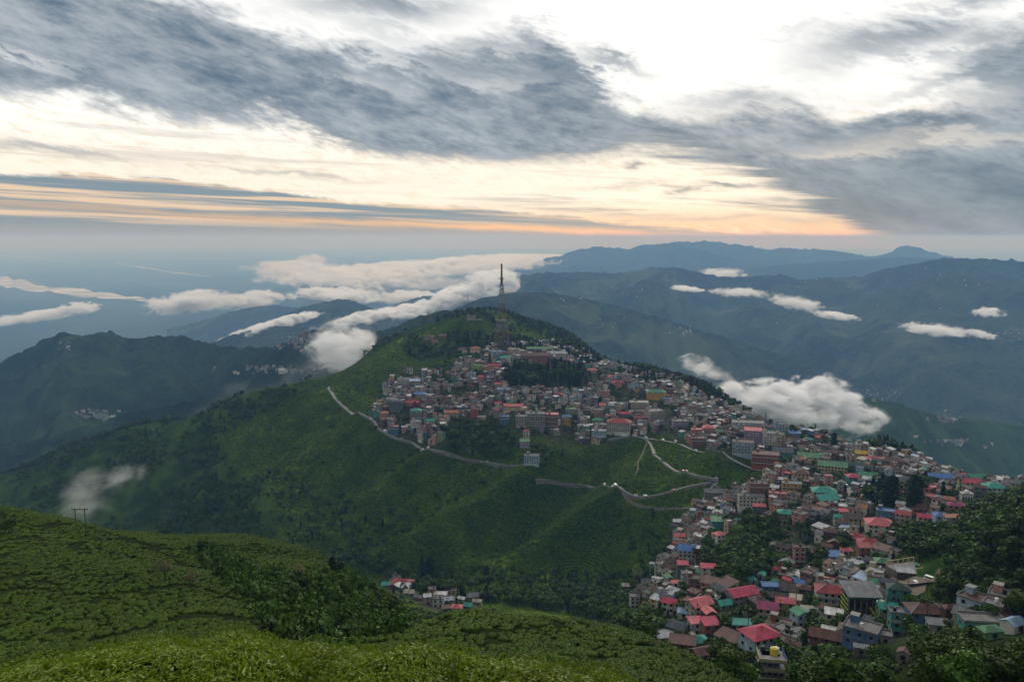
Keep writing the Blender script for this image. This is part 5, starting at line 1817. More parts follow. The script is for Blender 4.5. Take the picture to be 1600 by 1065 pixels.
R6 = road('road', [(1200, 706), (1212, 725), (1250, 745), (1290, 752), (1320, 757), (1330, 770), (1322, 790), (1308, 798)], 7.0, asph, label='the main street of the market', kerb=False)
R7 = road('road', [(1326, 752), (1338, 760), (1342, 775), (1346, 786), (1362, 796), (1385, 800)], 5.0, asph, label='the bus lane below the dark trees', kerb=False)
R8 = road('road', [(1400, 905), (1420, 915), (1440, 912), (1470, 905), (1478, 893), (1490, 880)], 6.0, dirtm, label='the bare lane into the right-hand wood', kerb=False)
P1 = road('path', [(1012, 690), (1006, 702), (1003, 712), (996, 722), (998, 732), (992, 742)], 1.6, dirtm, label='the footpath', kerb=False)


def patch(name, pts, mat, lift=0.3):
    V = []
    n = 14
    P = densify(pts + [pts[0]], 6)[:-1]
    cx = sum(p[0] for p in P) / len(P)
    cyy = sum(p[1] for p in P) / len(P)
    c = hit(cx, cyy, 180)
    R = 6
    for p in P:
        x, y, z = hit(p[0], p[1], 180)
        for r in range(R):
            f = (r + 1) / R
            a, b = c[0] + (x - c[0]) * f, c[1] + (y - c[1]) * f
            V.append((a, b, gz(a, b) + lift))
    V.append((c[0], c[1], gz(c[0], c[1]) + lift))
    Q, Tt = [], []
    m = len(P)
    for i in range(m):
        j = (i + 1) % m
        Tt.append((len(V) - 1, i * R, j * R))
        for r in range(R - 1):
            Q.append((i * R + r, i * R + r + 1, j * R + r + 1, j * R + r))
    tag(link(name, mesh_np(name, V, Q, Tt), mat), kind='structure')
    PLACED.append((c[0], c[1], 8))


patch('parking_yard', [(1400, 912), (1420, 900), (1450, 903), (1445, 925), (1425, 935), (1408, 925)], dirtm)
KEYPIX += [(a_, b_, 480) for a_ in range(1296, 1350, 7) for b_ in range(758, 798, 7)]
patch('parking_lot', [(1296, 756), (1322, 758), (1326, 775), (1312, 798), (1294, 795), (1300, 772)], asph)

# ------------------------------------------------------------------ the rest of the town: countless houses filling the slopes
import re
_cut = re.compile(r",| (?:left|right|beside|behind|above|below|between|at|in|on|near|under|by|over|among|cut|alone|beyond|standing|hanging|directly|immediately|just|seen|half|turned|high|directly|running|leaning|partly|stepping|filling|highest|topmost|nearest|from|facing|ending)\b")
LAND = []
for it in KEY:
    s_ = _cut.split(it[9])[0]
    LAND.append((it[0], it[1] - 8, s_))
cnt = {}
for l in LAND:
    cnt[l[2]] = cnt.get(l[2], 0) + 1
LAND = [l for l in LAND if cnt[l[2]] == 1 and len(l[2].split()) <= 7]

RK = [('gable', 'rust', 13), ('gable', 'brown', 12), ('hip', 'rust', 5), ('hip', 'brown', 5), ('gable', 'grey', 7), ('shed', 'silver', 9), ('shed', 'rust', 7), ('flat', 'concrete', 17), ('flat', 'rust', 5),
      ('gable', 'slate', 7), ('gable', 'red', 1.5), ('gable', 'crimson', .8), ('hip', 'pink', 1.0), ('gable', 'green', 1.5), ('hip', 'teal', 1.0), ('gable', 'blue', 1.0), ('shed', 'sky', 1.6), ('shed', 'white', 6), ('hip', 'silver', 3),
      ('gable', 'orange', 1.2), ('flat', 'brown', 5), ('gable_y', 'brown', 4), ('gable_y', 'grey', 3), ('shed', 'cream', 2)]
WK = [('white', 15), ('cream', 11), ('grey', 12), ('concrete', 9), ('pale_blue', 8), ('pink', 6), ('brick', 9), ('salmon', 3.5), ('ochre', 1), ('teal', 3), ('green', 2.5), ('lilac', 2.5), ('maroon', 4), ('timber', 9),
      ('slate', 6), ('plaster', 14), ('blue', 2)]


def pick(tab, r):
    t = sum(q[-1] for q in tab)
    v = r.random() * t
    for q in tab:
        v -= q[-1]
        if v <= 0:
            return q[:-1]
    return tab[-1][:-1]


def zone(a, x, y):
    u = int((x / y - U0) / (U1 - U0) * (NU - 1))
    l = int((math.log(y) - L0) / (L1 - L0) * (NV - 1))
    return a[u, l]


cands = []
rs = random.Random(5)
step = 7.2
for iy in range(int(230 / step), int(1960 / step)):
    for ix in range(int(-330 / step), int(560 / step)):
        x = ix * step + rs.uniform(-2.6, 2.6) + (iy % 2) * step * .5
        y = iy * step + rs.uniform(-2.6, 2.6)
        if abs(x / y) > .74 or y < 232 or y > 1950:
            continue
        if zone(z_town, x, y) < 0.55 or zone(z_wood, x, y) > 0.45:
            continue
        # gaps with gardens and trees
        if y < 650 and rs.random() < .22:
            continue
        g = perlin(np.array([x / 45.0]), np.array([y / 45.0]), 3)[0]
        far_right_top = y > 1150
        if g > ((0.20 if y > 520 else 0.50) if not far_right_top else 0.05):
            continue
        z = gz(x, y)
        if not seen_np(np.array([x]), np.array([y]), np.array([z + 7.0]), 0.001)[0]:
            continue
        if hides_key(pix(x, y, z)[0], pix(x, y, z)[1], 5.5 * F / y, 8.0 * F / y, y):
            continue
        w = rs.uniform(5.0, 9.6) if y < 650 else rs.uniform(4.3, 8.0)
        d = w * rs.uniform(.6, .95)
        if not clear_of(x, y, w * .5, 0.80):
            continue
        cands.append((x, y, z, w, d))
# drop a few that crowd each other
keep = []
for c in cands:
    ok = True
    for k in keep[-60:]:
        if (k[0] - c[0]) ** 2 + (k[1] - c[1]) ** 2 < ((k[3] + c[3]) * .40) ** 2:
            ok = False
            break
    if ok:
        keep.append(c)
sized = sorted(keep, key=lambda c: -c[3] / c[1])
n_ind = max(0, 298 - len(KEY))
ROOFW = {'rust': 'rusty', 'brown': 'dark brown', 'grey': 'grey', 'silver': 'silvery', 'concrete': 'flat concrete', 'slate': 'slate grey', 'red': 'red', 'crimson': 'crimson', 'pink': 'pink', 'green': 'green', 'teal': 'teal',
         'blue': 'blue', 'sky': 'pale blue', 'white': 'whitish', 'orange': 'orange', 'cream': 'cream'}
used_labels = set(it[9] for it in KEY)
far_mb = {}
import itertools
mbt = MB()
n_far = 0
for i, (x, y, z, w, d) in enumerate(sized):
    rk, rmm = pick(RK, rs)
    wmm = pick(WK, rs)[0]
    central = y > 520
    st = rs.choice((1, 2, 2, 2, 3, 3) if central else (1, 1, 1, 2, 2))
    if rk == 'flat':
        st = max(st, 2)
    elif rk != 'flat' and st > 3:
        st = 3
    if y > 1250:
        st = min(st, 2)
    ds = downslope(x, y)
    # front towards falling ground, never turned away from the valley for long
    yaw = ds + math.pi / 2
    yaw = (yaw + math.pi) % (2 * math.pi) - math.pi
    yaw = max(-0.7, min(0.7, yaw)) + rs.gauss(0, .22)
    if i < n_ind:
        px, py = pix(x, y, z + 3)
        cand_l = sorted(LAND, key=lambda l: (l[0] - px) ** 2 + ((l[1] - py) * 1.5) ** 2)[:6]
        lab = None
        ww = {'plaster': 'buff', 'concrete': 'bare concrete', 'pale_blue': 'pale blue', 'timber': 'timber'}.get(wmm, wmm)
        for l in cand_l:
            dx, dy = px - l[0], py - l[1]
            rel = ('right of' if dx > 0 else 'left of') if abs(dx) > abs(dy) * 1.2 else ('below' if dy > 0 else 'above')
            for szw in ('small' if w < 9 else 'broad', {1: 'low', 2: 'two-storey', 3: 'three-storey', 4: 'four-storey'}[st], 'little weathered'):
                t = '%s %s house with %s roof %s the %s' % (szw, ww, ROOFW[rmm], rel, l[2])
                if t not in used_labels and len(t.split()) <= 16:
                    lab = t
                    break
            if lab:
                break
        lab = lab or 'weathered %s house with %s roof in the crowded lower town, number of its own' % (ww, ROOFW[rmm])
        used_labels.add(lab)
        house(x, y, w, d, st, rk, rmm, wmm, yaw, lab, full=(y < 430), rs=rs, tank=rs.choice((0, 1, 2)), balcony=(st - 1 if rs.random() < .35 else 0), group='houses crowding the town slopes')
        PLACED.append((x, y, max(w, d) * .5))
        continue
    n_far += 1
    c, s = math.cos(yaw), math.sin(yaw)
    cs = [gz(x + a * w / 2 * c - b * d / 2 * s, y + a * w / 2 * s + b * d / 2 * c) for a in (-1, 1) for b in (-1, 1)]
    z0 = z * .6 + max(cs) * .4
    mbt.place(x, y, z0, yaw)
    h = st * 3.0
    wall_geo(mbt, rk, w, d, h, z0 - min(cs) + 1.0, WALLS[wmm], None, slabm if rk == 'flat' and rs.random() < .6 else None, 3.0, st)
    roof_geo(mbt, rk, w, d, h, ROOFS[rmm], oh=.4)
    for (wx, wy, wz, f) in window_spots(w, d, st, 3.0, rs, .12):
        if y > 900 and f in (3,) and x > 0:
            continue
        # simple recessed-looking window: proud frame with the pane inside
        window_geo(mbt, wx, wy, wz, f, 1.35, 1.35, trimw if wmm not in ('white', 'cream') else WALLS['timber'])
    if st > 1 and rs.random() < .4:
        for k in range(1, st):
            mbt.box(-w / 2, w / 2, -d / 2 - 1.1, -d / 2 - .13, k * 3 - .1, k * 3 + .12, slabm)
            mbt.box(-w / 2, w / 2, -d / 2 - 1.1, -d / 2 - 1.02, k * 3 + .12, k * 3 + .9, trimw if rs.random() < .5 else WALLS[wmm])
    if rk == 'flat':
        for t in range(rs.choice((0, 1, 2))):
            tx, ty = rs.uniform(-w * .3, w * .3), rs.uniform(-d * .3, d * .3)
            mbt.tube((tx, ty, h + .2), (tx, ty, h + 1.6), .65, .6, rs.choice((tankk, tankw)), 6)
    PLACED.append((x, y, max(w, d) * .5))
# lean-tos, sheds, awnings and rubble between the houses
for _ in range(2600):
    c_ = keep[rs.randrange(len(keep))]
    a_, q_ = rs.uniform(0, 6.28), c_[3] * rs.uniform(.45, .85)
    x, y = c_[0] + q_ * math.cos(a_), c_[1] + q_ * math.sin(a_)
    if zone(z_town, x, y) < .4:
        continue
    z = gz(x, y)
    mbt.place(x, y, z, rs.uniform(-.9, .9))
    w, d, h = rs.uniform(1.6, 4.5), rs.uniform(1.4, 3.2), rs.uniform(.8, 2.8)
    mbt.box(-w / 2, w / 2, -d / 2, d / 2, -2, h, WALLS[rs.choice(('timber', 'concrete', 'plaster', 'slate', 'brick', 'timber', 'white'))], 'xXyY')
    roof_geo(mbt, 'shed', w, d, h, ROOFS[rs.choice(('rust', 'brown', 'silver', 'grey', 'rust', 'brown', 'white', 'cream', 'slate', 'sky' if rs.random() < .3 else 'concrete', 'pink' if rs.random() < .2 else 'rust'))], .25)
mbt.M = None
if mbt.v:
    tag(mbt.build('town_houses'), 'countless small houses packed on the slopes of the ridge town', kind='stuff')
print('houses', len(KEY), n_ind, n_far)


# ------------------------------------------------------------------ lattice tower on the ridge
tr_red = simple_mat('tower_red_paint', (0.17, 0.045, 0.030), rough=0.6, scale=0.15)
tr_white = simple_mat('tower_white_paint', (0.27, 0.25, 0.24), rough=0.6, scale=0.15)
tr_dark = simple_mat('tower_dark_steel', (0.045, 0.035, 0.035), rough=0.6, scale=0.15)


def lattice_tower():
    x, y, z = hit(784, 549, 900)
    y += 12
    x += 12 * x / y
    zb = gz(x, y) - 1
    S = y / F                                  # metres per photograph pixel here
    top = at(787, 402, y)[2] - zb
    root = bpy.data.objects.new('lattice_tower', None)
    COL.objects.link(root)
    root.location = (x, y, zb)
    root.rotation_euler = (0, 0, math.radians(20))
    tag(root, 'tall red and white lattice television tower on the ridge above the town', 'tower')
    # profile: (fraction of height, half width m, paint, member thickness)
    prof = [(0, 11.5 * S), (.105, 9.8 * S), (.20, 7.6 * S), (.32, 6.0 * S), (.43, 4.8 * S), (.50, 3.5 * S), (.57, 2.7 * S), (.64, 2.4 * S), (.70, 2.1 * S)]
    cols = [tr_dark, tr_red, tr_white, tr_red, tr_red, tr_white, tr_white, tr_dark]
    for k in range(len(prof) - 1):
        (f0, w0), (f1, w1) = prof[k], prof[k + 1]
        z0, z1 = f0 * top, f1 * top
        mat = cols[k]
        th = .42 - .025 * k
        mb = MB()
        c0 = [(a * w0, b * w0, z0) for a, b in ((-1, -1), (1, -1), (1, 1), (-1, 1))]
        c1 = [(a * w1, b * w1, z1) for a, b in ((-1, -1), (1, -1), (1, 1), (-1, 1))]
        for a, b in zip(c0, c1):
            mb.tube(a, b, th, th, mat, 5)
        n = 2 if k < 5 else 3
        for i in range(4):
            j = (i + 1) % 4
            for s in range(n):
                t0, t1 = s / n, (s + 1) / n
                A = [Vector(c0[i]).lerp(Vector(c1[i]), t) for t in (t0, t1)]
                B = [Vector(c0[j]).lerp(Vector(c1[j]), t) for t in (t0, t1)]
                mb.tube(A[0], B[1], th * .55, th * .55, mat, 4, False)
                mb.tube(B[0], A[1], th * .55, th * .55, mat, 4, False)
                mb.tube(A[1], B[1], th * .6, th * .6, mat, 4, False)
                if k < 3:
                    mb.tube((A[0] + B[0]) / 2, (A[1] + B[1]) / 2, th * .45, th * .45, mat, 4, False)
        mb.build('tower_section', root)
    for f, hw, t in ((.625, 5.2 * S, 1.2), (.69, 3.4 * S, .8), (.765, 4.4 * S, 1.3), (.32, 8.4 * S, .8)):
        mb = MB()
        zc = f * top
        mb.box(-hw, hw, -hw, hw, zc, zc + .35, tr_dark)
        for a, b in ((-hw, -hw), (hw, -hw), (hw, hw), (-hw, hw)):
            mb.tube((a, b, zc + .3), (a, b, zc + t + 1), .15, .15, tr_dark, 4)
        mb.box(-hw, hw, -hw, -hw + .15, zc + t + .8, zc + t + 1.1, tr_dark)
        mb.box(-hw, hw, hw - .15, hw, zc + t + .8, zc + t + 1.1, tr_dark)
        mb.build('platform', root)
    for f0, f1, r0, r1 in ((.70, .78, 2.3 * S, 2.0 * S), (.78, .93, 1.5 * S, 1.2 * S), (.93, 1.0, .45 * S, .2 * S)):
        mb = MB()
        z0, z1 = f0 * top, f1 * top
        if f0 < .9:
            for a, b in ((-1, -1), (1, -1), (1, 1), (-1, 1)):
                mb.tube((a * r0 * .7, b * r0 * .7, z0), (a * r1 * .7, b * r1 * .7, z1), .3, .3, tr_dark, 4)
            m = 6
            for i in range(m):
                za = z0 + (z1 - z0) * (i + .2) / m
                zc = z0 + (z1 - z0) * (i + .8) / m
                mb.box(-r1 * .75, r1 * .75, -r1 * .75, r1 * .75, za, zc, tr_dark if i % 3 else tr_red)
        mb.tube((0, 0, z0), (0, 0, z1), r1 * .5, r1 * .45, tr_dark, 6)
        mb.build('antenna_mast', root)
    for k, (f, a) in enumerate(((.60, 200), (.61, 320), (.655, 250), (.59, 90), (.66, 20))):
        mb = MB()
        rr = 3.6 * S
        c = Vector((rr * math.cos(math.radians(a)), rr * math.sin(math.radians(a)), f * top))
        d = Vector((math.cos(math.radians(a)), math.sin(math.radians(a)), 0))
        mb.tube(c, c + d * .8, 1.3, 1.5, tr_white if k % 2 else tr_dark, 10)
        mb.build('dish_antenna', root)
    mb = MB()
    for a, b in ((-1, -1), (1, -1), (1, 1), (-1, 1)):
        q = prof[0][1]
        mb.box(a * q - 1.3, a * q + 1.3, b * q - 1.3, b * q + 1.3, -5, .8, slabm)
    mb.build('footing', root)
    PLACED.append((x, y, 15))


lattice_tower()


def small_mast(px, py, hp, label, wid=1.0, dishes=0):
    x, y, z = hit(px, py, 900)
    z = gz(x, y)
    S = y / F
    H = hp * S
    root = bpy.data.objects.new('antenna_mast_tower', None)
    COL.objects.link(root)
    root.location = (x, y, z)
    tag(root, label, 'antenna mast')
    mb = MB()
    w0, w1 = 1.3 * wid, .35 * wid
    c0 = [(a * w0, b * w0, -1) for a, b in ((-1, -1), (1, -1), (1, 1), (-1, 1))]
    c1 = [(a * w1, b * w1, H) for a, b in ((-1, -1), (1, -1), (1, 1), (-1, 1))]
    for a, b in zip(c0, c1):
        mb.tube(a, b, .16, .12, tr_dark, 4)
    n = 9
    for i in range(4):
        j = (i + 1) % 4
        for s in range(n):
            A = Vector(c0[i]).lerp(Vector(c1[i]), s / n)
            B = Vector(c0[j]).lerp(Vector(c1[j]), (s + 1) / n)
            mb.tube(A, B, .10, .10, tr_dark, 4, False)
            mb.tube(Vector(c0[i]).lerp(Vector(c1[i]), (s + 1) / n), B, .09, .09, tr_red if s % 2 else tr_white, 4, False)
    mb.build('mast', root)
    mb = MB()
    mb.tube((0, 0, H), (0, 0, H * 1.14), .12, .05, tr_dark, 5)
    mb.build('aerial', root)
    for k in range(dishes):
        mb = MB()
        c = Vector((.9 if k % 2 else -.9, -.8, H * (.6 + .13 * k)))
        mb.tube(c, c + Vector((0, -.5, 0)), .9, 1.0, tr_white, 10)
        mb.build('dish_antenna', root)


small_mast(731, 497, 36, 'taller thin antenna mast on the knoll left of the great tower', 1.1, 2)
small_mast(738, 498, 24, 'shorter antenna mast on the knoll, right of the taller thin one', 1.2, 2)
small_mast(745, 500, 15, 'shortest antenna mast on the knoll beside the dark building', 1.0, 1)
small_mast(1196, 655, 20, 'thin mast on the ridge skyline before the white cloud bank', .8, 0)


# ------------------------------------------------------------------ poles and wires' supports
def pole(px, py, hp, label, double=False, ymin=60, name='utility_pole', arm=True):
    x, y, z = hit(px, py, ymin)
    H = hp * y / F
    root = bpy.data.objects.new(name, None)
    COL.objects.link(root)
    root.location = (x, y, gz(x, y) - .2)
    tag(root, label, 'utility pole')
    if double:
        for s in (-1.35, 1.35):
            mb = MB()
            mb.tube((s, 0, 0), (s, 0, H), .17, .13, wood_m, 6)
            mb.build('post', root)
        mb = MB()
        mb.box(-2.3, 2.3, -.12, .12, H - .45, H - .2, wood_m)
        mb.build('crossbar', root)
        for s in (-2.1, 0, 2.1):
            mb = MB()
            mb.tube((s, 0, H - .2), (s, 0, H + .35), .10, .07, metal, 6)
            mb.build('insulator', root)
        mb = MB()
        mb.tube((-1.35, 0, H * .45), (1.35, 0, H * .8), .06, .06, metal, 4)
        mb.build('brace', root)
    else:
        mb = MB()
        r = max(.09, H * .012)
        mb.tube((0, 0, 0), (0, 0, H), r * 1.3, r, wood_m, 6)
        mb.build('post', root)
        if arm:
            mb = MB()
            mb.box(-H * .09, H * .09, -.06, .06, H * .92, H * .92 + .16, wood_m)
            mb.build('crossbar', root)
    return root


pole(127, 832, 42, 'double wooden pole with crossbar on the crest of the left tea hill', True)
for px, py, hp, lab in ((150, 834, 20, 'single thin pole right of the double wooden pole'), (182, 835, 19, 'thin pole between the double pole and the round crest tree'),
                        (313, 860, 18, 'thin pole low on the second tea hill'), (400, 873, 14, 'pale thin pole among bushes on the second tea hill'),
                        (1160, 905, 44, 'tall pale pole above the round tank in the lower village'), (1059, 990, 28, 'slim pole above the broken whitish roof'),
                        (1536, 980, 46, 'tall bare post standing on the turquoise terrace, left of two'), (1567, 980, 36, 'shorter bare post on the turquoise terrace, right of two'),
                        (1375, 950, 26, 'brown post in front of the tall green hall'), (1473, 965, 24, 'thin post right of the white ridged rusty roof'),
                        (1471, 880, 26, 'lamp-like post at the edge of the right-hand wood'), (1400, 873, 18, 'thin post on the unfinished terrace'),
                        (1341, 985, 26, 'thin post rising behind the cornerwise concrete roof'), (1094, 905, 24, 'slim post by the white terrace house in the valley')):
    pole(px, py, hp, lab, ymin=150 if px > 900 else 60)


# teal lift tower on the grey office block
x, y, z = hit(838, 671, 600)
S = y / F
o_ = [o for o in COL.objects if o.get('label', '').startswith('grey six-storey office block')][0]
mb = MB()
hh = 18.0
mb.box(-1.9 * S, 1.9 * S, .3 * S, 4 * S, hh + .2, hh + 12 * S, WALLS['teal'])
mb.box(-.7 * S, .7 * S, .3 * S - .05, .3 * S, hh + 2 * S, hh + 10 * S, WALLS['white'])
mb.build('lift_tower', o_)


KEYPIX += [(a_, b_, 400) for a_ in (1410, 1424, 1438) for b_ in (906, 918)]
# ------------------------------------------------------------------ vehicles
def car_parts(kind, paint):
    """small car facing +x; returns [(name, mesh)]"""
    out = []
    L, Wd, Hh = {'car': (4.0, 1.7, 1.45), 'van': (4.6, 1.8, 2.0), 'truck': (7.0, 2.3, 2.9), 'bus': (8.5, 2.4, 3.0)}[kind]
    mb = MB()
    b = .28
    if kind == 'car':
        prof = [(-L / 2, b), (-L / 2, .85), (-L * .42, .95), (-L * .30, Hh), (L * .12, Hh), (L * .27, .95), (L * .47, .82), (L / 2, .6), (L / 2, b)]
    elif kind == 'van':
        prof = [(-L / 2, b), (-L / 2, Hh - .1), (-L * .47, Hh), (L * .28, Hh), (L * .40, 1.05), (L / 2, .9), (L / 2, b)]
    elif kind == 'bus':
        prof = [(-L / 2, b), (-L / 2, Hh - .1), (-L * .48, Hh), (L * .46, Hh), (L / 2, 1.2), (L / 2, b)]
    else:
        prof = [(-L / 2, .7), (-L / 2, Hh), (L * .18, Hh), (L * .18, 2.2), (L * .38, 2.2), (L * .46, 1.2), (L / 2, 1.1), (L / 2, .4), (L * .2, .4), (L * .2, .7)]
    n = len(prof)
    vs = [(x, -Wd / 2, z) for x, z in prof] + [(x, Wd / 2, z) for x, z in prof]
    fs = [tuple(range(n)), tuple(range(2 * n - 1, n - 1, -1))] + [(i, n + i, n + (i + 1) % n, (i + 1) % n) for i in range(n)]
    mb.add(vs, fs, paint)
    out.append(('body', mb))
    mb = MB()
    zt, zb = Hh - .15, {'car': .95, 'van': 1.15, 'truck': 1.4, 'bus': 1.5}[kind]
    xa, xb = {'car': (-L * .32, L * .16), 'van': (-L * .42, L * .27), 'truck': (L * .2, L * .36), 'bus': (-L * .45, L * .42)}[kind]
    if kind == 'truck':
        zt = 2.05
    for s in (-1, 1):
        yv = s * (Wd / 2 + .012)
        mb.add([(xa, yv, zb), (xb, yv, zb), (xb - .15, yv, zt), (xa + .15, yv, zt)], [(0, 1, 2, 3)], glass)
    out.append(('side_glass', mb))
    mb = MB()
    fx = {'car': (L * .265, L * .135), 'van': (L * .395, L * .29), 'truck': (L * .455, L * .39), 'bus': (L * .495, L * .465)}[kind]
    mb.add([(fx[0] + .02, -Wd * .43, zb), (fx[0] + .02, Wd * .43, zb), (fx[1] + .02, Wd * .40, zt), (fx[1] + .02, -Wd * .40, zt)], [(0, 1, 2, 3)], glass)
    out.append(('windscreen', mb))
    for sx in (-.31, .31):
        for s in (-1, 1):
            mb = MB()
            mb.tube((sx * L, s * (Wd / 2 - .2), .32), (sx * L, s * (Wd / 2 + .02), .32), .32, .32, tankk, 10)
            out.append(('wheel', mb))
    return out


paints = {'white': simple_mat('white_car_paint', (0.72, 0.72, 0.70), rough=.3, var=.05, spec=.5), 'red': simple_mat('red_car_paint', (0.42, 0.04, 0.03), rough=.35, var=.1, spec=.5),
          'silver': simple_mat('silver_car_paint', (0.38, 0.39, 0.41), rough=.3, var=.05, spec=.5), 'blue': simple_mat('blue_car_paint', (0.05, 0.10, 0.25), rough=.35, var=.1, spec=.5),
          'dark': simple_mat('dark_car_paint', (0.03, 0.03, 0.035), rough=.35, var=.1, spec=.5)}
_proto = {}


def vehicle(x, y, z, yaw, kind, paint, label, group):
    k = (kind, paint)
    if k not in _proto:
        _proto[k] = []
        for nm, mb in car_parts(kind, paints[paint]):
            o = mb.build(nm)
            _proto[k].append((nm, o.data))
            bpy.data.objects.remove(o)
    r = root_at({'car': 'parked_car', 'van': 'van', 'truck': 'truck', 'bus': 'bus'}[kind], x, y, z, 0, label, {'car': 'car'}.get(kind, kind), group)
    r.rotation_euler = (0, 0, yaw)
    for nm, me in _proto[k]:
        link(nm, me, None, r)


def on_road(R, f, off, kind, paint, label, group='vehicles on the hill roads'):
    i = int(f * (len(R) - 2))
    a, b = R[i], R[i + 1]
    yaw = math.atan2(b[1] - a[1], b[0] - a[0])
    nx, ny = -math.sin(yaw), math.cos(yaw)
    vehicle(a[0] + nx * off, a[1] + ny * off, a[2] + .02, yaw, kind, paint, label, group)


CARS = [
    (R1, .02, 1.2, 'van', 'white', 'white van at the far upper end of the hill road'), (R1, .235, -1.2, 'car', 'white', 'white car before the road bend at the left end of the town'),
    (R1, .33, -1.3, 'van', 'white', 'white van just past the road bend at the left end'), (R1, .46, 1.3, 'truck', 'white', 'white truck on the hill road below the blue and pink house'),
    (R1, .53, 1.3, 'car', 'silver', 'silver car on the hill road under the stacked houses'), (R1, .645, 1.3, 'van', 'white', 'white van where the hill road leaves the houses'),
    (R1, .70, -1.3, 'car', 'white', 'white car beside the wooded dip on the hill road'), (R1, .90, 1.2, 'car', 'silver', 'silver car near the right end of the hill road'),
    (R2, .02, 1.2, 'van', 'white', 'white van left of the white school block'), (R2, .10, 1.2, 'truck', 'white', 'white truck right beside the white school block'),
    (R2, .13, -1.2, 'car', 'white', 'white car at the top of the zigzag road'), (R2, .16, 1.1, 'car', 'silver', 'silver car on the first curve of the zigzag road'),
    (R2, .345, 1.1, 'van', 'red', 'red van halfway down the zigzag road'), (R2, .36, -1.1, 'car', 'red', 'small red car just below the red van'),
    (R2, .45, 1.1, 'car', 'silver', 'silver car before the sharp hairpin'), (R2, .50, 1.0, 'van', 'dark', 'dark van parked in the sharp hairpin'),
    (R2, .58, 1.1, 'car', 'red', 'red car on the lower leg of the zigzag'), (R2, .655, 1.2, 'van', 'white', 'white van on the lower leg of the zigzag, right of two'),
    (R2, .69, 1.2, 'van', 'white', 'white van on the lower leg of the zigzag, left of two'), (R2, .80, 1.2, 'truck', 'white', 'white truck at the fork of the lower lane'),
    (R2, .815, -1.1, 'car', 'white', 'white car beside the truck at the fork'), (R2, .83, 1.2, 'van', 'white', 'white van uphill of the fork'), (R2, .845, -1.2, 'car', 'silver', 'silver car uphill of the fork'),
    (R5, .10, 1.2, 'van', 'white', 'white van on the street below the cornerwise block'), (R5, .22, 1.2, 'car', 'white', 'white car on the street under the cornerwise block'),
    (R5, .33, 1.2, 'van', 'silver', 'silver van on the street left of the lilac-grey block'), (R5, .48, 1.2, 'car', 'white', 'white car on the street before the brick arcade'),
    (R8, .35, 1.0, 'car', 'white', 'white car in the bare yard, left of two'), (R8, .52, 1.0, 'van', 'white', 'white van in the bare yard, right of two'),
]
for c in CARS:
    on_road(*c)
k = 0
rs = random.Random(3)
lot = []
for j in range(7):
    for i in range(4):
        px, py = 1299 + i * 7.5 - j * .8 + rs.uniform(-1, 1), 758 + j * 6.0 + i * .8
        x, y, z = hit(px, py, 300)
        if any((x - a) ** 2 + (y - b) ** 2 < 14 for a, b in lot):
            continue
        lot.append((x, y))
        kd_, pt_ = rs.choice(('car', 'van', 'van')), rs.choice(('white', 'white', 'white', 'silver', 'dark'))
        vehicle(x, y, z + .32, rs.choice((.3, .5, 1.9, .4)), kd_, pt_, '%s %s %s in the %s row from the top of the car park' % (pt_, kd_, ('leftmost', 'second from left', 'third from left', 'rightmost')[i], ('first', 'second', 'third', 'fourth', 'fifth', 'sixth', 'nearest')[j]), 'vehicles in the market parking lot')
for j in range(7):
    px, py = 1338.5 + j * 1.2, 761 + j * 4.0
    x, y, z = hit(px, py, 300)
    vehicle(x, y, z + .5, 1.75, 'van', 'red', 'red van, %s from the top in the bright red line beside the crimson pyramid roof' % ('first', 'second', 'third', 'fourth', 'fifth', 'sixth', 'seventh')[j], 'line of red vans')


# ------------------------------------------------------------------ far villages on the hills, seen as specks
def village(name, label, spots, seed, size=(7, 12)):
    r_ = random.Random(seed)
    mb = MB()
    for (px, py, rx, ry, n) in spots:
        for _ in range(n):
            a, b = r_.gauss(0, 1), r_.gauss(0, 1)
            h_ = ridge_hit(px + a * rx * .5, py + b * ry * .5)
            if h_ is None:
                continue
            x, y, z = h_
            w, d, hh = r_.uniform(*size), r_.uniform(*size) * .8, r_.uniform(3, 8)
            mb.place(x, y, z - .5, r_.uniform(-.5, .5))
            mb.box(-w / 2, w / 2, -d / 2, d / 2, -6, hh, WALLS[r_.choice(('concrete', 'plaster', 'grey', 'slate', 'plaster', 'timber', 'grey', 'white'))], 'xXyY')
            roof_geo(mb, r_.choice(('gable', 'hip', 'flat')), w, d, hh, ROOFS[r_.choice(('silver', 'rust', 'grey', 'slate', 'brown', 'grey', 'green'))], .5)
    mb.M = None
    if mb.v:
        tag(mb.build(name), label, kind='stuff')


village('hillside_village', 'speck-like houses of villages scattered on the hills left of the ridge',
        [(462, 535, 36, 12, 70), (480, 525, 18, 8, 25), (150, 648, 34, 10, 28), (165, 655, 14, 8, 14), (420, 580, 60, 7, 40), (325, 528, 14, 4, 10), (105, 545, 16, 8, 8), (320, 531, 12, 3, 6), (560, 560, 50, 14, 20)], 4)
village('valley_village', 'tiny settlements sprinkled over the great mountain slopes on the right',
        [(1070, 520, 30, 10, 26), (1580, 525, 22, 10, 26), (1365, 615, 16, 8, 20), (1400, 620, 12, 5, 12), (1480, 655, 24, 6, 40), (1490, 692, 26, 5, 30), (1430, 685, 8, 3, 5), (1540, 700, 8, 3, 5), (1300, 450, 120, 20, 24),
         (1500, 440, 90, 25, 20), (940, 510, 60, 20, 12), (1200, 500, 160, 40, 12), (1420, 470, 120, 40, 16), (1000, 455, 60, 12, 10), (900, 470, 40, 10, 6)], 6, (6, 11))
x, y, z = ridge_hit(443, 582)
r = root_at('long_shed', x, y, z, 0, 'long shed with a shining white roof on the far left hillside', 'shed')
mb = MB()
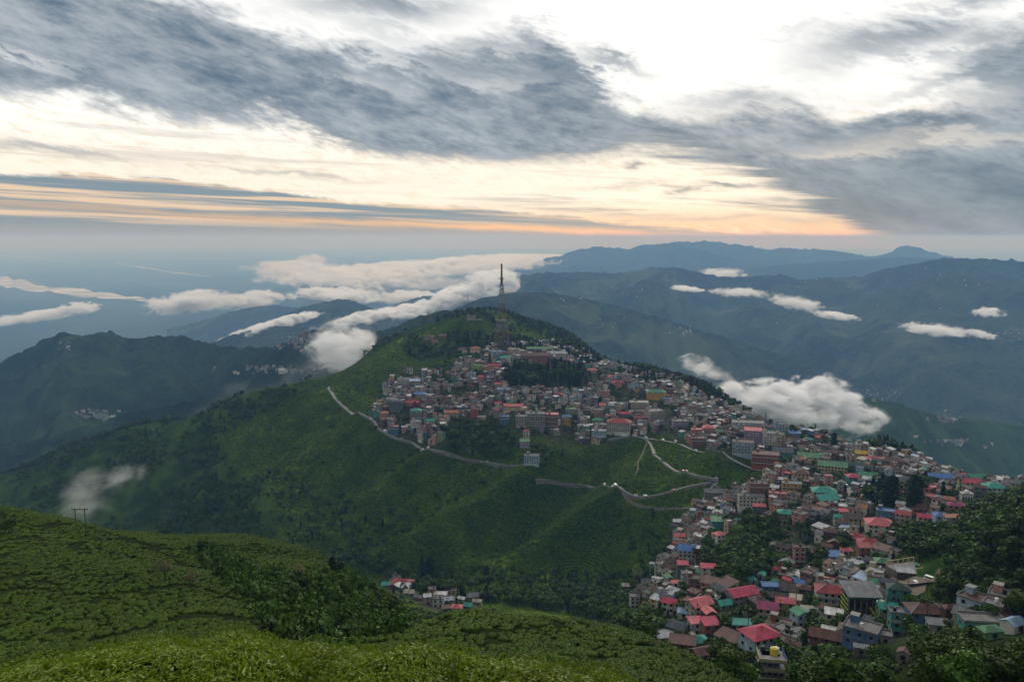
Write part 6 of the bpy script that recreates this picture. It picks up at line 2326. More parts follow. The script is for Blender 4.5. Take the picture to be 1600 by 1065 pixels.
mb.box(-14, 14, -6, 6, -8, 5, WALLS['white'])
mb.build('wall', r)
mb = MB()
roof_geo(mb, 'gable', 28, 12, 5, ROOFS['white'], 1)
mb.build('roof', r)

# utility poles among the houses
used_p = set()
rs = random.Random(31)
n_p = 0
for _ in range(4000):
    y = rs.uniform(240, 760)
    x = rs.uniform(.1 * y, .66 * y)
    if zone(z_town, x, y) < .6 or not clear_of(x, y, .4, .9):
        continue
    z = gz(x, y)
    if not seen_np(np.array([x]), np.array([y]), np.array([z + 3]), .001)[0]:
        continue
    px, py = pix(x, y, z + 6)
    l = sorted(LAND, key=lambda l: (l[0] - px) ** 2 + (l[1] - py) ** 2)[0]
    dx, dy = px - l[0], py - l[1]
    if dx * dx + dy * dy > 60 ** 2:
        continue
    t_ = 'thin utility pole %s the %s' % (('right of' if dx > 0 else 'left of') if abs(dx) > abs(dy) * 1.2 else ('below' if dy > 0 else 'above'), l[2])
    if t_ in used_p or n_p >= 60:
        continue
    used_p.add(t_)
    PLACED.append((x, y, .6))
    pole(px, py + 7 * F / y * .5, rs.uniform(8.5, 11.5) * F / y, t_, ymin=220)
    n_p += 1


# ------------------------------------------------------------------ vegetation
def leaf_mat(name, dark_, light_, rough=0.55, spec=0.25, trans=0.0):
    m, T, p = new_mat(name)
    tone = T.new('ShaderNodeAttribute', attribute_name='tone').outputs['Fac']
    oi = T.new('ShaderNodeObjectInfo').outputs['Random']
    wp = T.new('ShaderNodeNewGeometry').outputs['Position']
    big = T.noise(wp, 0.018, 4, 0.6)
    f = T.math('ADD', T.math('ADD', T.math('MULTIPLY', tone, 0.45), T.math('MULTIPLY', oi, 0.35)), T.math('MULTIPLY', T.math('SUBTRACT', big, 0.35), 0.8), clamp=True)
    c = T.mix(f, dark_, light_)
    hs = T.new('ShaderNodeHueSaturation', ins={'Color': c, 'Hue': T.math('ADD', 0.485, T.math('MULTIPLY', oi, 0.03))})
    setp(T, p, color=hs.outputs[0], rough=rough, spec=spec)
    if trans:
        tr = T.new('ShaderNodeBsdfTranslucent', ins={'Color': T.mix(0.0, light_, light_)})
        mx = T.new('ShaderNodeMixShader', ins={0: trans, 1: p.outputs[0], 2: tr.outputs[0]})
        T.l.new(mx.outputs[0], [n for n in T.n if n.type == 'OUTPUT_MATERIAL'][0].inputs[0])
    return m


M_BROAD = leaf_mat('broadleaf', (0.009, 0.022, 0.005), (0.066, 0.110, 0.015), spec=0.06)
M_BRIGHT = leaf_mat('bright_leaf', (0.030, 0.070, 0.010), (0.090, 0.155, 0.020), spec=0.08)
M_CONI = leaf_mat('conifer_needle', (0.006, 0.016, 0.009), (0.018, 0.036, 0.016), spec=0.05)
M_TEA = leaf_mat('tea_leaf', (0.006, 0.019, 0.002), (0.090, 0.145, 0.009), rough=0.7, spec=0.08)
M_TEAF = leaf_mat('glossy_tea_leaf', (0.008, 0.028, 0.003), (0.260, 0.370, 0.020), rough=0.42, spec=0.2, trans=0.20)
M_DRY = leaf_mat('dry_twig', (0.055, 0.030, 0.018), (0.110, 0.062, 0.034))
M_BARK = simple_mat('bark', (0.055, 0.042, 0.032), rough=0.95, scale=2.0)
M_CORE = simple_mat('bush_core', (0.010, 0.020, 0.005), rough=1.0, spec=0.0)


def quads_mesh(name, C, N, S, mat, rng, aspect=1.0, tone=None, fold=False, up=0.0):
    """one small leaf-like quad per centre"""
    n = len(C)
    N = N / (np.linalg.norm(N, axis=1, keepdims=True) + 1e-9)
    R = rng.normal(size=(n, 3))
    R[:, 2] += up
    A = np.cross(N, R)
    A /= np.linalg.norm(A, axis=1, keepdims=True) + 1e-9
    B = np.cross(N, A)
    S = np.asarray(S).reshape(-1, 1) * np.ones((n, 1))
    a, b = A * S * 0.5, B * S * 0.5 * aspect
    if fold:           # pointed leaf: 6 verts, folded on the midrib
        P = np.stack([C - b * 1.0, C + a * .55 - b * .25 + N * S * .10, C + a * .40 + b * .45 + N * S * .08, C + b * 1.1, C - a * .40 + b * .45 + N * S * .08, C - a * .55 - b * .25 + N * S * .10], 1).reshape(-1, 3)
        k = np.arange(n)[:, None] * 6
        Q = np.concatenate([k + np.array([[0, 1, 2, 3]]), k + np.array([[0, 3, 4, 5]])])
        per = 6
    else:
        P = np.stack([C - a - b * .6, C + a - b * .6, C + a * .5 + b, C - a * .5 + b], 1).reshape(-1, 3)
        k = np.arange(n)[:, None] * 4
        Q = k + np.array([[0, 1, 2, 3]])
        per = 4
    me = mesh_np(name, P, Q)
    t = rng.random(n) if tone is None else tone
    attr(me, 'tone', np.repeat(t, per))
    me.materials.append(mat)
    return me


def crown_mesh(seed, n, size, mat, kind='broad'):
    """foliage of a tree of unit height (base of trunk at 0)"""
    rng = np.random.RandomState(seed)
    if kind == 'broad':
        k = rng.randint(7, 12)
        cen, rad = [], []
        for i in range(k):
            a = rng.uniform(0, 2 * np.pi)
            r = rng.uniform(0.02, 0.26)
            cen.append((r * np.cos(a), r * np.sin(a), rng.uniform(0.42, 0.80)))
            rad.append(rng.uniform(0.12, 0.22))
        cen, rad = np.array(cen), np.array(rad)
        idx = rng.choice(k, n, p=rad ** 2 / (rad ** 2).sum())
        D = rng.normal(size=(n, 3))
        D /= np.linalg.norm(D, axis=1, keepdims=True)
        D[:, 2] = np.where(D[:, 2] < -.4, -D[:, 2], D[:, 2])
        rr = rad[idx] * rng.uniform(0.62, 1.10, n)
        C = cen[idx] + D * rr[:, None] * np.array([1, 1, .8])
        Nn = D + rng.normal(size=(n, 3)) * 0.55
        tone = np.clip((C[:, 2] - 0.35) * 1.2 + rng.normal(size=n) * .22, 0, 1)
    elif kind == 'conifer':
        z = rng.uniform(0.10, 1.0, n) ** 0.9
        prof = 0.17 * (1 - z) ** 0.75 + 0.012
        prof *= 0.75 + 0.35 * np.abs(np.sin(z * 34 + seed))
        a = rng.uniform(0, 2 * np.pi, n)
        r = prof * rng.uniform(0.35, 1.08, n)
        C = np.stack([r * np.cos(a), r * np.sin(a), z - r * .25], 1)
        Nn = np.stack([np.cos(a) * .7, np.sin(a) * .7, np.full(n, .8)], 1) + rng.normal(size=(n, 3)) * .4
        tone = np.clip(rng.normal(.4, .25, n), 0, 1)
    elif kind == 'column':       # dense dark cryptomeria, blunt top
        z = rng.uniform(0.10, 1.0, n)
        prof = 0.20 * np.sqrt(np.clip(1 - (z - 0.1) ** 2.4, 0, 1)) + .02
        prof *= 0.8 + 0.25 * np.sin(z * 23 + seed)
        a = rng.uniform(0, 2 * np.pi, n)
        lob = 1 + .22 * np.sin(a * 3 + z * 9 + seed)
        r = prof * rng.uniform(0.55, 1.05, n) * lob
        C = np.stack([r * np.cos(a), r * np.sin(a), z], 1)
        Nn = np.stack([np.cos(a), np.sin(a), np.full(n, .5)], 1) + rng.normal(size=(n, 3)) * .5
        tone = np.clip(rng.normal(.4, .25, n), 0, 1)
    else:                        # low shrub or bamboo-like clump
        D = rng.normal(size=(n, 3))
        D /= np.linalg.norm(D, axis=1, keepdims=True)
        D[:, 2] = np.abs(D[:, 2])
        C = D * rng.uniform(0.6, 1.05, (n, 1)) * np.array([.48, .48, .75])
        Nn = D + rng.normal(size=(n, 3)) * .6
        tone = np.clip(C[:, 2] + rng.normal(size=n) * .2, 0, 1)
    return quads_mesh('crown', C, Nn, size * rng.uniform(.6, 1.3, n), mat, rng, 1.2, tone)


def trunk_mesh(seed, kind):
    rs_ = random.Random(seed)
    mb = MB()
    if kind == 'broad':
        mb.tube((0, 0, -0.06), (0.01, 0, 0.42), 0.026, 0.014, M_BARK, 6)
        for i in range(4):
            a = rs_.uniform(0, 6.28)
            mb.tube((0.005, 0, 0.26 + i * .05), (.16 * math.cos(a), .16 * math.sin(a), .58 + .04 * i), 0.010, 0.004, M_BARK, 5)
    else:
        mb.tube((0, 0, -0.05), (0, 0, 0.9), 0.016, 0.003, M_BARK, 6)
    o = mb.build('trunk')
    me = o.data
    bpy.data.objects.remove(o)
    return me


def joined(name, mes):
    """one mesh object out of several meshes (for scattering)"""
    bm = bmesh.new()
    mats = []
    o = bpy.data.objects.new(name, bpy.data.meshes.new(name))
    Vs, Qs, Ts, tones, mi = [], [], [], [], []
    off = 0
    faces = []
    bm.free()
    for me in mes:
        n = len(me.vertices)
        co = np.empty(n * 3, np.float32)
        me.vertices.foreach_get('co', co)
        Vs.append(co.reshape(-1, 3))
        t = np.full(n, .4, np.float32)
        if 'tone' in me.attributes:
            me.attributes['tone'].data.foreach_get('value', t)
        tones.append(t)
        k = len(mats)
        mats.append(me.materials[0])
        for p in me.polygons:
            faces.append([off + v for v in p.vertices])
            mi.append(k)
        off += n
    m = bpy.data.meshes.new(name)
    m.from_pydata(np.concatenate(Vs).tolist(), [], faces)
    attr(m, 'tone', np.concatenate(tones))
    for a in mats:
        m.materials.append(a)
    m.polygons.foreach_set('material_index', mi)
    m.update()
    o.data = m
    return o


def scatter(name, label, pts, rot, scl, idx, variants):
    """one stuff object: geometry-node copies of the variants on the given points"""
    pts = np.asarray(pts, dtype=np.float32)
    me = bpy.data.meshes.new(name)
    me.vertices.add(len(pts))
    me.vertices.foreach_set('co', pts.ravel())
    a = me.attributes.new('rot', 'FLOAT_VECTOR', 'POINT')
    a.data.foreach_set('vector', np.asarray(rot, np.float32).ravel())
    a = me.attributes.new('scl', 'FLOAT_VECTOR', 'POINT')
    a.data.foreach_set('vector', np.asarray(scl, np.float32).ravel())
    a = me.attributes.new('idx', 'INT', 'POINT')
    a.data.foreach_set('value', np.asarray(idx, np.int32))
    o = bpy.data.objects.new(name, me)
    COL.objects.link(o)
    src = bpy.data.collections.new(name + '_source')
    for i, v in enumerate(variants):
        v.name = '%s_source_%02d' % (name, i)
        src.objects.link(v)
    ng = bpy.data.node_groups.new(name + '_nodes', 'GeometryNodeTree')
    ng.interface.new_socket('Geometry', in_out='INPUT', socket_type='NodeSocketGeometry')
    ng.interface.new_socket('Geometry', in_out='OUTPUT', socket_type='NodeSocketGeometry')
    N = ng.nodes
    L = ng.links
    gi, go = N.new('NodeGroupInput'), N.new('NodeGroupOutput')
    ci = N.new('GeometryNodeCollectionInfo')
    ci.inputs['Collection'].default_value = src
    ci.inputs['Separate Children'].default_value = True
    ci.inputs['Reset Children'].default_value = True
    ip = N.new('GeometryNodeInstanceOnPoints')
    ip.inputs['Pick Instance'].default_value = True
    def named(nm, ty):
        q = N.new('GeometryNodeInputNamedAttribute')
        q.data_type = ty
        q.inputs['Name'].default_value = nm
        return q.outputs[0]
    L.new(gi.outputs[0], ip.inputs['Points'])
    L.new(ci.outputs[0], ip.inputs['Instance'])
    L.new(named('idx', 'INT'), ip.inputs['Instance Index'])
    er = N.new('FunctionNodeEulerToRotation')
    L.new(named('rot', 'FLOAT_VECTOR'), er.inputs[0])
    L.new(er.outputs[0], ip.inputs['Rotation'])
    L.new(named('scl', 'FLOAT_VECTOR'), ip.inputs['Scale'])
    L.new(ip.outputs[0], go.inputs[0])
    md = o.modifiers.new('scatter', 'NODES')
    md.node_group = ng
    tag(o, label, kind='stuff')
    return o


# tree kinds: high detail for the individuals, low for the mass
NB = 5
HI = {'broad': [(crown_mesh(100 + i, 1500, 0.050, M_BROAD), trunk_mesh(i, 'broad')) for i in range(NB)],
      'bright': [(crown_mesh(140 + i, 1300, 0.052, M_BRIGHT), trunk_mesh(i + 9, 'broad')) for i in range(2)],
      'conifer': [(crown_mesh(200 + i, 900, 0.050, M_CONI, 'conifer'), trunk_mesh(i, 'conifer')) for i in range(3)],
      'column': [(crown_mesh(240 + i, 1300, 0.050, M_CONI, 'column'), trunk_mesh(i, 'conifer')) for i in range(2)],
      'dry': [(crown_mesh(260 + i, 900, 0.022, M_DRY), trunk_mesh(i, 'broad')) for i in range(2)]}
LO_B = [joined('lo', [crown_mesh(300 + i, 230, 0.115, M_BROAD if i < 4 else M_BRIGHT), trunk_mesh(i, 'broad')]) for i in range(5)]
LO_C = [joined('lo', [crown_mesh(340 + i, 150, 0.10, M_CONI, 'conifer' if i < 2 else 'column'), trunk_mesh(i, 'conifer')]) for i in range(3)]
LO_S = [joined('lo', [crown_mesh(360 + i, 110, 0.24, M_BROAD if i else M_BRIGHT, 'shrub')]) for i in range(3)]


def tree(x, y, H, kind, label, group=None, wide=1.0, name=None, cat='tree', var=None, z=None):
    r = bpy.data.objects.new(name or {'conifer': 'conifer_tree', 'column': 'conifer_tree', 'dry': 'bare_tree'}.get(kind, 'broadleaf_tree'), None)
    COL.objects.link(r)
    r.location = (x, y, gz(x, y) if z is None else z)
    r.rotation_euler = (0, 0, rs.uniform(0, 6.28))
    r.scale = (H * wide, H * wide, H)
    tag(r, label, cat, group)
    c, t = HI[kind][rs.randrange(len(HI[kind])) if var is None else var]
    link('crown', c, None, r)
    link('trunk', t, None, r)
    return r


rs = random.Random(21)
rng = np.random.RandomState(4)

# --- candidate tree positions (broadleaf woods, forest slopes, town gaps)
T_ALL = []          # x, y, H, kind, place


def region_trees(poly, spacing, hr, kinds, place, ymin=80, ymax=2500, dens=1.0, hidden_ok=6.0, xr=None):
    # world box of the polygon through ground hits
    H_ = [hit(max(-250, min(1850, p[0])), p[1], ymin) for p in poly]
    x0, x1 = min(h[0] for h in H_) - 30, max(h[0] for h in H_) + 30
    y0, y1 = max(ymin, min(h[1] for h in H_) - 30), min(ymax, max(h[1] for h in H_) + 60)
    nx, ny = int((x1 - x0) / spacing) + 1, int((y1 - y0) / spacing) + 1
    X, Y = np.meshgrid(x0 + np.arange(nx) * spacing, y0 + np.arange(ny) * spacing)
    X = X.ravel() + rng.uniform(-.45, .45, X.size) * spacing
    Y = Y.ravel() + rng.uniform(-.45, .45, Y.size) * spacing
    Z = gz_np(X, Y)
    m = Y > ymin
    P = pix(X, np.maximum(Y, 1), Z)
    m &= inpoly(P[0], P[1], poly)
    m &= seen_np(X, Y, Z + hidden_ok, 0.002)
    m &= np.abs(X / Y) < .76
    if dens < 1:
        m &= (rng.random(len(X)) < dens)
    for x, y in zip(X[m], Y[m]):
        T_ALL.append((x, y, rs.uniform(*hr), pick(kinds, rs)[0], place))


bk = [('broad', 8), ('bright', 1.2), ('conifer', .8)]
region_trees([(1395, 838), (1440, 824), (1500, 800), (1560, 780), (1700, 775), (1700, 1000), (1560, 975), (1500, 965), (1440, 950), (1475, 905), (1410, 868)], 6.6, (8, 14), bk, 'right', 190, 520)
region_trees([(1225, 1050), (1340, 1022), (1400, 1040), (1440, 1012), (1500, 1003), (1700, 1010), (1700, 1180), (1130, 1180)], 4.5, (6, 10), bk, 'bottom', 78, 260)
region_trees([(1440, 1030), (1500, 1010), (1700, 1015), (1700, 1180), (1400, 1180)], 4.6, (6, 9.5), bk, 'bottom', 78, 240)
region_trees(WOODS[2], 7.5, (9, 14), bk, 'dip', 300, 800)
region_trees(WOODS[3], 8.5, (10, 18), [('column', 3), ('broad', 3), ('conifer', 2)], 'market', 400, 800)
region_trees(WOODS[5], 7, (8, 12), bk, 'lower', 300, 700)
region_trees(WOODS[6], 8, (8, 12), bk, 'lower', 300, 700)
region_trees(WOODS[9], 7, (8, 12), bk, 'valley', 200, 700)
region_trees(WOODS[10], 7.5, (8, 13), bk, 'valley', 160, 860)
region_trees([(985, 1010), (1060, 1040), (1160, 1050), (1170, 1100), (1080, 1080)], 6.5, (7, 11), bk, 'bottom', 130, 400)
region_trees(WOODS[0], 8.5, (12, 20), [('conifer', 3), ('column', 3), ('broad', 2)], 'grove', 700, 1500, .8)
region_trees(WOODS[1], 9, (9, 14), bk, 'hollow', 700, 1300)
region_trees(KNOLL_WOOD, 10, (8, 13), bk + [('conifer', 1)], 'knoll', 900, 1700)
region_trees([(460, 560), (540, 530), (620, 500), (690, 480), (692, 494), (640, 516), (590, 548), (520, 582), (470, 600)], 12, (6, 11), bk, 'knoll', 1100, 1700, .75, hidden_ok=10)
region_trees([(-260, 760), (0, 715), (150, 662), (280, 625), (400, 590), (500, 556), (520, 575), (470, 612), (430, 640), (380, 665), (340, 690), (370, 740), (440, 800), (430, 850), (-260, 920)], 10.5, (7, 14), bk + [('bright', 2)], 'left', 700, 1700, 0.80, hidden_ok=12)
# crest line behind the town on the right
region_trees([(800, 470), (850, 490), (920, 530), (1000, 560), (1100, 600), (1200, 645), (1210, 662), (1120, 635), (1050, 605), (1000, 588), (940, 565), (880, 545), (800, 500)], 9, (9, 15), [('broad', 3), ('conifer', 3), ('column', 1)], 'crest', 700, 2050, 0.85, 13)
region_trees([(1200, 645), (1300, 672), (1420, 705), (1520, 728), (1400, 715), (1300, 690), (1200, 668)], 9, (8, 14), [('broad', 3), ('conifer', 4)], 'crest', 600, 1200, 0.7, 12)
region_trees([(690, 478), (800, 475), (850, 500), (830, 520), (790, 520), (760, 500), (690, 500)], 10, (8, 13), [('broad', 3), ('conifer', 2)], 'knoll', 1300, 2100, 0.5, 12)
region_trees([(700, 520), (780, 530), (900, 545), (960, 570), (920, 575), (780, 545), (700, 540)], 10, (10, 17), [('broad', 2), ('conifer', 4)], 'tower', 1000, 1700, 0.7, 10)
# gullies on the tea slope
for poly, dn in (([(395, 745), (440, 735), (620, 820), (600, 860), (440, 850)], .5), ([(240, 775), (330, 740), (440, 830), (380, 850), (250, 850)], .8), ([(520, 820), (640, 790), (740, 740), (760, 760), (650, 830), (560, 870)], .28),
                 ([(820, 690), (880, 700), (880, 740), (830, 735)], .5), ([(1020, 795), (1090, 800), (1060, 870), (1000, 900), (980, 850)], .55), ([(620, 690), (700, 715), (680, 760), (600, 790)], .10), ([(560, 860), (640, 880), (900, 905), (990, 900), (990, 930), (900, 925), (700, 920)], .8),
                 ([(520, 655), (590, 670), (560, 720), (480, 740)], .10), ([(700, 560), (775, 548), (700, 600), (640, 610)], .55)):
    region_trees(poly, 9, (6, 11), bk, 'slope', 500, 1500, dn)
# gaps between the houses
rs2 = random.Random(77)
tc_ = []
for _ in range(24000):
    y = rs2.uniform(235, 1500)
    x = rs2.uniform(-.3 * y, .74 * y)
    if zone(z_town, x, y) < .5:
        continue
    if not clear_of(x, y, 1.2, .85):
        continue
    if not seen_np(np.array([x]), np.array([y]), np.array([gz(x, y) + 7]), .002)[0]:
        continue
    tc_.append((x, y, rs2.uniform(4.5, 9), pick([('broad', 6), ('bright', 1.5), ('conifer', 2)], rs2)[0], 'town'))
    if len(tc_) > 2300:
        break
T_ALL += tc_
# clearings in the forest of the left flank
T_ALL = [t for t in T_ALL if t[4] != 'left' or fbm(np.array([t[0] / 120.0]), np.array([t[1] / 120.0]), 3, 91)[0] < .0]
# trees do not stand in houses or on roads
PA = np.array(PLACED)
ok = []
for t in T_ALL:
    if t[4] == 'town':
        a_, b_ = pix(t[0], t[1], gz(t[0], t[1]))
        if not hides_key(a_, b_, t[2] * .3 * F / t[1], t[2] * F / t[1], t[1]):
            ok.append(t)
        continue
    d2 = (PA[:, 0] - t[0]) ** 2 + (PA[:, 1] - t[1]) ** 2
    if (d2 < (PA[:, 2] + 1.5) ** 2).any():
        continue
    a_, b_ = pix(t[0], t[1], gz(t[0], t[1]))
    if hides_key(a_, b_, t[2] * .38 * F / t[1], t[2] * F / t[1], t[1]):
        continue
    ok.append(t)
T_ALL = ok
print('trees', len(T_ALL))

# hand-set trees that stand out, (px, py base, height px, kind, label, width)
SPECIAL = [
    (1427, 800, 58, 'column', 'tallest dark conifer standing before the long blue roof', 1.5),
    (1391, 798, 56, 'column', 'dark broad conifer left of the tallest one above the town wood', 1.4),
    (1302, 705, 30, 'column', 'dark cypress standing on the ridge edge by the grass strip', 1.1),
    (1472, 790, 40, 'conifer', 'slender dark conifer below the long blue roof', 1.0),
    (1293, 700, 16, 'broad', 'round dark tree left of the cypress on the ridge', 1.3),
    (705, 497, 10, 'conifer', 'small conifer on the knoll skyline, left of two', 1.2),
    (715, 497, 14, 'conifer', 'conifer on the knoll skyline, right of two', 1.2),
    (684, 505, 12, 'column', 'dark clump tree on the left shoulder of the knoll', 1.2),
    (1187, 640, 13, 'broad', 'lone round tree on the ridge skyline before the cloud bank', 1.4),
    (1170, 636, 16, 'broad', 'largest round tree on the ridge skyline left of the lone one', 1.4),
    (258, 910, 44, 'dry', 'taller bare brown tree standing in the tea field', 1.3),
    (297, 919, 34, 'dry', 'shorter bare brown tree right of the taller one in the tea field', 1.3),
    (462, 905, 24, 'dry', 'reddish bare bush on the second tea slope', 2.0),
    (257, 836, 12, 'broad', 'round dark tree on the crest between the two tea hills', 1.6),
    (428, 838, 10, 'broad', 'small round tree on the crest of the second tea hill, left of two', 1.2),
    (456, 846, 9, 'broad', 'small round tree on the crest of the second tea hill, right of two', 1.2),
    (520, 893, 26, 'column', 'dark tree at the right end of the second tea hill', 1.4),
    (15, 835, 32, 'broad', 'scrubby pale tree at the left edge of the tea hill', 1.6),
    (660, 905, 40, 'conifer', 'dark pointed conifer left of the hamlet', 1.2),
    (672, 905, 36, 'column', 'dark broad conifer beside the red-brown villa', 1.2),
    (760, 905, 22, 'column', 'dark clump tree above the hamlet', 1.4),
    (1255, 1070, 60, 'broad', 'big leafy tree right of the concrete terraces at the bottom', 1.3),
]
for px, py, hp, kind, lab, wd in SPECIAL:
    x, y, z = hit(px, py, 60)
    tree(x, y, hp * y / F * 1.02, kind, lab, None, wd)

T_ALL.sort(key=lambda t: -t[2] / t[1])
PLACE_L = {'right': ('leafy tree crowding the dark wood on the right-hand slope', 'trees of the right-hand wood'),
           'bottom': ('leafy tree in the thicket along the bottom right of the photo', 'trees of the bottom right thicket'),
           'dip': ('leafy tree in the dark wood in the middle of the lower town', 'trees of the town wood'),
           'market': ('tall dark tree in the grove right of the market', 'trees of the market grove'),
           'lower': ('round dark tree among the roofs of the lower town', 'trees among lower town roofs'),
           'valley': ('leafy tree in the wooded valley behind the tea mound', 'trees of the valley wood'),
           'slope': ('leafy tree in a gully of the dark tea slope', 'trees in the gullies'),
           'town': ('small garden tree squeezed between town houses', 'garden trees in the town')}
n1 = 300 - len(SPECIAL)
used_t = {}
for x, y, H, kind, place in T_ALL[:n1]:
    lab, grp = PLACE_L.get(place, PLACE_L['town'])
    px, py = pix(x, y, gz(x, y) + H * .5)
    near_l = sorted(LAND, key=lambda l: (l[0] - px) ** 2 + (l[1] - py) ** 2)[0]
    if (near_l[0] - px) ** 2 + (near_l[1] - py) ** 2 < 75 ** 2:
        dx, dy = px - near_l[0], py - near_l[1]
        rel = ('right of' if dx > 0 else 'left of') if abs(dx) > abs(dy) * 1.2 else ('below' if dy > 0 else 'above')
        for sw in ('large', 'bushy', 'spreading', 'tall', 'small'):
            t_ = '%s %s %s the %s' % (sw, {'bright': 'bright green tree', 'broad': 'dark leafy tree', 'conifer': 'pointed conifer', 'column': 'dense conifer'}[kind], rel, near_l[2])
            if t_ not in used_t:
                used_t[t_] = 1
                lab = t_
                break
    tree(x, y, H, kind, lab, grp, rs.uniform(.95, 1.35) if kind in ('broad', 'bright') else rs.uniform(.9, 1.2))


def mass(name, label, sel, variants, pickv, wide):
    if not sel:
        return
    P = [(t[0], t[1], gz(t[0], t[1]) - .2) for t in sel]
    R = [(0, 0, rs.uniform(0, 6.28)) for _ in sel]
    S = []
    for t in sel:
        w_ = rs.uniform(*wide)
        S.append((t[2] * w_, t[2] * w_, t[2]))
    scatter(name, label, P, R, S, [pickv() for _ in sel], variants)


rest = T_ALL[n1:]
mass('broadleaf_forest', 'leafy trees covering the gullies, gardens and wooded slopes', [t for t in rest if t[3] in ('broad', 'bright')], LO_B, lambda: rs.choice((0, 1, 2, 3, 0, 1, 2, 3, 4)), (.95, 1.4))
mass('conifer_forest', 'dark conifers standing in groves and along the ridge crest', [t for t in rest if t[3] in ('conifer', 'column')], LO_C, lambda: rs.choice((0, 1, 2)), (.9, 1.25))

# scrub and single bushes over the tea slopes and the far hill crests
SH = []
for _ in range(30000):
    y = rs.uniform(420, 1700)
    x = rs.uniform(-.70 * y, .72 * y)
    f = fbm(np.array([x / 90.0]), np.array([y / 90.0]), 3, 61)[0] + (0.55 - rdg([x], [y])[0]) * .45
    if f < (0.26 if rs.random() < .93 else -.3) or zone(z_town, x, y) > .3:
        continue
    z = gz(x, y)
    if not seen_np(np.array([x]), np.array([y]), np.array([z + 2]), .001)[0]:
        continue
    SH.append((x, y, z - .2))
PB = np.array(PLACED)
SH = [s for s in SH if not ((((PB[:, 0] - s[0]) ** 2 + (PB[:, 1] - s[1]) ** 2) < (PB[:, 2] + 1.0) ** 2).any())]
scatter('scrub', 'scrub dotted over the tea slopes', SH, [(0, 0, rs.uniform(0, 6.28)) for _ in SH], [(v, v, v * .8) for v in (rs.uniform(1.8, 4.2) for _ in SH)], [rs.choice((0, 1, 2, 1, 2)) for _ in SH], LO_S)
print('scrub', len(SH))
# brighter plants with long upright blades by the tea mound
def blade_plant(x, y, H, label, n=9):
    r = bpy.data.objects.new('banana_plant', None)
    COL.objects.link(r)
    r.location = (x, y, gz(x, y) - .1)
    tag(r, label, 'plant', 'broad-leaved plants on the tea mound')
    for i in range(n):
        a = 6.28 * i / n + rs.uniform(-.3, .3)
        lean = rs.uniform(.15, .55)
        V, Q = [], []
        for k in range(7):
            t = k / 6
            cx, cz = lean * H * t ** 1.6, H * (t - .25 * lean * t ** 3)
            wd = .17 * H * math.sin(math.pi * min(1, .06 + t * .94)) ** .7
            for s_ in (-1, 0, 1):
                px_, py_ = cx, s_ * wd
                V.append((px_ * math.cos(a) - py_ * math.sin(a), px_ * math.sin(a) + py_ * math.cos(a), cz + abs(s_) * wd * .25))
        for k in range(6):
            for s_ in (0, 1):
                b_ = 3 * k + s_
                Q.append((b_, b_ + 1, b_ + 4, b_ + 3))
        me = mesh_np('leaf', V, Q, smooth=True)
        attr(me, 'tone', np.full(len(V), rs.uniform(.3, 1)))
        link('leaf', me, M_BRIGHT, r)


for px, py, hp, lab in ((858, 1052, 34, 'bright green broad-leaved plant on the tea mound, tallest of three'), (838, 1055, 22, 'broad-leaved plant left of the tallest one on the tea mound'),
                        (892, 1054, 24, 'broad-leaved plant right of the tallest one on the tea mound'), (198, 905, 16, 'single bright broad-leaved plant in the left tea field')):
    x, y, z_ = hit(px, py, 60)
    blade_plant(x, y, hp * y / F, lab)


# ------------------------------------------------------------------ tea bushes
def tea_bush(seed, leaves, lsize, mat, fold=False, r=0.75, h=0.80):
    """flat-topped cushion of leaves over a dark core"""
    rng_ = np.random.RandomState(seed)
    bm = bmesh.new()
    bmesh.ops.create_icosphere(bm, subdivisions=2, radius=1.0)
    for v in bm.verts:
        a = math.atan2(v.co.y, v.co.x)
        k = 1 + .16 * math.sin(a * 3 + seed) + .10 * math.sin(a * 5 + 2 * seed)
        z = v.co.z
        v.co = Vector((v.co.x * r * k * .93, v.co.y * r * k * .93, (h * (1 - (1 - z) ** 2 * .5) if z > 0 else h * .5 + z * h)))
    if fold:
        for v in bm.verts:
            v.co *= .86
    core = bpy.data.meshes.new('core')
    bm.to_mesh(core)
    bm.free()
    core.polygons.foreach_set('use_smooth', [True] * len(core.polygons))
    core.materials.append(M_CORE if fold else mat)  # solid core added under the leaves, coloured dark for the shade inside
    a = rng_.uniform(0, 2 * np.pi, leaves)
    q = np.sqrt(rng_.uniform(0, 1.0, leaves))
    k = 1 + .16 * np.sin(a * 3 + seed) + .10 * np.sin(a * 5 + 2 * seed)
    x, y = q * np.cos(a) * r * k, q * np.sin(a) * r * k
    z = h * (1 - q ** 3.2 * .62) + rng_.normal(0, .035, leaves)
    side = rng_.random(leaves) < .22
    z = np.where(side, rng_.uniform(.08, h * .8, leaves), z)
    x = np.where(side, np.cos(a) * r * k * 1.0, x)
    y = np.where(side, np.sin(a) * r * k * 1.0, y)
    C = np.stack([x, y, z], 1)
    N = np.stack([np.cos(a) * q * .8, np.sin(a) * q * .8, np.full(leaves, 1.0)], 1)
    N = np.where(side[:, None], np.stack([np.cos(a), np.sin(a), np.full(leaves, .35)], 1), N) + rng_.normal(size=(leaves, 3)) * (.75 if fold else .45)
    tone = np.clip(.45 + (z - h * .8) * 2.2 + rng_.normal(size=leaves) * .28, 0, 1)  # top light and low shade painted into the leaf tone by height
    lv = quads_mesh('leaves', C, N, lsize * rng_.uniform(.65, 1.3, leaves), mat, rng_, 1.55 if fold else 1.3, tone, fold)
    return lv, core


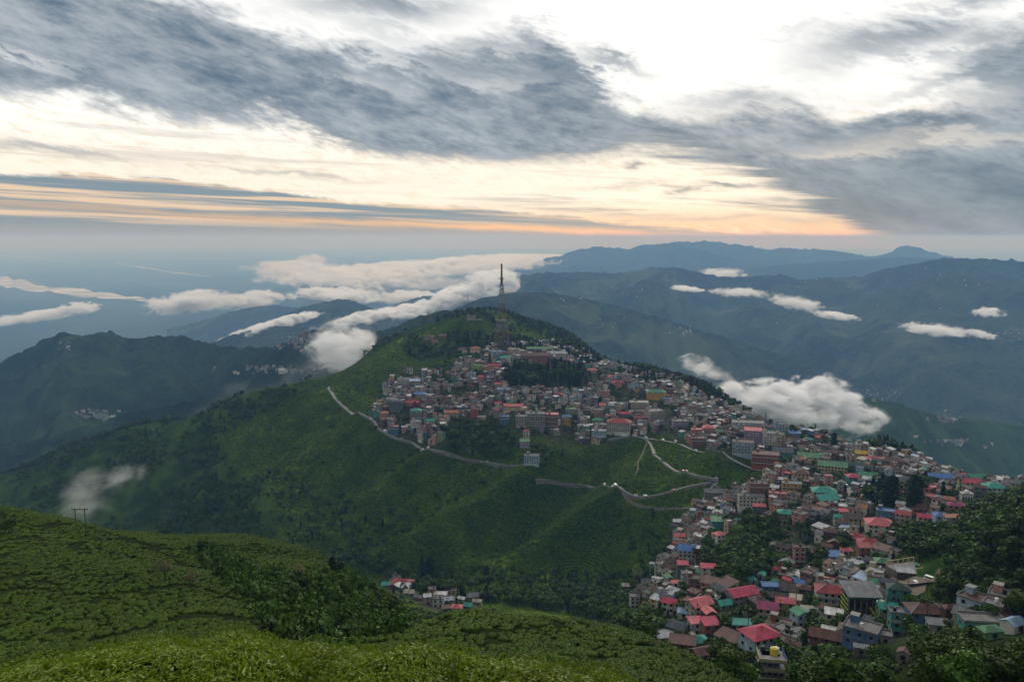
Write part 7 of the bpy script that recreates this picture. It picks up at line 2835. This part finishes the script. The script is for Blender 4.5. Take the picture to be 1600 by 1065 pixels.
TEA_LO = [joined('t', list(tea_bush(500 + i, 170, .15, M_TEA))) for i in range(4)]
TEA_MID = [tea_bush(520 + i, 420, .11, M_TEA) for i in range(3)]
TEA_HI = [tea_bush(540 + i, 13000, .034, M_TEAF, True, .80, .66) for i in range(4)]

# rows on the three near tea hills
rng = np.random.RandomState(9)
TB = []
yy = 62.0
row = 0
while yy < 330:
    n = int(2 * .76 * yy / 1.42)
    x = -.76 * yy + rng.uniform(0, 1.4) + np.arange(n) * 1.42 + rng.uniform(-.46, .46, n)
    y = yy + 5.5 * perlin(x / 24, np.full(n, yy / 34), 2) + 1.6 * perlin(x / 7, np.full(n, yy / 9), 3) + rng.uniform(-.40, .40, n)
    TB.append(np.stack([x, y], 1))
    yy += 1.26
    row += 1
TB = np.concatenate(TB)
z = gz_np(TB[:, 0], TB[:, 1])
P = pix(TB[:, 0], TB[:, 1], z)
TEA_POLY = [(-250, 700), (0, 770), (100, 790), (215, 822), (330, 822), (440, 828), (500, 850), (560, 890), (660, 968), (700, 940), (760, 935), (900, 955), (1000, 985), (1080, 1015), (1150, 1055), (1200, 1130), (-260, 1130)]
GULLY = [(290, 858), (330, 855), (400, 885), (470, 902), (540, 897), (600, 935), (660, 965), (590, 996), (545, 1018), (520, 1040), (450, 1040), (415, 1000), (395, 965), (355, 912), (310, 885)]
nx_ = fbm(TB[:, 0] / 13, TB[:, 1] / 13, 3, 95) * 26
m = inpoly(P[0], P[1], TEA_POLY) & seen_np(TB[:, 0], TB[:, 1], z + .8, .002) & ~inpoly(P[0] + nx_, P[1] + nx_ * .5, GULLY)
gap = fbm(TB[:, 0] / 9, TB[:, 1] / 9, 3, 71)
m &= (gap > -.50)
path = np.abs(perlin(TB[:, 0] / 38, TB[:, 1] / 30, 81)) > .045
m &= path
TB, z = TB[m], z[m]
print('tea', len(TB))
ordr = np.argsort(np.hypot(TB[:, 0], TB[:, 1]))
TB, z = TB[ordr], z[ordr]
N_IND = 215
sc_ = rng.uniform(.58, .98, len(TB))
sx_ = sc_ * rng.uniform(.95, 1.6, len(TB))
rz_ = rng.normal(0, .35, len(TB))
for i in range(N_IND):
    r = bpy.data.objects.new('tea_bush', None)
    COL.objects.link(r)
    r.location = (TB[i, 0], TB[i, 1], z[i] - .1)
    r.rotation_euler = (0, 0, rz_[i])
    r.scale = (sx_[i], sc_[i], sc_[i])
    tag(r, 'clipped tea bush in the nearest rows of the rounded tea mound', 'bush', 'tea bushes in the nearest rows of the mound')
    lv, co = TEA_MID[i % 3]
    link('leaves', lv, None, r)
    link('branches', co, None, r)
k = N_IND
scatter('tea_field', 'clipped tea bushes in wavering rows over the near hills', np.stack([TB[k:, 0], TB[k:, 1], z[k:] - .1], 1),
        np.stack([np.zeros(len(TB) - k), np.zeros(len(TB) - k), rz_[k:]], 1), np.stack([sx_[k:], sc_[k:], sc_[k:] * rng.uniform(.8, 1.25, len(TB) - k)], 1), rng.randint(0, 4, len(TB) - k), TEA_LO)

# tea on the main slope: low cushions standing in contour rows, a pixel or two each
M_TEA2 = leaf_mat('slope_tea_leaf', (0.014, 0.042, 0.007), (0.125, 0.195, 0.018), rough=.8, spec=.05)
rq = np.random.RandomState(12)
n_ = 520000
y_ = 640 + 960 * rq.random(n_) ** 1.15
x_ = y_ * rq.uniform(-.42, .36, n_)
z_ = gz_np(x_, y_)
ph = (z_ / 1.75 + 1.1 * fbm(x_ / 26, y_ / 26, 2, 33)) % 1.0
ui = np.clip((x_ / y_ - U0) / (U1 - U0) * (NU - 1), 0, NU - 1).astype(int)
li = np.clip((np.log(y_) - L0) / (L1 - L0) * (NV - 1), 0, NV - 1).astype(int)
m_ = (ph < .42) & seen_np(x_, y_, z_ + 1.0, .0008) & (z_town[ui, li] < .15) & (z_wood[ui, li] < .35) & (fbm(x_ / 14, y_ / 14, 2, 44) > -.42)
x_, y_, z_ = x_[m_], y_[m_], z_[m_]
rp = np.array([(a_, b_) for a_, b_, c_, d_ in ROAD_PTS])
keep_ = np.ones(len(x_), bool)
for a_, b_ in rp:
    keep_ &= (x_ - a_) ** 2 + (y_ - b_) ** 2 > 16
x_, y_, z_ = x_[keep_], y_[keep_], z_[keep_]
x_, y_, z_ = x_[:120000], y_[:120000], z_[:120000]
TEA_FAR = [joined('t', [tea_bush(560 + i, 26, .42, M_TEA2)[0]]) for i in range(3)]
k_ = rq.uniform(.8, 1.35, len(x_))
scatter('slope_tea', 'tea bushes in fine contour rows over the dark central slope', np.stack([x_, y_, z_ - .1], 1), np.stack([k_ * 0, k_ * 0, rq.uniform(0, 6.28, len(x_))], 1), np.stack([k_ * 1.35, k_ * 1.1, k_], 1), rq.randint(0, 3, len(x_)), TEA_FAR)
print('slope tea', len(x_))

# gully between the tea hills: ferns, young trees, bright scrub
GP = []
for _ in range(9000):
    y = rs.uniform(95, 300)
    x = rs.uniform(-.66 * y, -.02 * y)
    z_ = gz(x, y)
    a, b = pix(x, y, z_)
    o_x = float(fbm(np.array([x / 13]), np.array([y / 13]), 3, 95)[0]) * 26
    if not inpoly([a + o_x], [b + o_x * .5], GULLY)[0]:
        continue
    if any((x - g[0]) ** 2 + (y - g[1]) ** 2 < 2.4 for g in GP[-400:]):
        continue
    GP.append((x, y, z_ - .2))
scatter('gully_scrub', 'dense scrub and ferns filling the gully between the tea hills', GP, [(0, 0, rs.uniform(0, 6.28)) for _ in GP],
        [(v, v, v * rs.uniform(.7, 1.7)) for v in (rs.choice((.9, 1.3, 1.8, 2.4, 3.6)) for _ in GP)], [rs.choice((0, 1, 2, 0, 0)) for _ in GP], [joined('lo', [crown_mesh(380 + i, 260, 0.15, M_BROAD if i == 1 else M_BRIGHT, 'shrub')]) for i in range(3)])
print('gully', len(GP))

# front row of bushes at the photographer's feet
FT = []
yy = 6.6
row = 0
while yy < 15.5:
    x = -.80 * yy - 1
    while x < .62 * yy + 1:
        xx, y2 = x + rs.uniform(-.15, .15), yy + rs.uniform(-.15, .15)
        kz = 0
        for q_ in (1.15, 1.0, .85, .7, .55, .42):
            a, b = pix(xx, y2, gz(xx, y2) + .80 * q_ + .06)
            lim = np.interp(a, [-200, 0, 60, 130, 200, 330, 420, 500, 600, 700, 800, 900, 960, 1100], [1060, 1046, 1036, 1026, 1006, 998, 1004, 1022, 1026, 1034, 1046, 1054, 1066, 1120])
            if b >= lim - 2:
                kz = q_
                break
        if kz:
            FT.append((xx, y2, gz(xx, y2), kz))
        x += 1.30
    yy += 1.12
    row += 1
print('front', len(FT))
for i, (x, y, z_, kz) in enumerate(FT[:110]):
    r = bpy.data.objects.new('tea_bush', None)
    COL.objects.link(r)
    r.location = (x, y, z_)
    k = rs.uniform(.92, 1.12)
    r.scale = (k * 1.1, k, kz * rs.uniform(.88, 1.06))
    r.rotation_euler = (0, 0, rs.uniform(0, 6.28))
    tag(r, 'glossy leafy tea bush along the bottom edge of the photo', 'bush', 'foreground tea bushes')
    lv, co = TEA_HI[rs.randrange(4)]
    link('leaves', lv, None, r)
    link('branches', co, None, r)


# ------------------------------------------------------------------ low clouds lying in the valleys
def cloud_mat(name, dens, scale, soft=0.42, col=(0.995, 0.995, 0.995), amp=1.85):
    m = bpy.data.materials.new(name)
    m.use_nodes = True
    T = NT(m.node_tree)
    T.n.clear()
    tc = T.new('ShaderNodeTexCoord').outputs['Object']
    oi = T.new('ShaderNodeObjectInfo').outputs['Location']
    # object space: -1..1 inside the ellipsoid; noise in metres so that billows are round
    wp = T.new('ShaderNodeNewGeometry').outputs['Position']
    wv_ = T.new('ShaderNodeMapping', ins={'Vector': wp, 'Scale': (0.7, 0.7, 1.25)}).outputs[0]
    n = T.noise(wv_, scale, 6.5, 0.63, 0.5)
    r2 = T.new('ShaderNodeVectorMath', operation='LENGTH', ins={0: tc}).outputs['Value']
    base = T.math('SUBTRACT', 1.0, r2)
    f = T.math('ADD', T.math('MULTIPLY', base, 1.05), T.math('SUBTRACT', T.math('MULTIPLY', T.math('SUBTRACT', n, 0.5), amp * 2.0), 0.36))
    sep = T.new('ShaderNodeSeparateXYZ', ins={0: tc})
    d = T.sstep(f, 0.0, soft)
    edge = T.sstep(base, 0.0, 0.22)
    d = T.math('MULTIPLY', T.math('MULTIPLY', d, edge), dens)
    v = T.new('ShaderNodeVolumePrincipled', ins={'Color': col + (1,), 'Density': d, 'Anisotropy': 0.35})
    v.inputs['Absorption Color'].default_value = (1, 1, 1, 1)
    T.l.new(v.outputs[0], T.new('ShaderNodeOutputMaterial').inputs['Volume'])
    m.cycles.volume_step_rate = 0.22
    m.cycles.volume_sampling = 'MULTIPLE_IMPORTANCE'
    return m


def ico(sub=2):
    bm = bmesh.new()
    bmesh.ops.create_icosphere(bm, subdivisions=sub, radius=1.0)
    me = bpy.data.meshes.new('cloud')
    bm.to_mesh(me)
    bm.free()
    return me


# (px, py, depth, half width px, half height px, half depth m, rotation about the line of sight, dens*size, billow size px, softness, label)
CLOUDS = [
    (538, 546, 2200, 56, 38, 150, 8, 15, 24, .8, 'tall white cloud puff behind the left shoulder of the town ridge'),
    (645, 420, 16500, 180, 10, 3600, -3, 26, 26, .4, 'broad sea of white cloud over the valley left of the lattice tower'),
    (590, 439, 14500, 120, 8, 2000, 1, 24, 22, .4, 'nearer layer of the cloud sea with a rumpled white top'),
    (745, 412, 18500, 130, 10, 3000, -3, 30, 18, .45, 'far end of cloud bank running in behind the distant range'),
    (470, 421, 17500, 62, 10, 2500, 4, 18, 14, .6, 'thin ribbed cloud at the upper left end of the cloud sea'),
    (715, 464, 6200, 52, 15, 600, -14, 30, 20, .45, 'thick white cloud pouring over the valley ridge left of the tower'),
    (765, 446, 6300, 44, 20, 600, -12, 32, 20, .4, 'heaped white cloud directly behind the lattice tower'),
    (626, 487, 6050, 92, 8, 500, -8, 28, 14, .45, 'long white tongue of cloud ending at the left behind the ridge'),
    (530, 460, 9500, 62, 9, 900, 3, 26, 15, .45, 'long flat white cloud above the dark hump-backed hill'),
    (295, 472, 9000, 48, 14, 900, -6, 22, 19, .5, 'ragged white cloud floating over the plain, left of two'),
    (392, 468, 10000, 38, 11, 900, -3, 22, 16, .5, 'ragged white cloud floating over the plain, right of two'),
    (50, 495, 8200, 62, 7, 700, -7, 12, 12, .5, 'thin white cloud strip at the left edge over the plain'),
    (122, 482, 8200, 20, 8, 400, 0, 20, 8, .5, 'tiny white puff above the thin cloud strip at the left edge'),
    (420, 511, 5600, 68, 8, 350, -16, 26, 12, .45, 'narrow cloud strip lying slantwise on the low dark hill'),
    (487, 407, 21000, 18, 9, 900, 0, 18, 8, .6, 'smallest lone cloud puff above the left end of the cloud sea'),
    (640, 466, 10500, 40, 10, 700, 0, 20, 10, .5, 'small white cloud bank between two dark hills in the valley'),
    (1200, 624, 1900, 72, 25, 120, 5, 20, 22, .6, 'big white cloud bank rising behind the right side of the ridge'),
    (1272, 616, 2000, 46, 26, 100, -4, 17, 20, .7, 'right-hand hump of the big cloud bank behind the ridge'),
    (1250, 650, 1850, 90, 20, 110, 12, 9, 20, .8, 'lower skirt of the big cloud bank touching the ridge'),
    (1295, 640, 1950, 80, 30, 110, 14, 16, 24, .6, 'fading tail of the cloud bank over the green spur'),
    (1100, 577, 2000, 42, 15, 80, 24, 4.5, 14, .9, 'faint cloud wisp above the left end of the big cloud bank'),
    (1155, 457, 5700, 38, 6, 300, 1, 10, 8, .9, 'lens of white cloud high on the great ridge, left of two'),
    (1243, 473, 5500, 38, 10, 300, 12, 10, 9, .9, 'lens of white cloud high on the great ridge, right of two'),
    (1305, 493, 5400, 28, 5, 250, 6, 18, 6, .6, 'thread of cloud trailing right of the lens-shaped clouds'),
    (1073, 451, 6000, 22, 3.5, 250, 4, 15, 6, .6, 'thin scrap of cloud left of the lens-shaped clouds'),
    (1462, 515, 5000, 42, 8, 300, 4, 13, 10, .8, 'flat white cloud on the dark slope at the right'),
    (1543, 488, 5200, 15, 6, 200, -10, 15, 8, .6, 'small puff high on the slope near the right edge'),
    (1528, 521, 5000, 14, 6, 200, 0, 14, 6, .6, 'tiny puff beside the flat white cloud at the right'),
    (1125, 428, 9800, 32, 8, 500, 0, 11, 7, .8, 'wisp of cloud caught between the great ridge and the far range'),
    (800, 412, 19500, 45, 9, 2500, -10, 22, 12, .6, 'last pale cloud of the sea touching the far range'),
    (130, 784, 900, 36, 50, 45, 30, 1.9, 34, 1.1, 'grey wisp of mist rising behind the tea hill on the left'),
    (185, 748, 920, 44, 16, 40, -14, 1.1, 24, 1.1, 'faint strand of mist trailing right from the grey wisp'),
    (400, 640, 1650, 190, 45, 200, -20, 0.9, 60, 1.2, 'thin veil of mist in the valley behind the left ridge'),
]
_ico = ico(3)
for i, (px, py, Y, hw, hh, hd, rot, dn, bl, soft, lab) in enumerate(CLOUDS):
    x, y, z = at(px, py, Y)
    s = Y / F
    sx, sz = hw * s * 1.45, hh * s * 1.5
    sy = max(hd, sz * 1.1)
    me = _ico.copy()
    me.name = 'cloud'
    dens = dn / (2.0 * math.sqrt(sy * sz))
    m = cloud_mat('cloud_vapour', dens, 1.0 / (min(bl, 5 + hh * .9) * s * 1.35), soft)
    o = link('cloud', me, m)
    o.location = (x, y, z)
    o.scale = (sx, sy, sz)
    o.rotation_euler = (0, math.radians(rot), 0)
    tag(o, lab, 'cloud', 'low clouds lying in the valleys')
